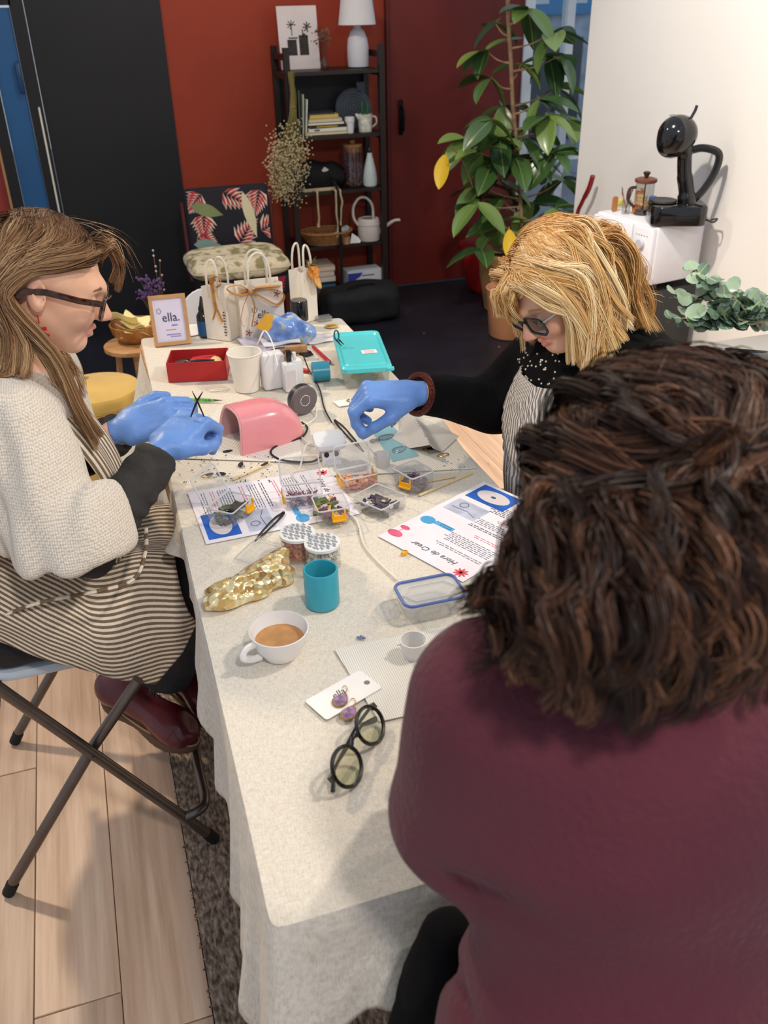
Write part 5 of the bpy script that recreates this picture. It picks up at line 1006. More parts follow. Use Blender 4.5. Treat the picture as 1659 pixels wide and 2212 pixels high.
for cx, cy, a, L in ((-.13, .30, -2.4, .10), (-.02, .30, -.5, .16), (.17, .30, -1.9, .12), (-.13, .20, -1.7, .11), (.04, .05, .9, .15), (.16, .10, .4, .12), (-.18, .09, -.4, .09)):
    ob('frond_print', frond(cx, cy, a, L, .085, 7, False).xf(BM), M_lp, uc, 0); ob('frond_print', frond(cx, cy, a, L, .085, 7, True).xf(BM), M_lr, uc, 0)
def leafshape(cx, cy, a, L, w):
    pts = [(L*t, w*math.sin(PI*min(1, t*1.05))**.8*(1-.2*t)) for t in np.linspace(0, 1, 9)]; P = pts+[(x, -y) for x, y in reversed(pts[1:-1])]; c, s = math.cos(a), math.sin(a); return B().add([(min(max(cx+x*c-y*s, -.205), .205), min(max(cy+x*s+y*c, .015), .318), .0008) for x, y in P], [tuple(range(len(P)))])
ob('leaf_print', leafshape(-.19, .25, -.35, .17, .035).xf(BM), M_lg, uc, 0); ob('leaf_print', leafshape(.08, .30, -1.35, .24, .03).xf(BM), mat('leaf_cream_print', (214, 206, 170), .8), uc, 0); ob('leaf_print', leafshape(-.2, .06, -.1, .14, .03).xf(BM), mat('leaf_teal_print', (120, 150, 142), .8), uc, 0)
SM = Matrix.Translation((0, -.221, .335)) @ Matrix.Rotation(PI/2, 4, 'X')
for cx in (-.19, -.05, .12): b = frond(cx, .02, .9, .09, .06, 6, False); b.v = [(x, min(max(y, .005), .085), z) for x, y, z in b.v]; ob('frond_print', b.xf(SM), M_lr if cx > 0 else M_lp, uc, 0)
cu = thing('cushion', 'cream cushion with faded leaf print on the palm-leaf chair', 'cushion', (.69, 4.50, .428)); f = fabric_noise(inter(rb3((0, 0, .045), (.245, .20, .05), .045), eli((0, 0, .045), (.30, .26, .075)), .02), .005, 45, 6)
def g_cush(N, L, b):
    tc = N.new('ShaderNodeTexCoord'); nz = N.new('ShaderNodeTexNoise'); nz.inputs['Scale'].default_value = 16; nz.inputs['Detail'].default_value = 3; L.new(tc.outputs['Object'], nz.inputs[0]); r = ramp(N, [(.40, (150, 140, 96)), (.48, (226, 210, 176)), (.62, (232, 216, 184)), (.68, (186, 164, 120))]); L.new(nz.outputs[0], r.inputs[0]); L.new(r.outputs[0], b.inputs['Base Color'])
ob('cushion_body', nets(f, (-.28, -.25, -.03), (.28, .25, .13), .008), nmat('cushion_print', g_cush, .85), cu, 180); ob('piping', B().tube([(x, y, .045) for x, y in rrect(.485, .40, .05, 4)], .004, 6, closed=True), mat('piping', (214, 198, 164), .8), cu)

# yellow pouf chair, stool with bowl, white chair
M_ye = mat('yellow_velvet', (214, 176, 92), .75, var=(6, .1), sheen=.5); po = thing('pouf', 'round yellow velvet pouf chair behind the person in the cream sweater', 'pouf', (-.065, 3.16, 0))
ob('drum', B().lathe([(.135, .004), (.15, .02), (.152, .30), (.148, .335)], n=40), M_ye, po); ob('seat_pad', B().lathe([(.148, .335), (.158, .345), (.160, .40), (.150, .415), (.08, .424), (.0, .426)], n=40), M_ye, po); ob('piping', B().tube([(.160*math.cos(k*PI/20), .160*math.sin(k*PI/20), .372) for k in range(40)], .004, 6, closed=True), mat('yellow_piping', (190, 150, 66), .7), po)
ob('backrest', nets(eli((-.11, .09, .45), (.075, .05, .10)), (-.2, .02, .33), (-.02, .16, .57), .008), M_ye, po, 180)
ws = thing('stool', 'round wooden stool under the salad bowl by the black wall', 'stool', (.10, 3.53, 0)); ob('seat', B().lathe([(.10, .415), (.115, .42), (.115, .435), (.108, .44)], n=36), M_tw, ws)
for a in (30, 150, 270): c, s = math.cos(math.radians(a)), math.sin(math.radians(a)); ob('leg', B().tube([(c*.07, s*.07, .42), (c*.11, s*.11, .0)], .012, 8), M_tw, ws)
bw = thing('wooden_bowl', 'wooden bowl holding crumpled cream napkins on a stool', 'bowl', (.115, 3.55, .438)); ob('bowl_body', B().lathe([(.035, 0), (.06, .008), (.088, .04), (.096, .075), (.092, .076), (.083, .042), (.055, .014), (.0005, .012)], n=36), nmat('bowl_wood', wood_graph((128, 78, 34), (170, 112, 56), (196, 140, 80), (20, 20, 4)), .4), bw)
nk = thing('napkins', 'cream paper napkins piled in the wooden bowl', 'napkin', (.10, 3.53, .452)); b = B(); g = np.random.default_rng(4)
for k in range(5):
    a, ti = g.uniform(0, 3), g.uniform(-.5, .5); b = B().sheet(lambda u, v: ((u-.5)*.11, (v-.5)*.10, .012*math.sin(u*5+k)+.010*math.cos(v*6)), 6, 6, .001); ob('napkin_sheet', b.xf(Matrix.Translation((g.uniform(-.025, .02), g.uniform(-.02, .02), .030+.014*k)) @ Matrix.Rotation(a, 4, 'Z') @ Matrix.Rotation(ti, 4, 'X')), mat('cream_paper', (238, 222, 164), .85), nk)
wh = thing('white_chair', 'white plastic chair with rounded back beyond the table end', 'chair', (.345, 3.05, 0))
out = [(.085, .0), (.09, .2)]+[(.09*math.cos(t), .27+.10*math.sin(t)) for t in np.linspace(0, PI, 15)]+[(-.09, .2), (-.085, .0)]
ob('shell', B().prism(out, -.006, .006).xf(Matrix.Translation((0, -.02, .395)) @ Matrix.Rotation(PI/2, 4, 'X')), M_wht, wh); ob('seat', B().rbox((0, .16, .385), (.34, .34, .02), .06, .006), M_wht, wh)
for x in (-.14, .14):
    for y in (.02, .29): ob('leg', B().tube([(x*.8, y, .385), (x, y, .0)], .011, 8), M_wht, wh)

# ------------------------------------------------------------------ potted rubber plant by the window
M_terra = mat('terracotta', (206, 140, 96), .7, var=(10, .08)); M_tanp = mat('tan_glaze', (176, 134, 86), .55, var=(14, .2), bump=(24, .2))
pc = aty(1100, 545, 4.66); pc[2] = 0
rp = thing('rubber_plant', 'tall rubber plant in a tan glazed pot by the shop window', 'plant', (pc[0], pc[1], 0))
ob('pot', B().lathe([(.12, .002), (.13, .01), (.165, .20), (.175, .31), (.185, .325), (.185, .345), (.165, .345), (.155, .30), (.001, .29)], n=40), M_tanp, rp); ob('soil', B().lathe([(.158, .30), (.10, .312), (.0, .318)], n=24), mat('soil', (52, 38, 30), .95, bump=(60, .8)), rp)
PY = 4.66
trunk = [tuple(aty(px, py, PY+dy)-np.array([pc[0], pc[1], 0])) for px, py, dy in ((1128, 520, 0), (1124, 430, 0), (1118, 330, 0), (1108, 230, 0), (1103, 120, 0), (1098, 40, 0), (1096, -60, 0))]; trunk = [(trunk[0][0]-.01, 0, .30)]+trunk
ob('trunk', B().tube(crom(trunk, 6), .011, 8), mat('bark', (150, 122, 92), .85, var=(30, .3), bump=(50, .5)), rp)
def leaf_mesh(name, L, W_, m, fold=.35, droop=.25):
    n = 9; V, F = [], []
    for i in range(n):
        t = i/(n-1); w = W_*math.sin(PI*min(1, .04+t*.96))**.72*(1-.12*t); z = -droop*L*t*t
        for s in (-1, -.5, 0, .5, 1): V.append((L*t, w*s, z+abs(s)*w*fold+(.0 if s else -.0012)))
    for i in range(n-1):
        for j in range(4): a = i*5+j; F.append((a, a+1, a+6, a+5))
    V.append((-.022, 0, .004)); V.append((0, .0022, .0)); V.append((0, -.0022, .0)); k = len(V); F.append((k-3, k-1, k-2)); me = bpy.data.meshes.new(name); me.from_pydata(V, [], F); me.shade_smooth(); me.materials.append(m); return me
def g_leaf(c1, c2, c3):
    def g(N, L, b):
        oi = N.new('ShaderNodeObjectInfo'); r = ramp(N, [(0, c1), (.55, c2), (1, c3)]); L.new(oi.outputs['Random'], r.inputs[0]); tc = N.new('ShaderNodeTexCoord'); sp = N.new('ShaderNodeSeparateXYZ'); L.new(tc.outputs['Object'], sp.inputs[0])
        ab = N.new('ShaderNodeMath'); ab.operation = 'ABSOLUTE'; L.new(sp.outputs['Y'], ab.inputs[0]); r2 = ramp(N, [(.0, (150, 176, 96)), (.0022, (255, 255, 255))]); mx = N.new('ShaderNodeMix'); mx.data_type = 'RGBA'; L.new(ab.outputs[0], r2.inputs[0])
        lt = N.new('ShaderNodeMath'); lt.operation = 'LESS_THAN'; lt.inputs[1].default_value = .0016; L.new(ab.outputs[0], lt.inputs[0]); L.new(lt.outputs[0], mx.inputs[0]); L.new(r.outputs[0], mx.inputs[6]); mx.inputs[7].default_value = lin((132, 154, 92)); L.new(mx.outputs[2], b.inputs['Base Color']); b.inputs['Coat Weight'].default_value = .35; b.inputs['Coat Roughness'].default_value = .2
    return g
M_leaf = nmat('rubber_leaf', g_leaf((44, 74, 38), (82, 116, 56), (138, 162, 80)), .32); M_yl = mat('yellow_leaf', (226, 186, 36), .45)
LM = [leaf_mesh('leaf', .225, .062, M_leaf, .30, .22), leaf_mesh('leaf', .20, .058, M_leaf, .22, .35), leaf_mesh('leaf', .17, .048, M_leaf, .45, .15)]; LY = leaf_mesh('leaf', .17, .042, M_yl, .3, .2)
nodes = [(1050, 110, 3), (1070, 50, 3), (1140, 20, 3), (1195, 70, 4), (1185, 120, 3), (1125, 140, 2), (1060, 170, 2), (1165, 215, 3), (1200, 190, 3), (1180, 250, 4), (1225, 260, 3), (1085, 230, 3), (1060, 260, 3), (1140, 275, 3), (1195, 330, 4), (1080, 300, 4), (1005, 300, 3), (1035, 330, 3), (1065, 350, 4), (1115, 340, 4), (1145, 335, 4), (1040, 400, 3), (1080, 390, 3), (1160, 380, 3), (1215, 390, 4), (1235, 330, 2), (1085, 430, 3), (1030, 440, 2), (1150, 440, 3), (1200, 450, 4), (1230, 470, 3), (1170, 490, 3), (1080, 480, 2), (1040, 540, 2), (1130, 300, 2), (1210, 120, 2)]
g = np.random.default_rng(21); br = np.array([pc[0], pc[1], 0]); nb = 0
def add_leaf(me, pos, d, roll):
    d = Vector(d).normalized(); up = Vector((0, 0, 1)) if abs(d.z) < .95 else Vector((0, 1, 0)); y = up.cross(d).normalized(); z = d.cross(y); M = Matrix((d, y, z)).transposed().to_4x4() @ Matrix.Rotation(roll, 4, 'X'); M.translation = Vector(pos)
    o = bpy.data.objects.new('leaf', me); COL.objects.link(o); o.parent = rp; o.matrix_basis = M
trk = np.array(crom(trunk, 6))
for px, py, n in nodes:
    c = aty(px, py, PY+g.uniform(-.16, .14)) - br; k = np.argmin(np.abs(trk[:, 2]-(c[2]-.07))); q = trk[k]
    ob('branch', B().tube(crom([tuple(q), tuple((q+c)/2+np.array([0, 0, -.015])), tuple(c)], 4), [.0055]*3+[.004]*3+[.003]*3, 6), _M['bark'], rp)
    a0 = g.uniform(0, 6.28); out = c-q; out[2] = 0; out = out/(np.linalg.norm(out)+1e-6)
    for j in range(n+1): a = a0+j*2.3; d = v3(math.cos(a), math.sin(a)*.8, g.uniform(-.9, .35))+out*.35; add_leaf(LM[g.integers(3)], c, d, g.uniform(-.5, .5))
add_leaf(LY, aty(962, 335, PY-.1)-br, (-.25, 0, -1), .2); add_leaf(LY, aty(1100, 497, PY-.25)-br, (.05, -.2, -1), .4); ob('branch', B().tube(crom([tuple(aty(1020, 400, PY)-br), tuple(aty(1000, 350, PY-.05)-br), tuple(aty(975, 315, PY-.1)-br)], 4), .003, 6), _M['bark'], rp)
p = aty(1102, 665, 4.22); sp_ = thing('planter', 'salmon terracotta planter in front of the rubber plant', 'planter', (2.10, 4.23, 0)); ob('pot', B().lathe([(.105, .002), (.112, .01), (.135, .255), (.138, .262), (.132, .266), (.126, .26), (.105, .05), (.0005, .05)], n=40), M_terra, sp_); ob('soil', B().lathe([(.120, .235), (.06, .242), (.0, .244)], n=24), _M['soil'], sp_)
rpn = thing('red_planter', 'dark red planter bowl behind the rubber plant pot', 'planter', (2.34, 5.02, 0)); ob('bowl', B().lathe([(.10, .002), (.15, .05), (.19, .26), (.195, .30), (.185, .30), (.14, .06), (.0005, .05)], n=36), mat('red_glaze', (150, 26, 26), .35), rpn)
hd = [tuple(atx(px, py, 2.27)) for px, py in ((1281, 380), (1272, 408), (1256, 440), (1244, 475))]; hd += [(hd[-1][0]-.02, hd[-1][1]+.06, .30), (2.20, hd[-1][1]+.09, .012)]
br_ = thing('broom', 'dark red curved handle leaning on the white wall beside the plant', 'broom', (hd[-1][0], hd[-1][1], 0)); ob('handle', B().tube(crom(hd, 6), [.012]*10+[.010]*21, 10), mat('dark_red_lacquer', (128, 22, 32), .25, coat=.4), br_, world=True); ob('brush', B().rbox((hd[-1][0], hd[-1][1], .0), (.05, .12, .07), .01), M_blkp, br_, world=True)

# ------------------------------------------------------------------ microwave stand, microwave and what stands on it
MZ = .84; Rm = math.atan2(3.222-2.929, 1.982-2.038)   # direction of the front edge
mw_o = v3(2.038, 2.929, 0); ey = v3(math.cos(Rm), math.sin(Rm), 0); rzm = Rm-PI/2
WD, DP, HT = .35, .275, .235
mc = mw_o+ey*WD/2+v3(math.cos(rzm), math.sin(rzm), 0)*DP/2
stn = thing('cabinet', 'black low cabinet under the white microwave', 'cabinet', (mc[0], mc[1], 0), rzm); ob('carcass', B().rbox((0, 0, .0), (DP-.02, WD+.02, MZ-HT-.012), .006, .003, 1), M_blkp, stn); ob('door', B().box((-DP/2+.007, 0, .29), (.012, WD-.01, .54)), mat('cabinet_door', (26, 26, 28), .4), stn, 0)
mi = thing('microwave', 'white microwave oven standing on the black cabinet', 'microwave', (mc[0], mc[1], MZ-HT), rzm); M_mw = mat('microwave_white', (226, 226, 232), .35)
ob('case', B().rbox((.006, 0, .010), (DP-.02, WD, HT-.010), .012, .010), M_mw, mi); ob('door', B().rbox((-DP/2+.008, .055, .016), (.026, WD-.125, HT-.022), .008), M_mw, mi); ob('door_window', B().rbox((-DP/2-.006, .062, .045), (.004, WD-.20, HT-.085), .002, .001), mat('oven_glass', (18, 15, 14), .12), mi)
cp = ob('control_panel', B().rbox((-DP/2+.008, -WD/2+.058, .016), (.026, .108, HT-.022), .008), M_mw, mi)
for z in (.165, .085): ob('knob', B().lathe([(.020, 0), (.020, .010), (.017, .014)], n=20).xf(Matrix.Translation((-DP/2-.005, -WD/2+.058, z)) @ Matrix.Rotation(-PI/2, 4, 'Y')), mat('knob_grey', (190, 192, 198), .35), cp)
ob('button', B().rbox((-DP/2-.006, -WD/2+.058, .030), (.006, .05, .028), .003, .001), _M['knob_grey'], cp)
for k in range(5): ob('mark', B().box((-DP/2-.0055, -WD/2+.03+.014*k, .197), (.001, .006, .002)), M_ink, cp, 0)
for x in (-.1, .1):
    for y in (-.17, .17): ob('foot', B().lathe([(.012, -.0), (.012, .012)], n=10).xf(Matrix.Translation((x, y, 0))), M_foot, mi)
def onmw(a, b_): return (mc+v3(math.cos(rzm), math.sin(rzm), 0)*a+ey*b_) + v3(0, 0, MZ)
def mwp(px, py): q = atz(px, py, MZ); return (q[0], q[1], MZ)
# pod coffee machine
p = mwp(1482, 478); p = (2.155, 2.975, MZ); cf = thing('coffee_machine', 'black pod coffee machine with round head on the microwave', 'coffee machine', p, -.40); M_gl = mat('gloss_black', (16, 16, 18), .12, coat=.6); M_mt = mat('matt_black', (30, 30, 33), .45)
ob('base', B().rbox((0, 0, 0), (.21, .16, .075), .035, .010), M_gl, cf); ob('drip_tray', B().lathe([(.048, .075), (.052, .080), (.050, .086), (.040, .084)], (-.055, 0, 0), 28), M_mt, cf)
nk_ = crom([(.035, 0, .06), (.028, 0, .11), (.010, 0, .18), (.000, 0, .25), (-.010, 0, .30)], 6); ob('neck', B().tube(nk_, [.040]*6+[.034]*6+[.031]*6+[.036]*7, 16, flat=.85), M_gl, cf)
hdm = ob('head', nets(union([eli((-.035, 0, .315), (.072, .062, .068)), eli((-.055, 0, .275), (.045, .045, .04))], .03), (-.14, -.09, .21), (.06, .09, .41), .005), M_gl, cf, 180); ob('lever', B().tube([(.005, 0, .37), (.016, 0, .395), (.020, 0, .412)], .0055, 8), M_mt, hdm)
ob('emblem', B().tube([(-.058+.016*math.cos(t), .016*math.sin(t), .3792) for t in np.linspace(0, 2*PI, 24, endpoint=False)], .0012, 5, closed=True), mat('emblem_grey', (150, 150, 154), .4), hdm); ob('emblem', B().tube([(-.058+.007*math.cos(t), .009*math.sin(t), .3812) for t in np.linspace(.4, 5.6, 16)], .0012, 5), _M['emblem_grey'], hdm)
tkp = crom([(.005, 0, .255), (.06, 0, .268), (.115, 0, .255), (.128, 0, .225), (.115, 0, .17), (.085, 0, .115), (.05, 0, .078), (.028, 0, .075)], 5); ob('tank_frame', B().tube(tkp, .009, 10, flat=1.6), M_gl, cf)
ob('water_tank', B().prism([(q[0]*.97, q[2]) for q in tkp]+[(.03, .12), (.012, .19)], -.03, .03).xf(Matrix.Rotation(PI/2, 4, 'X')), clear('tank_clear', (242, 244, 246), .02, .04), cf); ob('badge', B().rbox((-.1065, 0, .03), (.002, .03, .012), .002, .0005), _M['emblem_grey'], cf)
ob('power_cord', B().tube(crom([(.105, -.04, .02), (.13, -.05, .012), (.15, -.03, .02), (.14, .02, .006)], 5), .0035, 6), M_blkp, cf)
# cafetiere, brush jar, terracotta cups, bamboo steamer, blue canister, spoon
p = mwp(1435, 440); p = (2.125, 3.155, MZ); fp = thing('french_press', 'glass french press with wooden lid behind the coffee machine', 'french press', p, rzm); ob('beaker', B().cup(.037, .12, .002, .037), clear('press_glass', (245, 246, 246), .06, .04), fp); ob('lid', B().lathe([(.036, .120), (.043, .124), (.043, .134), (.034, .138)], n=28), mat('lid_wood', (110, 62, 44), .5), fp)
ob('plunger', B().lathe([(.0025, .02), (.0025, .14)], n=8).lathe([(.033, .018), (.033, .022)], n=20), M_steel, fp); ob('knob', B().lathe([(.006, .138), (.009, .146), (.015, .158), (.010, .162)], n=16), mat('knob_brown', (66, 40, 30), .5), fp); ob('handle', B().tube(crom([(-.036, .012, .105), (-.062, .02, .10), (-.066, .02, .06), (-.037, .012, .03)], 5), .0055, 8), _M['knob_brown'], fp); ob('coffee', B().lathe([(.0345, .003), (.0345, .014)], n=20), mat('coffee_dark', (62, 38, 24), .5), fp)
p = mwp(1351, 462); bj = thing('brush_jar', 'small glass of paint brushes and sticks on the microwave edge', 'jar', p); ob('glass', B().cup(.017, .055, .0015, .018), _M['press_glass'], bj); g = np.random.default_rng(3)
for k in range(7): a = g.uniform(0, 6.28); e = (.022*math.cos(a), .02*math.sin(a), g.uniform(.07, .105)); q = ob('stick', B().tube([(.005*math.cos(a+3), .005*math.sin(a+3), .004), e], .0016, 5), mat('stick_%d' % (k % 3), ((176, 132, 86), (70, 66, 60), (150, 90, 60))[k % 3], .6), bj); ob('tip', B().tube([e, (e[0]*1.2, e[1]*1.2, e[2]+.014)], [.0028, .001], 5), mat('brush_tip', (90, 64, 40), .8), q)
for px, py, r, h, nm in ((1374, 462, .020, .030, 'front'), (1380, 440, .018, .050, 'rear')):
    p = mwp(px, py); c_ = thing('terracotta_cup', f'terracotta cup with dried petals, {"lower" if h < .04 else "taller"} one beside the brush jar', 'cup', p, 0, 'terracotta cups on the microwave'); ob('cup_body', B().cup(r*.8, h, .002, r), mat('orange_clay', (206, 124, 78), .7), c_); b = B()
    for k in range(14): b.box((g.normal(0, r*.35), g.normal(0, r*.35), h+.002+g.uniform(-.004, .010)), (.012, .008, .0008), g.uniform(0, 3), g.uniform(-1, 1), g.uniform(-1, 1))
    ob('petals', b, mat('dry_petal', (222, 164, 120), .8, var=(80, .3)), c_, 0)['kind'] = 'stuff'
p = mwp(1393, 448); bs = thing('bamboo_basket', 'small stacked bamboo basket beside the blue canister', 'basket', (p[0], p[1]+.03, MZ))
for k in range(4): ob('bamboo_band', B().lathe([(.022, .011*k), (.0235, .011*k+.003), (.0235, .011*k+.009), (.022, .011*k+.0108)], n=20), mat('bamboo', (206, 168, 112), .6), bs)
p = mwp(1405, 472); cn = thing('canister', 'blue and white sugar canister standing against the coffee machine', 'canister', (p[0], p[1], MZ)); ob('body', B().lathe([(.014, 0), (.015, .003), (.015, .072), (.014, .075)], n=22), mat('can_blue', (44, 108, 186), .4), cn); ob('band', B().lathe([(.0152, .024), (.0152, .046)], n=22, cap0=False, cap1=False), mat('can_pale', (226, 200, 176), .4), cn); ob('lid', B().lathe([(.0155, .072), (.0155, .082), (.013, .084)], n=22), mat('lid_blue', (36, 86, 164), .4), cn); ob('emblem', B().lathe([(.0153, .055), (.0153, .062)], n=22, cap0=False, cap1=False), M_wht, cn)
p = (2.035, 3.30, MZ-HT+.0); sx_ = mwp(1317, 458); wsn = thing('cutting_board', 'small rounded wooden board standing behind the microwave edge', 'board', (sx_[0]+.02, sx_[1]+.0, MZ)); ob('board_body', B().prism(rrect(.022, .06, .010, 4), -.004, .004).xf(Matrix.Translation((0, 0, .03)) @ Matrix.Rotation(PI/2, 4, 'X')), mat('board_tan', (176, 118, 70), .6), wsn)
p = mwp(1335, 447); tag(ob('sponge', B().rbox((0, 0, 0), (.024, .016, .026), .004), mat('yellow_sponge', (222, 208, 96), .9, bump=(120, .8)), loc=(p[0]+.02, p[1]+.02, MZ)), 'yellow sponge beside the glass of brushes', 'sponge')
p = mwp(1437, 452); pb2 = thing('petal_sachet', 'purple wrapped sachet in front of the french press', 'sachet', (p[0]+.02, p[1]+.02, MZ)); ob('sachet_body', nets(fabric_noise(eli((0, 0, .018), (.018, .014, .018)), .004, 200, 2), (-.03, -.03, -.01), (.03, .03, .05), .003), mat('violet_foil', (140, 92, 150), .3, .4), pb2, 180)

# ------------------------------------------------------------------ grey counter with eucalyptus and phone
ct = thing('counter', 'grey counter table with pale edge along the white wall', 'table', (1.925, 1.35, 0)); M_ct = mat('counter_grey', (142, 140, 137), .5, var=(5, .06)); ob('counter_top', B().rbox((0, 0, .715), (.73, 1.30, .033), .004, .002, 1), M_ct, ct); ob('edge_strip', B().box((-.366, 0, .732), (.006, 1.30, .030)), mat('edge_pale', (222, 220, 214), .5), ct, 0)
for x in (-.33, .33):
    for y in (-.6, .6): ob('leg', B().box((x, y, .358), (.04, .04, .716)), M_ct, ct, 0)
def CT(px, py): q = atz(px, py, .749); return (q[0], q[1], .749)
p = CT(1628, 771); ph = thing('mobile_phone', 'black mobile phone lying on the grey counter', 'phone', p, .95); ob('phone_body', B().rbox((0, 0, 0), (.075, .15, .008), .010, .002), M_blkp, ph); ob('screen', B().rbox((0, 0, .008), (.068, .142, .0006), .008, .0002), mat('screen', (36, 38, 42), .1), ph); ob('charging_cable', B().tube(crom([(-.0, .074, .004), (.0, .10, .004), (-.03, .14, .003), (-.10, .17, .003), (-.16, .15, .003)], 6), .0022, 6), M_blkp, ph)
ev = thing('eucalyptus', 'bundle of grey-green eucalyptus branches lying at the back of the counter', 'plant', (1.72, 2.02, .749)); M_eu = nmat('eucalyptus_leaf', g_leaf((58, 82, 70), (90, 116, 100), (136, 158, 138)), .55)
EL = []
for r in (.025, .020, .029): 
    me = bpy.data.meshes.new('leaf'); n = 10; V = [(0, 0, 0)]+[(r*(.95+math.cos(t)), r*.85*math.sin(t), .15*r*math.cos(2*t)) for t in np.linspace(0, 2*PI, n, endpoint=False)]; me.from_pydata(V+[(r, 0, -.1*r)], [], [(n+1, 1+k, 1+(k+1) % n) for k in range(n)]); me.shade_smooth(); me.materials.append(M_eu); EL.append(me)
g = np.random.default_rng(8); e0 = np.array(ev.location); eb = 0
tips = [(1500, 585, .30), (1470, 640, .2), (1530, 630, .2), (1455, 690, .1), (1500, 680, .1), (1560, 665, .1), (1590, 650, .08), (1620, 680, .05), (1655, 640, .1), (1645, 690, .0), (1520, 715, .0), (1570, 715, .0), (1470, 720, .05), (1440, 700, .1), (1610, 720, .0), (1545, 700, 0)]
root = np.array([.10, .02, .012])
for px, py, dy in tips:
    e = aty(px, py, 2.10+dy*.5+g.normal(0, .03))-e0; e[2] = max(e[2], .02); m_ = (root+e)/2+v3(0, 0, .02); pts = crom([tuple(root+g.normal(0, .015, 3)*[1, 1, .3]+[0, 0, .005]), tuple(m_), tuple(e)], 7); ob('stem', B().tube(pts, [.0028]*7+[.002]*8, 5), mat('euc_stem', (120, 104, 84), .8), ev)
    for k in range(3, 15):
        for s in (1, -1):
            if eb > 292: break
            q = pts[k]; t = pts[k]-pts[k-1]; a = g.uniform(0, 6.28); d = Vector((math.cos(a), math.sin(a), g.uniform(-.2, .9)))*s; d = (d+Vector(t/np.linalg.norm(t))*.5).normalized(); up = Vector((g.normal(0, .5), g.normal(-.6, .4), 1)); y = up.cross(d).normalized(); z = d.cross(y); M = Matrix((d, y, z)).transposed().to_4x4(); M.translation = Vector(q); o = bpy.data.objects.new('leaf', EL[g.integers(3)]); COL.objects.link(o); o.parent = ev; o.matrix_basis = M; eb += 1

# ================================================================== THINGS ON THE WORK TABLE
def A(x1, y1, x2, y2): a, b_ = atz(x1, y1, TT), atz(x2, y2, TT); return math.atan2(b_[1]-a[1], b_[0]-a[0])
def quad(pts, z=0.0): return [T(px, py, z) for px, py in pts]
def flat(name, pts, m, label, cat, th=.0008, z=0.0, group=None, wave=0.0, n=14):
    """thin sheet lying on the table between four pixel corners"""
    q = [np.array(p) for p in quad(pts, z)]; c = sum(q)/4
    fn = lambda u, v: tuple((q[0]*(1-u)*(1-v)+q[1]*u*(1-v)+q[2]*u*v+q[3]*(1-u)*v)-c+np.array([0, 0, th+wave*(math.sin(u*7+v*3)+math.sin(v*9+1))*.5+wave]))
    a = np.cross(q[1]-q[0], q[3]-q[0])[2]; b = B().sheet(fn if a > 0 else (lambda u, v: fn(v, u)), n if wave else 1, n if wave else 1, th); return tag(ob(name, b, m, loc=tuple(c)), label, cat, group)
def bits(n, w, d, z0, z1, size, seed, thick=.3):
    g = np.random.default_rng(seed); b = B()
    for k in range(n): b.box((g.uniform(-w/2, w/2), g.uniform(-d/2, d/2), g.uniform(z0, z1)), (size*g.uniform(.5, 1.4), size*g.uniform(.3, .9), size*thick*g.uniform(.2, 1)), g.uniform(0, 3), g.uniform(-.6, .6), g.uniform(-.6, .6))
    return b
M_gold = mat('gold', (206, 162, 72), .25, 1.0); M_ring = mat('dark_steel', (72, 70, 68), .3, .9); M_clr = clear('clear_plastic', (248, 249, 249), .09, .10, .09); M_rim = clear('milky_plastic', (250, 250, 250), .12, .15, .55); M_lidw = mat('jar_lid_white', (234, 234, 232), .35); M_yc = mat('yellow_clip', (240, 176, 26), .4); M_cord = mat('white_cord', (232, 228, 216), .5); M_dkc = mat('black_cord', (24, 22, 24), .5)
M_teal = mat('teal_ceramic', (52, 158, 178), .35, coat=.2); M_kraft = mat('gold_ribbon', (196, 138, 66), .45, .25)
# ribbed white mats
def g_rib(N, L, b):
    tc = N.new('ShaderNodeTexCoord'); w = N.new('ShaderNodeTexWave'); w.inputs['Scale'].default_value = 95; w.inputs['Distortion'].default_value = .3; L.new(tc.outputs['Object'], w.inputs[0]); r = ramp(N, [(.2, (214, 208, 196)), (.7, (244, 240, 230))]); L.new(w.outputs[0], r.inputs[0]); L.new(r.outputs[0], b.inputs['Base Color']); bump_from(N, L, b, w.outputs[0], .5, .002)
M_rib = nmat('ribbed_mat', g_rib, .6); GM = 'ribbed white work mats'
flat('work_mat', ((372, 990), (655, 1000), (640, 905), (470, 885)), M_rib, 'ribbed white mat under the pink lamp and the gloved hands', 'mat', .0016, group=GM)
flat('work_mat', ((702, 1030), (1030, 1012), (955, 905), (770, 905)), M_rib, 'ribbed white mat under the blue strip and folded paper', 'mat', .0016, group=GM)
flat('work_mat', ((722, 1404), (1000, 1346), (1090, 1500), (820, 1560)), M_rib, 'ribbed white mat under the white silicone cup by the maroon sweater', 'mat', .0016, group=GM)
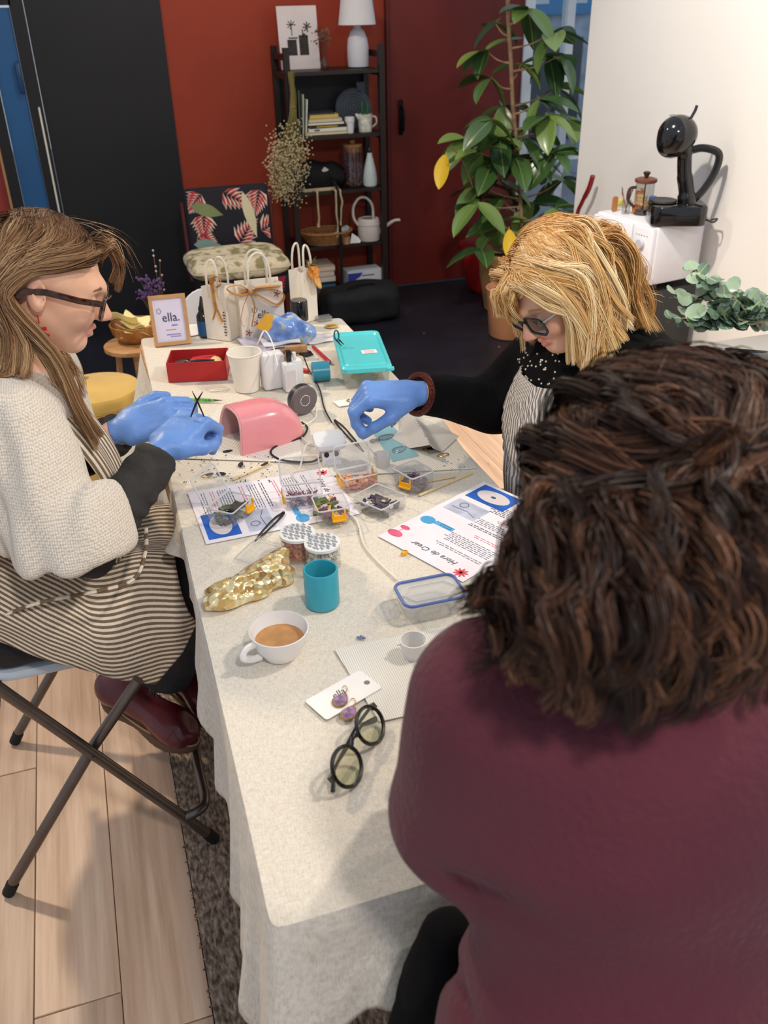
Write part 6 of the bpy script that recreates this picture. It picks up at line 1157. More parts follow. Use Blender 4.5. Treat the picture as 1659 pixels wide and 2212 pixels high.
# instruction sheets
def doc(tl, tr, bl, label, scale=1.0):
    tl, tr, bl = [np.array(T(*q)) for q in (tl, tr, bl)]; u = (tr-tl); u /= np.linalg.norm(u); v = bl-tl; v -= u*(v @ u); v /= np.linalg.norm(v); Wd, Hd = .21, .297
    c = tl+u*Wd/2+v*Hd/2; t = thing('instruction_sheet', label, 'sheet', (c[0], c[1], TT), math.atan2(u[1], u[0]), 'printed instruction sheets'); X = lambda a: (a-.5)*Wd; Y = lambda b_: (.5-b_)*Hd
    ob('paper', B().box((0, 0, .0006), (Wd, Hd, .0008)), mat('sheet_paper', (236, 230, 236), .6, var=(14, .05)), t, 0); z = .00125
    ob('lamp_picture', B().box((X(.72), Y(.87), z), (.095, .062, .0003)), mat('print_blue', (40, 96, 186), .5, var=(18, .4)), t, 0); ob('lamp_picture_white', B().prism(ell(.038, .021, 24, X(.72), Y(.87)), z, z+.0003), mat('print_white', (240, 246, 250), .5), t, 0); ob('lamp_picture_eye', B().prism(ell(.006, .004, 16, X(.72), Y(.87)), z+.0003, z+.0005), mat('print_eye', (60, 100, 140), .5), t, 0)
    ob('sketch_picture', B().box((X(.76), Y(.63), z), (.078, .050, .0003)), mat('print_greyblue', (186, 190, 208), .5, var=(30, .25)), t, 0); ob('sketch_ring', B().tube([(X(.82)+.009*math.cos(k*.5), Y(.66)+.009*math.sin(k*.5), z+.0004) for k in range(13)], .0007, 4, closed=True).tube([(X(.60), Y(.58), z+.0004), (X(.72), Y(.61), z+.0004), (X(.9), Y(.60), z+.0004)], .0006, 4), mat('print_dark', (84, 84, 96), .6), t, 0)
    ob('tape_picture', B().prism(ell(.016, .013, 20, X(.88), Y(.36)), z, z+.0003).box((X(.70), Y(.375), z), (.045, .012, .0003)), mat('print_sky', (84, 168, 220), .5, var=(20, .2)), t, 0); ob('tape_sketch', B().tube([(X(.74), Y(.365), z+.0004), (X(.74), Y(.385), z+.0004), (X(.62), Y(.385), z+.0004), (X(.62), Y(.365), z+.0004)], .0005, 4, closed=True), _M['print_dark'], t, 0)
    M_pk = mat('print_pink', (214, 92, 124), .5, var=(40, .3)); ob('resin_picture', B().prism(ell(.017, .010, 20, X(.93), Y(.10)), z, z+.0003), M_pk, t, 0); ob('resin_picture', B().prism(ell(.011, .006, 18, X(.93), Y(.19)), z, z+.0003), M_pk, t, 0); ob('resin_stem', B().box((X(.93), Y(.145), z), (.0012, .02, .0003)), M_pk, t, 0)
    for k in range(9): a = k*2*PI/9; ob('flower_ray', B().prism(ell(.007, .0022, 10), z, z+.0003).xf(Matrix.Translation((X(.10)+.007*math.cos(a), Y(.06)+.007*math.sin(a), 0)) @ Matrix.Rotation(a, 4, 'Z')), mat('print_red', (226, 84, 96), .5), t, 0)
    text('title', 'Hora de Crear', .0175, _M['print_dark'], t, (X(.46), Y(.105), z+.0002), (0, 0, .02), .35, .0001)
    g = np.random.default_rng(17); bb_, rr = B(), B()
    for blk, (v0, n, red) in enumerate(((.20, 2, False), (.27, 6, False), (.41, 2, True), (.50, 2, False), (.55, 4, False), (.64, 2, True), (.72, 6, False), (.84, 2, True), (.90, 3, False))):
        for k in range(n):
            x = .07
            while x < (.56 if not red else .40):
                w = g.uniform(.02, .07); (rr if red else bb_).box((X(x+w/2), Y(v0+k*.0175), z), (w*Wd*.9, .0019 if blk in (3, 6) else .0014, .0002)); x += w+.008
    ob('text_lines', bb_, _M['print_dark'], t, 0)['kind'] = 'stuff'; ob('red_text_lines', rr, _M['print_red'], t, 0)['kind'] = 'stuff'; return t
doc((1000, 1258), (813, 1157), (1237, 1141), 'printed instruction sheet lying clear of the boxes beside the maroon sweater')
q0, q1 = np.array(T(405, 1065)), np.array(T(445, 1175)); ux = (q1-q0)/np.linalg.norm(q1-q0); vx = np.array([-ux[1], ux[0], 0]); tl = q0+vx*.297
def unproj(p): q = np.asarray(p)-C_O; w = q @ C_F; return (IW/2+FP*(q @ C_R)/w, IH/2-FP*(q @ C_U)/w)
doc(unproj(tl), unproj(tl+ux*.21), (405, 1065), 'printed instruction sheet lying under the open clear boxes')

# clear craft boxes with yellow clips
def craftbox(loc, rz, w, d, h, label, contents, lid=None, clips=(), rim=M_rim):
    t = thing('craft_box', label, 'box', loc, rz, 'clear craft boxes'); r = .006
    R = lambda i, z, k=1.0: [(x*k, y*k, z) for x, y in rrect(w-2*i, d-2*i, max(r-i, .001), 3)]
    ob('tray', B().rings([R(.003, .0008), R(0, .004), R(-.001, h)], True, False), M_clr, t); ob('rim', B().tube([(x, y, h) for x, y in rrect(w+.001, d+.001, r, 3)], .0016, 6, closed=True), rim, t)
    for k, (n, c, s, zz) in enumerate(contents): ob('petals', bits(n, w-.014, d-.014, .003, h*zz, s, 40+k+int(loc[0]*1000)), mat('petal_%d_%d_%d' % c, c, .7, var=(120, .4)), t, 0)['kind'] = 'stuff'
    if lid:
        ang, side = lid; lb = B(); lb.add([(x, y+d/2, 0) for x, y in rrect(w+.004, d+.004, r, 3)], [tuple(range(16))]); M = (Matrix.Translation((0, d/2+.002, h+.001)) if side == 'y' else Matrix.Rotation(PI/2*(1 if side == '-x' else -1), 4, 'Z') @ Matrix.Translation((0, w/2+.002, h+.001))) @ Matrix.Rotation(ang, 4, 'X')
        lo = ob('lid', lb.xf(M), M_clr, t); lr = B().tube([(x, y+d/2, .003) for x, y in rrect(w+.004, d+.004, r, 3)], .0018, 6, closed=True).xf(M); ob('lid_rim', lr, rim, lo)
    for (cx, cy, a) in clips:
        b = B().box((0, 0, .004), (.026, .003, .010)).box((-.0115, 0, .014), (.0035, .003, .012)).box((.0115, 0, .014), (.0035, .003, .012)).box((0, -.003, 0), (.026, .006, .003)); ob('clip', b.xf(Matrix.Translation((cx, cy, h*.40)) @ Matrix.Rotation(a, 4, 'Z')), M_yc, t, 0)
    return t
craftbox(T(500, 1118), A(445, 1105, 545, 1060)+.35, .072, .058, .034, 'open clear box of dried leaves on the covered instruction sheet', [(20, (104, 108, 84), .016, .6), (8, (70, 64, 56), .02, .7)], (1.1, 'y'), ((.020, -.031, 0),))
craftbox(T(655, 1088), A(610, 1105, 705, 1095), .074, .05, .032, 'open clear box of lavender buds with its lid tilted up', [(150, (128, 92, 122), .006, .75), (60, (168, 130, 140), .005, .8)], (1.25, 'y'), ((-.039, 0, PI/2),))
craftbox(T(716, 1120), A(680, 1140, 755, 1130)+.05, .060, .062, .036, 'open clear box of pressed purple and green leaves', [(10, (96, 110, 66), .022, .9), (6, (92, 44, 84), .02, 1.0), (8, (226, 172, 96), .016, .8)], None, ((.008, -.033, 0),))
craftbox(T(772, 1050), A(720, 1068, 805, 1050), .072, .048, .032, 'open clear box of peach dried flower petals with yellow side clips', [(40, (222, 160, 122), .014, .6), (10, (206, 120, 116), .016, .7)], (1.45, 'y'), ((-.038, 0, PI/2), (.038, .0, -PI/2)))
craftbox(T(820, 1098), A(770, 1098, 845, 1130)-.02, .078, .072, .026, 'wide open clear box of dark petals and silver crumbs', [(26, (92, 84, 78), .016, .5), (16, (74, 52, 88), .012, .6), (14, (210, 208, 206), .010, .6)])
craftbox(T(893, 1052), A(855, 1065, 895, 1085)-.1, .062, .056, .040, 'clear box of violet crystals with white rim beside the wooden sticks', [(60, (112, 92, 108), .012, .45), (20, (66, 48, 64), .012, .5)], None, ((.012, -.031, .4),))
tag(ob('yellow_crumb', B().box((0, 0, .003), (.010, .006, .006), .4).box((.004, .003, .004), (.004, .008, .004), .9), M_yc, loc=T(873, 1198), sharp=0), 'small yellow plastic crumb on the edge of the clear-lying sheet', 'scrap')
# clear loose lid
q = T(560, 1195); lt = thing('clear_tray', 'loose clear plastic cover lying beside the gold foil packet', 'cover', q, A(510, 1215, 560, 1168)); ob('panel', B().add([(x, y, .002) for x, y in rrect(.075, .06, .008, 4)], [tuple(range(20))]), M_clr, lt); ob('rim', B().tube([(x, y, .003) for x, y in rrect(.075, .06, .008, 4)], .0016, 6, closed=True), M_clr, lt)
# flake jars with patterned lids
def flakejar(px, py, c, label, seed):
    t = thing('flake_jar', label, 'jar', T(px, py), .3, 'jars of metal flakes'); r, h = .0305, .050
    ob('glass', B().lathe([(r-.003, 0), (r, .004), (r, h-.010), (r-.003, h-.004)], n=32), M_clr, t); f = B(); g = np.random.default_rng(seed)
    for k in range(260): a, q = g.uniform(0, 6.28), (r-.004)*math.sqrt(g.random()); f.box((q*math.cos(a), q*math.sin(a), .003+g.random()*.038), (.009, .006, .0006), g.uniform(0, 3), g.uniform(-1.5, 1.5), g.uniform(-1.5, 1.5))
    ob('flakes', f, mat('flake_%d' % c[0], c, .35, .2, var=(150, .25)), t, 0)['kind'] = 'stuff'
    ld = ob('lid', B().lathe([(r+.001, h-.006), (r+.001, h-.001), (r-.001, h)], n=36), M_lidw, t); b = []
    for i in range(-5, 6):
        for j in range(-4, 5):
            x, y = i*.0062+(j % 2)*.003, j*.0095+(i % 2)*.0046
            if math.hypot(x, y) < r-.004: ob('lid_tile', B().box((x, y, h+.0004), (.0036, .0074, .0008)), mat('lid_grey', (158, 160, 160), .3), ld, 0)
    return t
flakejar(646, 1200, (226, 142, 104), 'clear jar of copper foil flakes with patterned lid', 1); flakejar(699, 1222, (222, 218, 208), 'clear jar of silver foil flakes with patterned lid', 2)
# gold foil packet
qa, qb = np.array(T(480, 1303)), np.array(T(604, 1250)); c = (qa+qb)/2; gf = thing('foil_packet', 'crumpled clear packet of gold foil by the table edge', 'packet', tuple(c), A(478, 1300, 612, 1240)); Lg = np.linalg.norm(qb-qa)
f = union([eli((-.03, 0, .017), (.055, .026, .018)), eli((.035, 0, .020), (.045, .030, .022)), cap((.065, .0, .018), (.075, .018, .034), .012, .006), rb3((0, 0, .008), (Lg/2+.012, .028, .009), .006)], .02); f = inter(fabric_noise(fabric_noise(f, .006, 170, 5), .004, 330, 6), half((0, 0, .0006), (0, 0, -1)), .002)
def g_foil(N, L, b):
    tc = N.new('ShaderNodeTexCoord'); vo = N.new('ShaderNodeTexVoronoi'); vo.inputs['Scale'].default_value = 95; L.new(tc.outputs['Object'], vo.inputs[0]); r = ramp(N, [(.0, (176, 132, 84)), (.4, (222, 188, 120)), (.8, (250, 240, 200))]); L.new(vo.outputs['Color'], r.inputs[0]); L.new(r.outputs[0], b.inputs['Base Color']); b.inputs['Metallic'].default_value = .6; bump_from(N, L, b, vo.outputs['Distance'], .7, .004)
ob('foil', nets(f, (-.12, -.06, -.01), (.12, .07, .06), .0028), nmat('gold_foil', g_foil, .28), gf, 180)
# teal cup, coffee cup
cu_ = thing('teal_cup', 'teal straight-sided ceramic cup standing by the coffee cup', 'cup', T(697, 1302)); ob('cup_body', B().lathe([(.0265, 0), (.0285, .002), (.0285, .066), (.0275, .0675), (.0250, .0675), (.0245, .064), (.0240, .006), (.0005, .005)], n=40), M_teal, cu_)
cc = thing('coffee_cup', 'white porcelain cup of milky coffee', 'cup', T(607, 1412), .0); M_por = mat('porcelain', (232, 230, 228), .2, coat=.3)
ob('cup_body', B().lathe([(.023, 0), (.026, .001), (.029, .006), (.039, .024), (.0445, .046), (.0450, .048), (.0435, .0485), (.0415, .043), (.036, .022), (.024, .007), (.0005, .006)], n=48), M_por, cc); ob('handle', B().tube(crom([(-.038, -.012, .038), (-.054, -.020, .038), (-.060, -.024, .028), (-.048, -.018, .016), (-.032, -.012, .012)], 6), .0042, 8, flat=1.4), M_por, cc)
ob('coffee', B().lathe([(.036, .0265), (.0375, .028), (.0, .028)], n=40, cap0=True), mat('milk_coffee', (188, 136, 82), .25, var=(50, .15)), cc)
# container with blue seal, its clear side lid
qs = [np.array(T(px, py, .030)) for px, py in ((852, 1262), (985, 1236), (1003, 1293), (872, 1320))]; c = sum(qs)/4; wv = np.linalg.norm(qs[1]-qs[0]); dv_ = np.linalg.norm(qs[3]-qs[0]); bc = thing('food_container', 'clear food container with a blue seal round its lid', 'container', (c[0], c[1], TT), math.atan2(*(qs[1]-qs[0])[[1, 0]]))
ob('body', B().rings([[(x, y, z) for x, y in rrect(wv*k, dv_*k, .014, 5)] for k, z in ((.84, .0008), (.88, .004), (.96, .026))], True, False), M_clr, bc); lo = ob('lid', B().rings([[(x, y, z) for x, y in rrect(wv*k, dv_*k, .016, 5)] for k, z in ((1.0, .025), (1.02, .027), (1.0, .031), (.9, .030), (.88, .028))], False, True), clear('frosted_lid', (238, 240, 240), .05, .25, .35), bc)
ob('seal', B().tube([(x, y, .0318) for x, y in rrect(wv*.95, dv_*.93, .015, 6)], .0026, 8, closed=True), mat('seal_blue', (92, 112, 176), .4), lo); ob('lid_emboss', B().tube([(x*1.0, y, .0305) for x, y in ((-.045, .0), (-.03, .02), (.03, .02), (.045, .0), (.03, -.02), (-.03, -.02))], .0012, 6, closed=True), M_rim, lo)
ob('tab', B().add([(x-wv/2-.016, y, .007) for x, y in rrect(.036, dv_*.62, .016, 5)], [tuple(range(24))]), M_clr, bc); ob('tab_rim', B().tube([(x-wv/2-.016, y, .008) for x, y in rrect(.036, dv_*.62, .016, 5)], .0012, 6, closed=True), M_clr, bc)
# white silicone cup, blue crumbs
sc = thing('silicone_cup', 'small white silicone cup on the ribbed mat by the maroon sweater', 'cup', T(893, 1415)); ob('cup_body', B().cup(.017, .030, .002, .021), mat('white_silicone', (232, 230, 226), .5), sc); ob('spout', B().box((-.022, .002, .027), (.008, .008, .003)), _M['white_silicone'], sc, 0)
b = bits(9, .012, .010, .001, .004, .004, 9, .6); tag(ob('blue_crumbs', b, mat('blue_crumb', (120, 136, 176), .7), loc=T(780, 1380), sharp=0), 'few blue crumbs on the cloth beside the ribbed mat', 'crumbs')['kind'] = 'stuff'
# earring card with earrings
qs = [np.array(T(px, py)) for px, py in ((663, 1516), (782, 1449), (818, 1490), (704, 1561))]; c = sum(qs)/4; wv = np.linalg.norm(qs[1]-qs[0]); dv_ = np.linalg.norm(qs[3]-qs[0]); rzc = math.atan2(*(qs[1]-qs[0])[[1, 0]]); ec = thing('earring_card', 'white earring card with a punched hole on the cloth', 'card', (c[0], c[1], TT+.0018), rzc)
ob('card', B().rings([[(x, y, z) for x, y in rrect(wv, dv_, .005, 4)] for z in (.0004, .0014)]), M_paper, ec); ob('hole', B().lathe([(.0045, .0014), (.0045, .0017)], (wv*.40, -.003, 0), 16), mat('hole_grey', (130, 122, 112), .8), ec); text('lettering', 'ella', .016, M_ink, ec, (-.006, .006, .0016), (0, 0, 0), .3, .0001)
def earring(px, py, label, dz):
    t = thing('earring', label, 'earring', T(px, py, dz), rzc+.45, 'teardrop earrings'); P = [(.0125*math.cos(a)*(1 if math.cos(a) < .2 else 1+.35*(math.cos(a)-.2)), .0105*math.sin(a)*(1-.35*max(0, math.cos(a))), .002) for a in np.linspace(0, 2*PI, 28, endpoint=False)]
    ob('bezel', B().tube(P, .0012, 6, closed=True), M_gold, t); ob('resin', B().rings([[(x*.95, y*.95, z) for x, y, _ in P] for z in (.001, .0032)]), mat('resin_violet', (138, 104, 134), .15, var=(170, .75), coat=.6), t); ob('hook', B().tube(crom([(.017, 0, .002), (.024, .001, .002), (.030, .004, .002), (.030, .009, .002), (.025, .009, .002)], 4), .0006, 5), M_gold, t); return t
earring(735, 1516, 'violet teardrop earring lying fully on the white card', .0034); earring(753, 1544, 'violet teardrop earring hanging over the card edge', .0030)
# black eyeglasses on the cloth
qa, qb = np.array(T(758, 1722)), np.array(T(842, 1565)); c = (qa+qb)/2; eg = thing('eyeglasses', 'black round eyeglasses standing folded on the cloth', 'eyeglasses', tuple(c), math.atan2(*(qb-qa)[[1, 0]])); M_eb = mat('black_acetate', (20, 22, 22), .25, coat=.3); TI = Matrix.Rotation(-.72, 4, 'X') @ Matrix.Scale(1.15, 4)
Lw = .0505
for s in (-1, 1):
    loop = [(s*.034+.0245*math.cos(a), 0, .0222+.0205*math.sin(a)) for a in np.linspace(0, 2*PI, 30, endpoint=False)]; ob('rim', B().tube(loop, .0024, 6, closed=True).xf(TI), M_eb, eg); ob('lens', B().add(loop, [tuple(range(30))]).xf(TI), clear('spectacle_lens', (236, 240, 222), .08, .03), eg, 0)
    ob('hinge', B().box((s*.0595, .002, .030), (.006, .006, .007)).xf(TI), M_eb, eg, 0); ob('temple', B().tube([tuple(TI @ Vector(q)) for q in ((s*.0605, .004, .031), (s*.030, .009+.005*(s+1)/2, .030), (-s*.035, .011+.006*(s+1)/2, .026), (-s*.058, .011+.006*(s+1)/2, .014))], [.0022, .002, .002, .0032], 6, flat=1.6), M_eb, eg)
ob('bridge', B().tube([tuple(TI @ Vector(q)) for q in ((-.011, 0, .028), (0, 0, .034), (.011, 0, .028))], .0024, 6), M_eb, eg)
# tweezers
def tweezers(p0, p1, m, label, z=.002, name='tweezers'):
    a, b_ = np.array(T(*p0)), np.array(T(*p1)); L_ = np.linalg.norm(b_-a); t = thing(name, label, 'tweezers', tuple(a), math.atan2(*(b_-a)[[1, 0]]), 'tweezers')
    for s in (1, -1): ob('arm', B().tube(crom([(0, s*.0006, .003), (L_*.35, s*.004, .004), (L_*.75, s*.005, .005), (L_, s*.0012, .004)], 5), [.0008]*3+[.0025]*8+[.003]*5, 6, flat=.5), m, t)
    ob('joint', B().box((L_, 0, .004), (.006, .005, .004)), m, t, 0); return t
tweezers((551, 1172), (612, 1112), M_ring, 'dark steel tweezers lying on the covered instruction sheet'); tweezers((785, 978), (724, 912), mat('pattern_steel', (60, 58, 58), .35, .7, var=(260, .9)), 'patterned black and white tweezers between the small white lamp and blue strip'); tweezers((846, 925), (862, 893), M_ring, 'dark tweezers tips resting under the blonde person arm')
# wooden sticks
def stick(p0, p1, label, w=.006, tip=None, c=(226, 204, 156)):
    a, b_ = np.array(T(*p0)), np.array(T(*p1)); L_ = np.linalg.norm(b_-a); t = thing('wooden_stick', label, 'stick', tuple((a+b_)/2), math.atan2(*(b_-a)[[1, 0]]), 'wooden stirring sticks'); ob('stick_body', B().rings([[(x, y, z) for x, y in rrect(L_, w, w*.45, 4)] for z in (.001, .003)]), mat('birch_%d' % c[0], c, .6), t)
    if tip: ob('petal_on_tip', B().prism(ell(.010, .004, 14, L_/2-.016, 0), .003, .0042), mat('black_petal', (36, 32, 34), .6), t)
stick((503, 1038), (584, 1000), 'wooden stirring stick with a black petal on its tip', tip=1); stick((905, 1072), (1022, 1022), 'long wooden stick crossing the other beside the violet crystal box', .0055); stick((920, 1042), (985, 1030), 'short wooden stick touching the long stick', .0055)
# blue strip with wire bezels, silicone mixing cup and stirrer
flat('blue_strip', ((795, 920), (843, 914), (905, 985), (848, 998)), mat('blue_film', (140, 186, 196), .3, spec=.6), 'pale blue plastic strip on the ribbed mat', 'strip', .0008, .0018)
def bezel(px, py, rz, label, m=M_ring, k=1.0):
    t = thing('jewellery_blank', label, 'jewellery', T(px, py, .0028), rz, 'teardrop wire bezels'); P = [(k*.017*math.cos(a)*(1+.3*max(0, math.cos(a))), k*.011*math.sin(a)*(1-.35*max(0, math.cos(a))), .0015) for a in np.linspace(0, 2*PI, 26, endpoint=False)]; ob('outer_loop', B().tube(P, .0010, 6, closed=True), m, t); ob('inner_loop', B().tube([(x*.72, y*.7, z+.002) for x, y, z in P], .0006, 5, closed=True), m, t); return t
M_sil = mat('silver', (196, 198, 200), .2, 1.0); bezel(832, 945, .3, 'silver teardrop bezel at the upper end of the blue strip', M_sil); bezel(861, 972, .5, 'silver teardrop bezel at the lower end of the blue strip', M_sil); bezel(808, 953, .2, 'small round silver bezel beside the blue strip', M_sil, .6)
mx_ = thing('mixing_cup', 'translucent silicone mixing cup under the stirring glove', 'cup', T(826, 1008)); ob('cup_body', B().cup(.0145, .030, .002, .019), clear('silicone_clear', (240, 240, 240), .04, .3, .55), mx_); ob('resin', B().lathe([(.0135, .004), (.015, .012), (.0, .0122)], n=20), clear('resin_clear', (245, 245, 240), .05, .05, .2), mx_)
stp = np.array(T(826, 1008, .006)); top = (MHr @ np.array([.118, .022, -.070, 1]))[:3]; tag(ob('stirring_rod', B().tube([tuple(stp+[0.004, 0.002, 0]), tuple(top), tuple(top+(top-stp)*.12)], .0016, 8), clear('rod_clear', (235, 238, 240), .1, .05, .25), loc=tuple(stp), world=True), 'thin clear stirring rod held by the blue glove in the mixing cup', 'rod')
# folded grey paper, charms, petals
def paper_fold(u, v):
    q = [np.array(T(*p_)) for p_ in ((846, 950), (893, 897), (992, 945), (935, 998))]; p_ = q[0]*(1-u)*(1-v)+q[1]*u*(1-v)+q[2]*u*v+q[3]*(1-u)*v; return tuple(p_-np.array(T(915, 950))+np.array([0, 0, .003+.034*max(0, 1-abs(u+.8*v-.75)*2.6)]))
tag(ob('folded_sheet', B().sheet(paper_fold, 20, 20, .0006), mat('grey_sheet', (206, 202, 196), .7), loc=T(915, 950)), 'creased pale grey sheet beside the stirring glove', 'sheet')
def charm(px, py, rz, label, m, k=1.0, petal=True, grp='gold charms and petals'):
    t = thing('charm', label, 'charm', T(px, py, .002), rz, grp); ob('loop', B().tube([(k*.012*math.cos(a), k*.006*math.sin(a), .0012) for a in np.linspace(0, 2*PI, 20, endpoint=False)], .0009, 5, closed=True), M_gold, t)
    if petal: ob('petal', B().prism(ell(k*.009, k*.006, 14, k*.006, 0), .0016, .0026), m, t)
    return t
M_bp = mat('black_petal', (36, 32, 34), .6); charm(925, 971, -.2, 'gold charm with a black petal on the ribbed mat', M_bp); charm(957, 984, .1, 'empty oval gold charm on the ribbed mat', M_bp, 1.1, False); charm(463, 931, .3, 'gold charm with dark and orange petal beside the glove', mat('orange_petal', (206, 128, 66), .6), .8); charm(463, 945, .1, 'empty gold charm beside the glove', M_bp, .8, False); charm(447, 1028, .2, 'gold charm with a black leaf near the table edge', M_bp, 1.0)
for px, py, rz, nm in ((490, 977, .1, 'black petal beside the pink lamp'), (520, 1006, 1.2, 'small black petal above the stirring stick'), (476, 1025, -.5, 'dark curled petal by the covered sheet')): tag(ob('petal', B().prism([(.011*math.cos(a)*(1+.2*math.cos(a)), .0055*math.sin(a)) for a in np.linspace(0, 2*PI, 16, endpoint=False)], .002, .003), M_bp, loc=T(px, py), rz=rz), nm, 'petal', 'loose black petals')
b = B(); g = np.random.default_rng(31)
for k in range(70): px, py = g.uniform(385, 600), g.uniform(985, 1045); q = T(px, py); b.box((q[0], q[1], q[2]+.002), (g.uniform(.0015, .005), g.uniform(.001, .003), .0008), g.uniform(0, 3))
for k in range(14): q = T(g.uniform(950, 1010), g.uniform(985, 1020)); b.box((q[0], q[1], q[2]+.003), (g.uniform(.001, .003), .0015, .0008), g.uniform(0, 3))
tag(ob('petal_crumbs', b, mat('crumb_brown', (92, 68, 52), .8, var=(300, .6)), loc=T(470, 1020), world=True, sharp=0), 'scattered dark petal crumbs on the cloth and mats', 'crumbs')['kind'] = 'stuff'

# pink nail lamp
qa, qb = np.array(T(528, 984)), np.array(T(636, 955)); ax = (qb-qa)/np.linalg.norm(qb-qa); nl = thing('nail_lamp', 'glossy pink nail-curing lamp with open front', 'lamp', tuple(qa+ax*.07+np.array([-ax[1], ax[0], 0])*.062), math.atan2(ax[1], ax[0])); M_pink = mat('pink_gloss', (232, 146, 152), .22, coat=.5); Ll, Lh, Lw_ = .165, .085, .062
def lampfn(k):
    def f(u, v):
        a = PI*v; x = -.075+Ll*u; e = (1-max(0, (u-.35)/.65)**2.6)**.5 if u < 1 else .0; e = max(e, .06); w = (Lw_-k)*(.80+.20*e)*(e**.35); h = (Lh-k)*e; return (x-.012*math.sin(a)*(1-u)*-1.0, w*math.copysign(abs(math.cos(a))**.62, math.cos(a)), .001+h*abs(math.sin(a))**.75)
    return f
ob('shell', B().sheet(lampfn(0), 26, 26, .003), M_pink, nl, 60); ob('inner_shell', B().sheet(lampfn(.007), 20, 20, .001), mat('lamp_inner', (214, 170, 172), .3, .3), nl, 60); fr_ = [lampfn(.002)(0, k/24) for k in range(25)]; ob('front_rim', B().tube(fr_, .0035, 8), mat('pink_pale', (236, 176, 178), .3), nl)
ob('thumb_dent', B().tube([(.018+.022*math.cos(a), -.012+.020*math.sin(a), lampfn(-.001)(.55, .5)[2]*(.985 if math.cos(a) < 0 else .90)) for a in np.linspace(0, 2*PI, 22, endpoint=False)], .0012, 6, closed=True), M_pink, nl)
for k, (x, y) in enumerate(((-.03, .012), (-.018, -.010), (-.045, -.004))): ob('button', B().lathe([(.0035, 0), (.0035, .0012)], (x, y, .0855), 12), mat('button_rose', (190, 96, 106), .4), nl)
for k in range(7): ob('led', B().lathe([(.003, 0), (.003, .001)], (-.05+.012*k, .0, .0765), 8), mat('led_grey', (120, 110, 120), .3), nl)
ob('power_cord', B().tube(crom([tuple(np.array(T(*p_, .003))) for p_ in ((652, 912), (664, 925), (650, 945), (600, 962), (585, 978), (610, 994), (670, 998), (696, 985))], 6), .0024, 6), M_dkc, nl, world=True)
# small folding lamp
sl = thing('mini_lamp', 'small white folding curing lamp on perforated legs', 'lamp', T(715, 1000), -.05); ob('legs', B().box((0, -.006, .022), (.040, .002, .044), 0, -.35).box((0, .020, .022), (.040, .002, .044), 0, .3), M_wht, sl, 0); ob('head', B().rbox((0, 0, 0), (.068, .056, .016), .014, .006).xf(Matrix.Translation((0, .008, .043)) @ Matrix.Rotation(.25, 4, 'X')), M_wht, sl)
for x in (-.010, .011): ob('leg_hole', B().lathe([(.0055, 0), (.0055, .0012)], n=16).xf(Matrix.Translation((x, -.0072, .024)) @ Matrix.Rotation(PI/2-.35, 4, 'X')), M_ring, sl)
ob('usb_cable', B().tube(crom([(-.034, .012, .047), (-.05, .015, .040), (-.07, -.01, .004), (-.09, -.03, .003), (-.085, -.07, .003)], 6), .0018, 6), M_cord, sl)
# cables
def cable(pts, m, label, r=.0019, name='cable'):
    P = [np.array(T(px, py, dz)) for px, py, dz in pts]; c = P[0]; return tag(ob(name, B().tube(crom([tuple(p_) for p_ in P], 7), r, 6), m, loc=tuple(c), world=True), label, 'cable')
cable(((752, 1108, .003), (772, 1128, .003), (786, 1175, .003), (815, 1212, .003), (858, 1252, .003)), M_cord, 'white cable running between the clear box and the blue-sealed container', .0022)
cable(((655, 768, .02), (668, 800, .004), (690, 840, .003), (700, 880, .003), (716, 912, .004)), M_dkc, 'thin black cable running down from the brown blocks')
cable(((682, 870, .02), (682, 900, .003), (660, 918, .003), (640, 925, .003), (662, 955, .003), (690, 962, .003)), M_cord, 'white cable curling past the pink lamp cord')
cable(((600, 790, .09), (588, 740, .12), (572, 715, .13), (560, 735, .11), (548, 765, .06), (540, 790, .004)), M_cord, 'white cable arching up from the white adapter')
cable(((440, 838, .003), (462, 832, .004), (490, 834, .003), (480, 843, .004), (452, 843, .003), (500, 838, .003)), M_cord, 'tangled white earphone cord beside the red box', .0014)
# green pen
a_, b_ = np.array(T(374, 867)), np.array(T(482, 869)); L_ = np.linalg.norm(b_-a_); pn = thing('dotting_pen', 'slim green marbled dotting pen beside the small scissors', 'pen', tuple((a_+b_)/2), A(374, 867, 482, 869)); R90 = Matrix.Translation((0, 0, .005)) @ Matrix.Rotation(PI/2, 4, 'Y'); ob('barrel', B().lathe([(.003, -L_*.33), (.0042, -L_*.2), (.0042, L_*.2), (.003, L_*.33)], n=12).xf(R90), mat('green_marble', (96, 178, 84), .3, var=(180, .7)), pn); ob('metal_tips', B().lathe([(.0004, -L_/2), (.0014, -L_*.42), (.0028, -L_*.33)], n=10).lathe([(.0028, L_*.33), (.0014, L_*.42), (.0004, L_/2)], n=10).xf(R90), M_steel, pn)
# small scissors held up by the gloves
s0 = aty(426, 868, 1.60); sz = thing('scissors', 'small dark scissors held upright in the blue gloves', 'scissors', tuple(s0)); q = lambda px, py: tuple(aty(px, py, 1.60)-s0)
for e, hnd in (((415, 845), (441, 900)), ((438, 846), (412, 900))): ob('blade', B().tube([q(*e), q(426, 866), q(*hnd)], [.0012, .0042, .0028], 6, flat=.5), M_ring, sz)
ob('pivot', B().lathe([(.0025, -.003), (.0025, .003)], n=10).xf(Matrix.Rotation(PI/2, 4, 'X')), M_steel, sz)

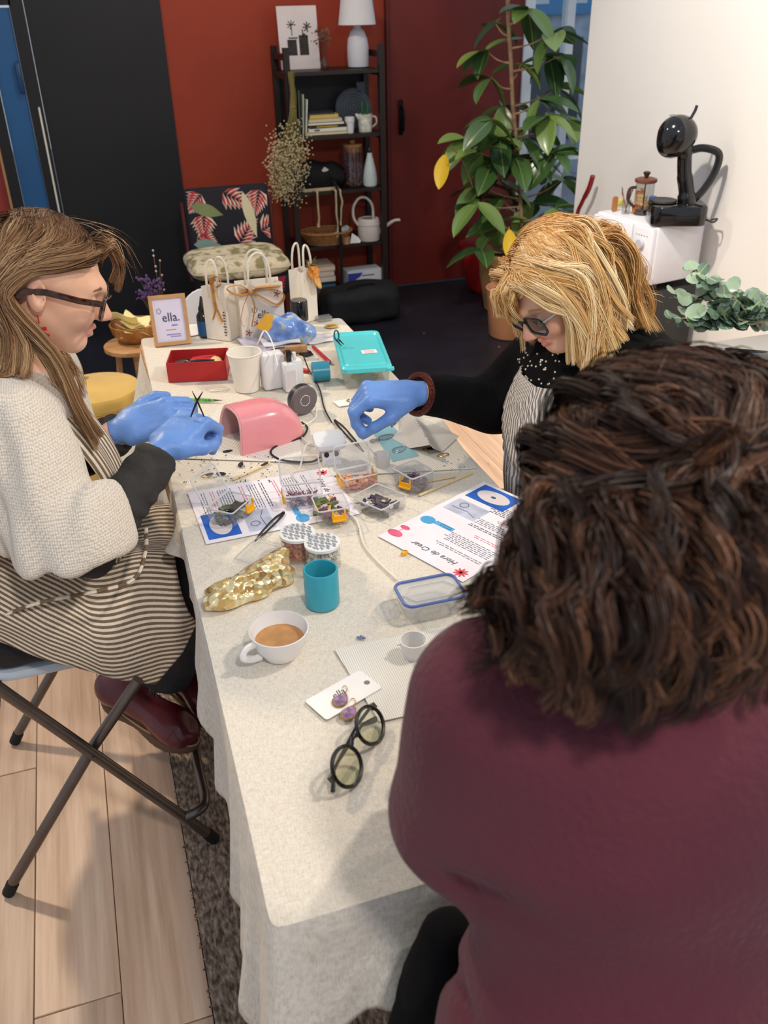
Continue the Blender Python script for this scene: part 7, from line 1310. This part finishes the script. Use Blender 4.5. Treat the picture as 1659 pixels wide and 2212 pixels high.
# ------------------------------------------------------------------ far end of the table
# red box with pliers
rx = thing('red_box', 'open red cardboard box of pliers on the table', 'box', T(432, 808), A(370, 828, 495, 822)); Wb, Db, Hb = .150, .100, .052; M_rb = mat('red_card', (172, 34, 36), .5, var=(12, .15)); M_rin = mat('red_card_inside', (120, 24, 28), .6)
ob('base', B().box((0, 0, .002), (Wb, Db, .003)), M_rin, rx, 0)
for c_, s_ in (((0, -Db/2, Hb/2), (Wb, .003, Hb)), ((0, Db/2, Hb/2), (Wb, .003, Hb)), ((-Wb/2, 0, Hb/2), (.003, Db, Hb)), ((Wb/2, 0, Hb/2), (.003, Db, Hb))): ob('side_panel', B().box(c_, s_), M_rb, rx, 0)
def inbox(x, y, z): return tuple((rx.matrix_basis @ Vector((x, y, z))))
def pliers(loc, rz, m, label):
    t = thing('pliers', label, 'pliers', loc, rz, 'pliers in the red box')
    for s in (1, -1): ob('handle', B().tube(crom([(0, 0, .006), (.018, s*.009, .007), (.05, s*.011, .008), (.075, s*.007, .008)], 5), [.004]*4+[.0058]*12, 8), m, t); ob('jaw', B().tube([(.002, 0, .006), (-.016, s*.004, .006), (-.036, s*.0012, .005)], [.005, .004, .0015], 6), M_steel, t)
    ob('rivet', B().lathe([(.005, 0), (.005, .013)], n=12), M_steel, t); return t
pliers(inbox(-.028, .018, .026), rx.rotation_euler.z+.12, mat('red_grip', (196, 30, 34), .35), 'steel pliers with red grips in the red box'); pliers(inbox(-.032, -.014, .030), rx.rotation_euler.z-.06, mat('black_grip', (26, 24, 26), .4), 'steel pliers with black grips in the red box')
wd_ = thing('cream_wad', 'crumpled cream cloth wad in the red box corner', 'cloth', inbox(.048, .005, .004)); ob('wad', nets(fabric_noise(eli((0, 0, .020), (.020, .034, .020)), .005, 150, 4), (-.03, -.05, -.005), (.03, .05, .05), .003), mat('cream_cloth', (222, 190, 140), .85), wd_, 180)
b = bits(26, .10, .06, .004, .018, .018, 3, .4); tag(ob('red_wrappers', b, mat('red_wrap', (206, 70, 64), .25, .2, var=(80, .6)), loc=inbox(-.02, -.0, .002), rz=rx.rotation_euler.z, sharp=0), 'glossy red wrappers filling the red box', 'wrappers')['kind'] = 'stuff'
# paper cup, adapters, retractable cable reel
pc_ = thing('paper_cup', 'tall white paper cup beside the white adapter', 'cup', T(535, 840)); ob('cup_body', B().lathe([(.030, .004), (.031, 0), (.0425, .098), (.0415, .098), (.0300, .006), (.0005, .006)], n=36), mat('cup_paper', (238, 232, 220), .6), pc_); ob('rim', B().tube([(.0425*math.cos(k*PI/18), .0425*math.sin(k*PI/18), .098) for k in range(36)], .0018, 6, closed=True), _M['cup_paper'], pc_)
pa = thing('power_adapter', 'white stacked power adapters with a black plug', 'adapter', T(606, 838), .12); ob('rear_block', B().rbox((-.014, .012, .0), (.058, .040, .095), .008), M_wht, pa); ob('front_block', B().rbox((.018, -.026, .0), (.034, .032, .075), .005), M_wht, pa); ob('side_block', B().rbox((.048, .004, .0), (.026, .034, .070), .005), M_wht, pa); ob('black_plug', B().rbox((.020, -.022, .075), (.014, .012, .030), .003), M_blkp, pa); ob('usb_plug', B().rbox((.036, -.020, .075), (.008, .008, .022), .002), M_wht, pa); ob('rating_label', B().box((.018, -.0425, .035), (.022, .0006, .045)), mat('label_grey', (212, 206, 208), .5), pa, 0)
re_ = thing('cable_reel', 'grey round retractable cable reel standing on edge', 'reel', T(655, 892), .35); RM = Matrix.Translation((0, 0, .036)) @ Matrix.Rotation(PI/2, 4, 'X'); ob('disc', B().lathe([(.033, -.013), (.036, -.010), (.036, .010), (.033, .013)], n=40).xf(RM), mat('reel_grey', (108, 100, 102), .4), re_); ob('band', B().lathe([(.0365, -.006), (.0365, .006)], n=40, cap0=False, cap1=False).xf(RM), M_blkp, re_)
ob('logo_ring', B().tube([(.013*math.cos(k*.262), .013*math.sin(k*.262), .0132) for k in range(24)], .0007, 4, closed=True).xf(RM), M_paper, re_); ob('logo_mark', B().box((-.003, .002, .0133), (.006, .0015, .0004), .7).box((.003, -.001, .0133), (.002, .008, .0004), .3).box((0, -.004, .0133), (.006, .0015, .0004), -.4), M_paper, re_, 0); ob('socket', B().rbox((.022, .002, .052), (.014, .018, .012), .003), M_wht, re_)
# turquoise lidded container
qs = [np.array(T(px, py, .062)) for px, py in ((708, 722), (806, 716), (857, 783), (752, 800))]; c = sum(qs)/4; wv = np.linalg.norm(qs[1]-qs[0])*.5+np.linalg.norm(qs[2]-qs[3])*.5; dv_ = np.linalg.norm(qs[3]-qs[0]); tq = thing('storage_box', 'clear storage box with a turquoise lid', 'box', (c[0], c[1], TT), math.atan2(*(qs[1]-qs[0])[[1, 0]])); M_tq = mat('turquoise_lid', (84, 206, 212), .3, coat=.2)
ob('body', B().rings([[(x, y, z) for x, y in rrect(wv*k, dv_*k, .016, 5)] for k, z in ((.84, .001), (.88, .005), (.95, .054))], True, False), M_clr, tq); lo = ob('lid', B().rings([[(x, y, z) for x, y in rrect(wv*k, dv_*k, .018, 5)] for k, z in ((.98, .048), (1.0, .050), (1.0, .060), (.96, .064), (.88, .063), (.85, .059), (.82, .059), (.79, .062))], False, True), M_tq, tq, 30); ob('lid_tab', B().rbox((wv/2-.006, -dv_/2+.002, .052), (.020, .018, .008), .006, .002), M_tq, lo)
ob('label', B().box((.018, -.028, .0632), (.040, .026, .0006), .1), M_paper, lo, 0); 
for k in range(4): ob('label_line', B().box((.018, -.020-.0055*k, .0636), (.028, .0015, .0003), .1), mat('label_pink', (206, 120, 130), .6), lo, 0)
ob('snips', bits(18, wv*.6, dv_*.6, .004, .02, .02, 6, .15), mat('snip_green', (150, 160, 90), .7), tq, 0)['kind'] = 'stuff'
sn = thing('nail_scissors', 'teal handled snips standing on the turquoise lid', 'scissors', T(728, 748, .0645), .5); ob('loop', B().tube([(.008*math.cos(k*.4), .002*math.sin(k*.4), .030+.013*math.sin(k*.4)) for k in range(16)], .0022, 6, closed=True), mat('teal_grip', (30, 92, 110), .35), sn); ob('blade', B().tube([(.004, 0, .020), (.016, -.01, .003)], [.003, .001], 6), M_ring, sn); ob('blade', B().tube([(-.004, 0, .020), (.004, -.014, .003)], [.003, .001], 6), M_ring, sn)
# teal tape roll lying on its side
a_ = A(672, 800, 720, 805); tp = thing('tape_roll', 'roll of teal tape lying on its side', 'tape', T(694, 822), a_+.5); TM = Matrix.Translation((0, 0, .0255)) @ Matrix.Rotation(PI/2, 4, 'Y'); ob('tape', B().lathe([(.0185, -.022), (.0255, -.022), (.0255, .022), (.0185, .022)], n=40, cap0=False, cap1=False).xf(TM), mat('teal_tape', (46, 132, 158), .3), tp); ob('core', B().lathe([(.0175, -.021), (.0190, -.022), (.0190, .022), (.0175, .021), (.0175, -.021)], n=40, cap0=False, cap1=False).xf(TM), mat('tape_core', (150, 186, 196), .5), tp)
# card with gold rings
flat('white_card', ((719, 868), (790, 856), (806, 868), (732, 879)), M_paper, 'white card carrying gold rings near the stirring glove', 'card', .0012, .001); 
for k, (px, py, nm) in enumerate(((757, 866, 'gold ring lying on the white card'), (772, 864, 'larger gold ring overlapping on the white card'))): t_ = thing('gold_ring', nm, 'ring', T(px, py, .0025), .3*k, 'gold rings'); ob('band', B().tube([((.009+.003*k)*math.cos(j*.33), (.007+.003*k)*math.sin(j*.33), .002+.002*k) for j in range(19)], .0012, 6, closed=True), M_gold, t_)
# cups / dispensers at the far end
dbt = thing('dropper_bottle', 'black dropper bottle with a blue label', 'bottle', T(444, 726)); ob('body', B().lathe([(.018, 0), (.020, .003), (.020, .062), (.014, .072), (.010, .076)], n=28), M_gl, dbt); ob('label', B().lathe([(.0203, .006), (.0203, .050)], n=28, cap0=False, cap1=False), mat('label_blue', (24, 84, 130), .5), dbt); ob('cap', B().lathe([(.012, .074), (.012, .086), (.008, .094), (.003, .118), (.002, .120)], n=20), M_blkp, dbt)
bcn = thing('black_canister', 'small canister with black upper half and white base', 'canister', T(649, 708)); ob('base', B().lathe([(.023, 0), (.024, .002), (.024, .030)], n=28), M_wht, bcn); ob('cover', B().lathe([(.026, .026), (.026, .082), (.024, .086)], n=28), M_gl, bcn)
flat('paper_card', ((330, 722), (385, 708), (400, 735), (345, 748)), M_paper, 'white paper with sketched ring outlines at the table corner', 'paper', .0008, 0, 'white papers at the table corner'); flat('paper_card', ((380, 705), (425, 700), (435, 722), (392, 730)), M_paper, 'blank white paper behind the dropper bottle', 'paper', .0008, .0012, 'white papers at the table corner')
for px, py, k in ((365, 727, 1.0), (352, 730, .8)): tag(ob('wire_ring', B().tube([(k*.012*math.cos(j*.4), k*.008*math.sin(j*.4), .0022) for j in range(16)], .0007, 5, closed=True), M_ring, loc=T(px, py)), 'thin dark wire ring, %s one on the corner paper' % ('larger' if k == 1 else 'smaller'), 'ring', 'wire rings')
# framed card reading ella.
fy = 2.532; fx = aty(368, 700, fy)[0]; fm = thing('picture_frame', 'light wooden frame holding the ella card', 'picture frame', (fx, fy, TT), -.06); TLm = Matrix.Rotation(-.22, 4, 'X'); M_oak = mat('light_oak', (196, 150, 98), .5, var=(30, .12)); Wf, Hf = .104, .142
for c_, s_ in (((-Wf/2+.005, 0, Hf/2), (.010, .012, Hf)), ((Wf/2-.005, 0, Hf/2), (.010, .012, Hf)), ((0, 0, .005), (Wf-.02, .012, .010)), ((0, 0, Hf-.005), (Wf-.02, .012, .010))): ob('frame_bar', B().box(c_, s_).xf(TLm), M_oak, fm, 0)
ob('card', B().box((0, .002, Hf/2), (Wf-.018, .003, Hf-.018)).xf(TLm), mat('card_lilac', (226, 220, 240), .4), fm, 0); ob('stand', B().box((0, .016, .022), (.03, .003, .044), 0, .25), M_oak, fm, 0)
M_tx = mat('ink_violet', (44, 42, 84), .6); rt = (PI/2-.22, 0, 0)
def onf(x, z, d=.0006): return tuple(TLm @ Vector((x, -d, z)))
text('lettering', 'ella.', .036, M_tx, fm, onf(.004, .078), rt, 0, .0002, sx=.9); ob('violet_line', B().box((.012, -.001, .056), (.016, .0006, .003)).box((.006, -.001, .030), (.04, .0006, .002)).box((.012, -.001, .024), (.03, .0006, .0015)).xf(TLm), mat('ink_soft', (120, 110, 190), .6), fm, 0)['kind'] = 'stuff'
ob('flower_sketch', B().tube([onf(-.027+.006*math.cos(k*.55)*(1+.3*math.cos(k*2.75)), .098+.007*math.sin(k*.55)*(1+.3*math.cos(k*2.75)), .001) for k in range(24)], .0004, 4), mat('ink_grey', (150, 146, 160), .6), fm)
fv = thing('glass_vase', 'glass jar of dried purple flowers behind the ella frame', 'vase', (fx-.02, 2.612, TT)); ob('glass', B().cup(.026, .10, .002, .030), _M['jar_glass'], fv); g = np.random.default_rng(12); st, fl = B(), B()
for k in range(22):
    a = g.uniform(0, 6.28); e = (-.02+.04*math.cos(a)*g.random(), .03*math.sin(a)*g.random(), g.uniform(.12, .175)); st.tube([(0, 0, .01), e], .0008, 4)
    for _ in range(8): fl.sphere(tuple(np.array(e)+g.normal(0, .006, 3)), g.uniform(.002, .0045), 6, 4)
ob('stems', st, _M['dry_stem'], fv)['kind'] = 'stuff'; ob('purple_flowers', fl, mat('dried_purple', (92, 66, 112), .9, var=(90, .4)), fv)['kind'] = 'stuff'
s2, f2 = B(), B()
for k in range(9): e = (.012+.010*math.cos(k*2.1), .006*math.sin(k), .14+.014*k); s2.tube([(0, 0, .02), (.008, 0, .12), e], .0008, 4); f2.sphere(e, .0035, 6, 4)
ob('buds', f2, mat('dry_bud', (170, 150, 140), .9), fv)['kind'] = 'stuff'; ob('bud_stems', s2, _M['dry_stem'], fv)['kind'] = 'stuff'
# paper gift bags with ribbons
M_bag = mat('bag_white', (234, 226, 212), .75, bump=(30, .12)); GB = 'white paper gift bags'
def giftbag(loc, rz, w, d, h, label, hn=.07, lip=0):
    t = thing('gift_bag', label, 'bag', loc, rz, GB); x, y = w/2, d/2
    ob('front_panel', B().sheet(lambda u, v: (-x+w*u, -y+.006*math.sin(v*3.0)*math.sin(u*PI), h*v), 6, 6, .0008), M_bag, t); ob('back_panel', B().sheet(lambda u, v: (x-w*u, y, h*v), 4, 4, .0008), M_bag, t)
    for s in (-1, 1): ob('gusset', B().sheet(lambda u, v: (s*(x-.012*v*(1-abs(2*u-1))), -y+d*u if s > 0 else y-d*u, h*v), 6, 4, .0008), M_bag, t)
    ob('bottom', B().box((0, 0, .001), (w, d, .0016)), M_bag, t, 0)
    for s in (-1, 1): ob('handle', B().tube(crom([(-w*.24, s*y*.92, h-.03), (-w*.24, s*y*.92, h+hn*.4), (-w*.16, s*y*.8, h+hn*.85), (0, s*y*.7, h+hn), (w*.16, s*y*.8, h+hn*.85), (w*.24, s*y*.92, h+hn*.4), (w*.24, s*y*.92, h-.03)], 6), .0032, 8), mat('twisted_paper', (240, 232, 214), .8, bump=(400, .6)), t)
    return t
g1 = giftbag(T(483, 728), -.75, .078, .055, .155, 'narrow white gift bag with a forked gold ribbon beside the dropper bottle', .075); g2 = giftbag(T(568, 728), -.02, .128, .060, .165, 'wide white gift bag printed ella with a big gold bow', .085); g3 = giftbag(T(659, 690), .5, .060, .055, .155, 'white gift bag with dried orange slice tied to its handle', .075)
def ribbon(t, pts, w=.0075): ob('ribbon', B().tube(crom(pts, 6), w, 6, flat=.18), M_kraft, t)
ribbon(g2, [(-.03, -.036, .150), (-.06, -.045, .172), (-.095, -.040, .165), (-.07, -.042, .145), (-.03, -.038, .148)]); ribbon(g2, [(-.028, -.036, .150), (.01, -.044, .125), (.045, -.042, .105), (.065, -.040, .130), (.03, -.040, .152), (-.02, -.038, .150)]); ribbon(g2, [(-.030, -.037, .148), (-.022, -.040, .105), (-.036, -.042, .050)]); ribbon(g2, [(-.034, -.037, .146), (-.055, -.046, .110), (-.066, -.048, .070), (-.056, -.050, .055), (-.046, -.046, .085)], .002); ribbon(g2, [(-.06, -.033, .152), (0, -.036, .158), (.06, -.033, .156)]); ob('bow_knot', B().sphere((-.030, -.040, .150), .009, 10, 7), M_kraft, g2); ob('rosette', B().prism([(.012*math.cos(a)*(1 if k % 2 else .5), .012*math.sin(a)*(1 if k % 2 else .5)) for k, a in enumerate(np.linspace(0, 2*PI, 10, endpoint=False))], 0, .003).xf(Matrix.Translation((-.028, -.046, .163)) @ Matrix.Rotation(PI/2, 4, 'X')), mat('silver_star', (206, 196, 190), .4, .4), g2)
text('lettering', 'ella.', .032, M_tx, g2, (.006, -.0345, .078), (PI/2, 0, 0), 0, .0002, sx=.9); M_rt = mat('print_berry', (150, 60, 62), .6)
ob('flower_sketch', B().tube([(-.022+.007*math.cos(k*.55)*(1+.3*math.cos(k*2.75)), -.0348, .094+.008*math.sin(k*.55)*(1+.3*math.cos(k*2.75))) for k in range(24)], .0005, 4), _M['print_dark'], g2)
for cx, cz in ((-.045, .030), (.045, .135), (-.02, .055)):
    for k in range(5): a = k*1.26; ob('berry_print', B().prism(ell(.006, .0016, 8), 0, .0004).xf(Matrix.Translation((cx+.005*math.cos(a), -.0362, cz+.006*math.sin(a))) @ Matrix.Rotation(PI/2, 4, 'X') @ Matrix.Rotation(a, 4, 'Z')), M_rt, g2, 0)
ribbon(g1, [(.0, -.030, .165), (.012, -.036, .185), (.030, -.034, .190), (.034, -.032, .170), (.018, -.034, .158)]); ribbon(g1, [(.002, -.031, .165), (.008, -.036, .120), (.012, -.038, .095)], .008); ribbon(g1, [(.012, -.037, .098), (-.002, -.038, .065)], .006); ribbon(g1, [(.012, -.037, .098), (.030, -.038, .060)], .006)
for k in range(9): ob('print_mark', B().box((.030, -.0292, .018+.0085*k), (.010 if k % 2 else .005, .0004, .004)), _M['print_dark'], g1, 0)
ob('orange_slice', B().lathe([(.021, -.002), (.023, 0), (.021, .002)], n=24).xf(Matrix.Translation((.016, -.034, .150)) @ Matrix.Rotation(PI/2-.2, 4, 'X')), mat('dried_orange', (206, 132, 48), .5, var=(120, .4)), g3); ob('orange_slice', B().lathe([(.019, -.002), (.021, 0), (.019, .002)], n=24).xf(Matrix.Translation((.026, -.040, .118)) @ Matrix.Rotation(PI/2-.5, 4, 'X') @ Matrix.Rotation(.5, 4, 'Y')), mat('dried_orange_pale', (222, 168, 84), .5, var=(120, .4)), g3); b = B(); g = np.random.default_rng(6)
for k in range(26): a, c_ = g.uniform(0, 6.28), g.uniform(-.6, 1); b.tube([(.006, -.034, .170), (.006+.022*math.cos(a), -.036+.006*math.sin(a), .172+.022*c_)], .0008, 3)
ob('fir_sprig', b, mat('fir_green', (74, 96, 50), .8), g3, 0)['kind'] = 'stuff'; ribbon(g3, [(.006, -.034, .172), (-.008, -.040, .185), (-.004, -.042, .165), (.01, -.038, .150), (.004, -.040, .125)], .003)
# bag of blue gloves with yellow paper corner
bl = thing('glove_bag', 'clear bag stuffed with blue gloves and a yellow paper corner', 'bag', T(624, 743), .0); f = union([eli((-.01, .0, .044), (.062, .032, .042)), eli((-.040, .0, .066), (.032, .026, .026)), eli((.045, -.004, .026), (.038, .028, .026))], .02); f = inter(fabric_noise(fabric_noise(f, .008, 110, 3), .004, 260, 5), half((0, 0, .001), (0, 0, -1)), .002)
def g_blue(N, L, b):
    tc = N.new('ShaderNodeTexCoord'); nz = N.new('ShaderNodeTexNoise'); nz.inputs['Scale'].default_value = 30; nz.inputs['Detail'].default_value = 2; L.new(tc.outputs['Object'], nz.inputs[0]); r = ramp(N, [(.35, (84, 126, 204)), (.58, (126, 160, 222)), (.62, (190, 190, 140)), (.68, (150, 176, 222))]); L.new(nz.outputs[0], r.inputs[0]); L.new(r.outputs[0], b.inputs['Base Color']); b.inputs['Coat Weight'].default_value = .8; b.inputs['Coat Roughness'].default_value = .1; bump_from(N, L, b, nz.outputs[0], .5, .01)
ob('bag_body', nets(f, (-.11, -.06, -.005), (.11, .06, .12), .0036), nmat('glove_bag_blue', g_blue, .3), bl, 180); ob('yellow_corner', B().add([(-.095, -.024, .068), (-.065, -.028, .105), (-.042, -.026, .098), (-.050, -.028, .066), (-.066, -.028, .050)], [(0, 1, 2, 3, 4)]).add([(-.095, -.021, .068), (-.065, -.025, .105), (-.042, -.023, .098), (-.050, -.025, .066), (-.066, -.025, .050)], [(4, 3, 2, 1, 0)]), mat('yellow_card', (226, 172, 60), .5), bl, 0)
# clutter between the cup and the bags
flat('plastic_pouch', ((512, 740), (600, 728), (620, 752), (545, 768)), mat('pouch_lilac', (196, 192, 212), .3, var=(26, .2), coat=.4), 'wrinkled lilac and white plastic pouch behind the paper cup', 'pouch', .003, .0, wave=.006); flat('plastic_pouch', ((560, 736), (640, 730), (650, 742), (570, 752)), mat('pouch_white', (226, 224, 226), .25, coat=.5), 'white plastic pouch under the bag of gloves', 'pouch', .003, .012, wave=.004); flat('plastic_pouch', ((655, 728), (715, 722), (722, 738), (668, 746)), _M['pouch_white'], 'flat clear pouch beside the turquoise lid', 'pouch', .002, .0, wave=.003)
for k, (px, py, dz, L2, nm) in enumerate(((632, 764, 0, .075, 'brown wooden block lying under the others'), (640, 760, .019, .06, 'brown wooden block on top of the others'), (625, 782, 0, .05, 'small brown block by the adapter'))): tag(ob('wooden_block', B().rbox((0, 0, 0), (L2, .018, .018), .002, .001, 1), nmat('block_wood', wood_graph((120, 84, 52), (164, 122, 80), (190, 150, 106), (30, 6, 6)), .6), loc=T(px, py, dz), rz=.35-.5*k), nm, 'block', 'brown wooden blocks')
tag(ob('binder_clip', B().prism([(-.014, 0), (.014, 0), (.004, .014), (-.004, .014)], -.016, .016).xf(Matrix.Rotation(PI/2, 4, 'X')), M_blkp, loc=T(662, 766), rz=.4), 'black binder clip beside the brown blocks', 'clip')
for p0, p1, m, nm in (((676, 752), (714, 788), mat('red_pen', (186, 30, 34), .3), 'red pen pointing toward the teal tape roll'), ((640, 800), (668, 806), _M['red_pen'], 'short red marker beside the cable reel')):
    a_, b_ = np.array(T(*p0)), np.array(T(*p1)); L_ = np.linalg.norm(b_-a_); t_ = thing('pen', nm, 'pen', tuple((a_+b_)/2), math.atan2(*(b_-a_)[[1, 0]]), 'red pens'); ob('barrel', B().lathe([(.004, -L_/2), (.0052, -L_*.45), (.0052, L_*.35)], n=12).xf(R90), m, t_); ob('cap', B().lathe([(.0055, L_*.2), (.0055, L_*.45), (.002, L_/2)], n=12).xf(R90), m, t_)
tag(ob('acrylic_block', B().rbox((0, 0, 0), (.045, .03, .014), .002), clear('acrylic', (226, 226, 224), .1, .05, .15), loc=T(700, 692), rz=.1), 'clear acrylic block at the far table corner', 'block'); ls = thing('lemon_slice', 'dried lemon slice near the far table corner', 'lemon', T(716, 706)); ob('rind', B().tube([(.018*math.cos(k*PI/14), .016*math.sin(k*PI/14), .003) for k in range(28)], .0022, 6, closed=True), mat('lemon_rind', (196, 168, 96), .6), ls); ob('flesh', B().lathe([(.0165, .0015), (.0165, .003), (.0, .0032)], n=24), mat('lemon_flesh', (146, 108, 52), .5, var=(120, .5)), ls)
for p0, p1 in (((565, 706), (600, 704)),): flat('label_strip', ((570, 741), (610, 736), (612, 740), (572, 745)), M_gold, 'gold and black strip under the wide gift bag', 'strip', .002, .0)
# grey box corner at the far left
tag(ob('carrier_bag', nets(fabric_noise(rb3((0, 0, .2), (.10, .08, .2), .03), .01, 30, 2), (-.16, -.14, -.02), (.16, .14, .44), .014), mat('pale_carrier', (206, 204, 206), .5), loc=(-.45, 5.0, 0), sharp=180), 'pale plastic carrier bag by the blue door', 'bag')
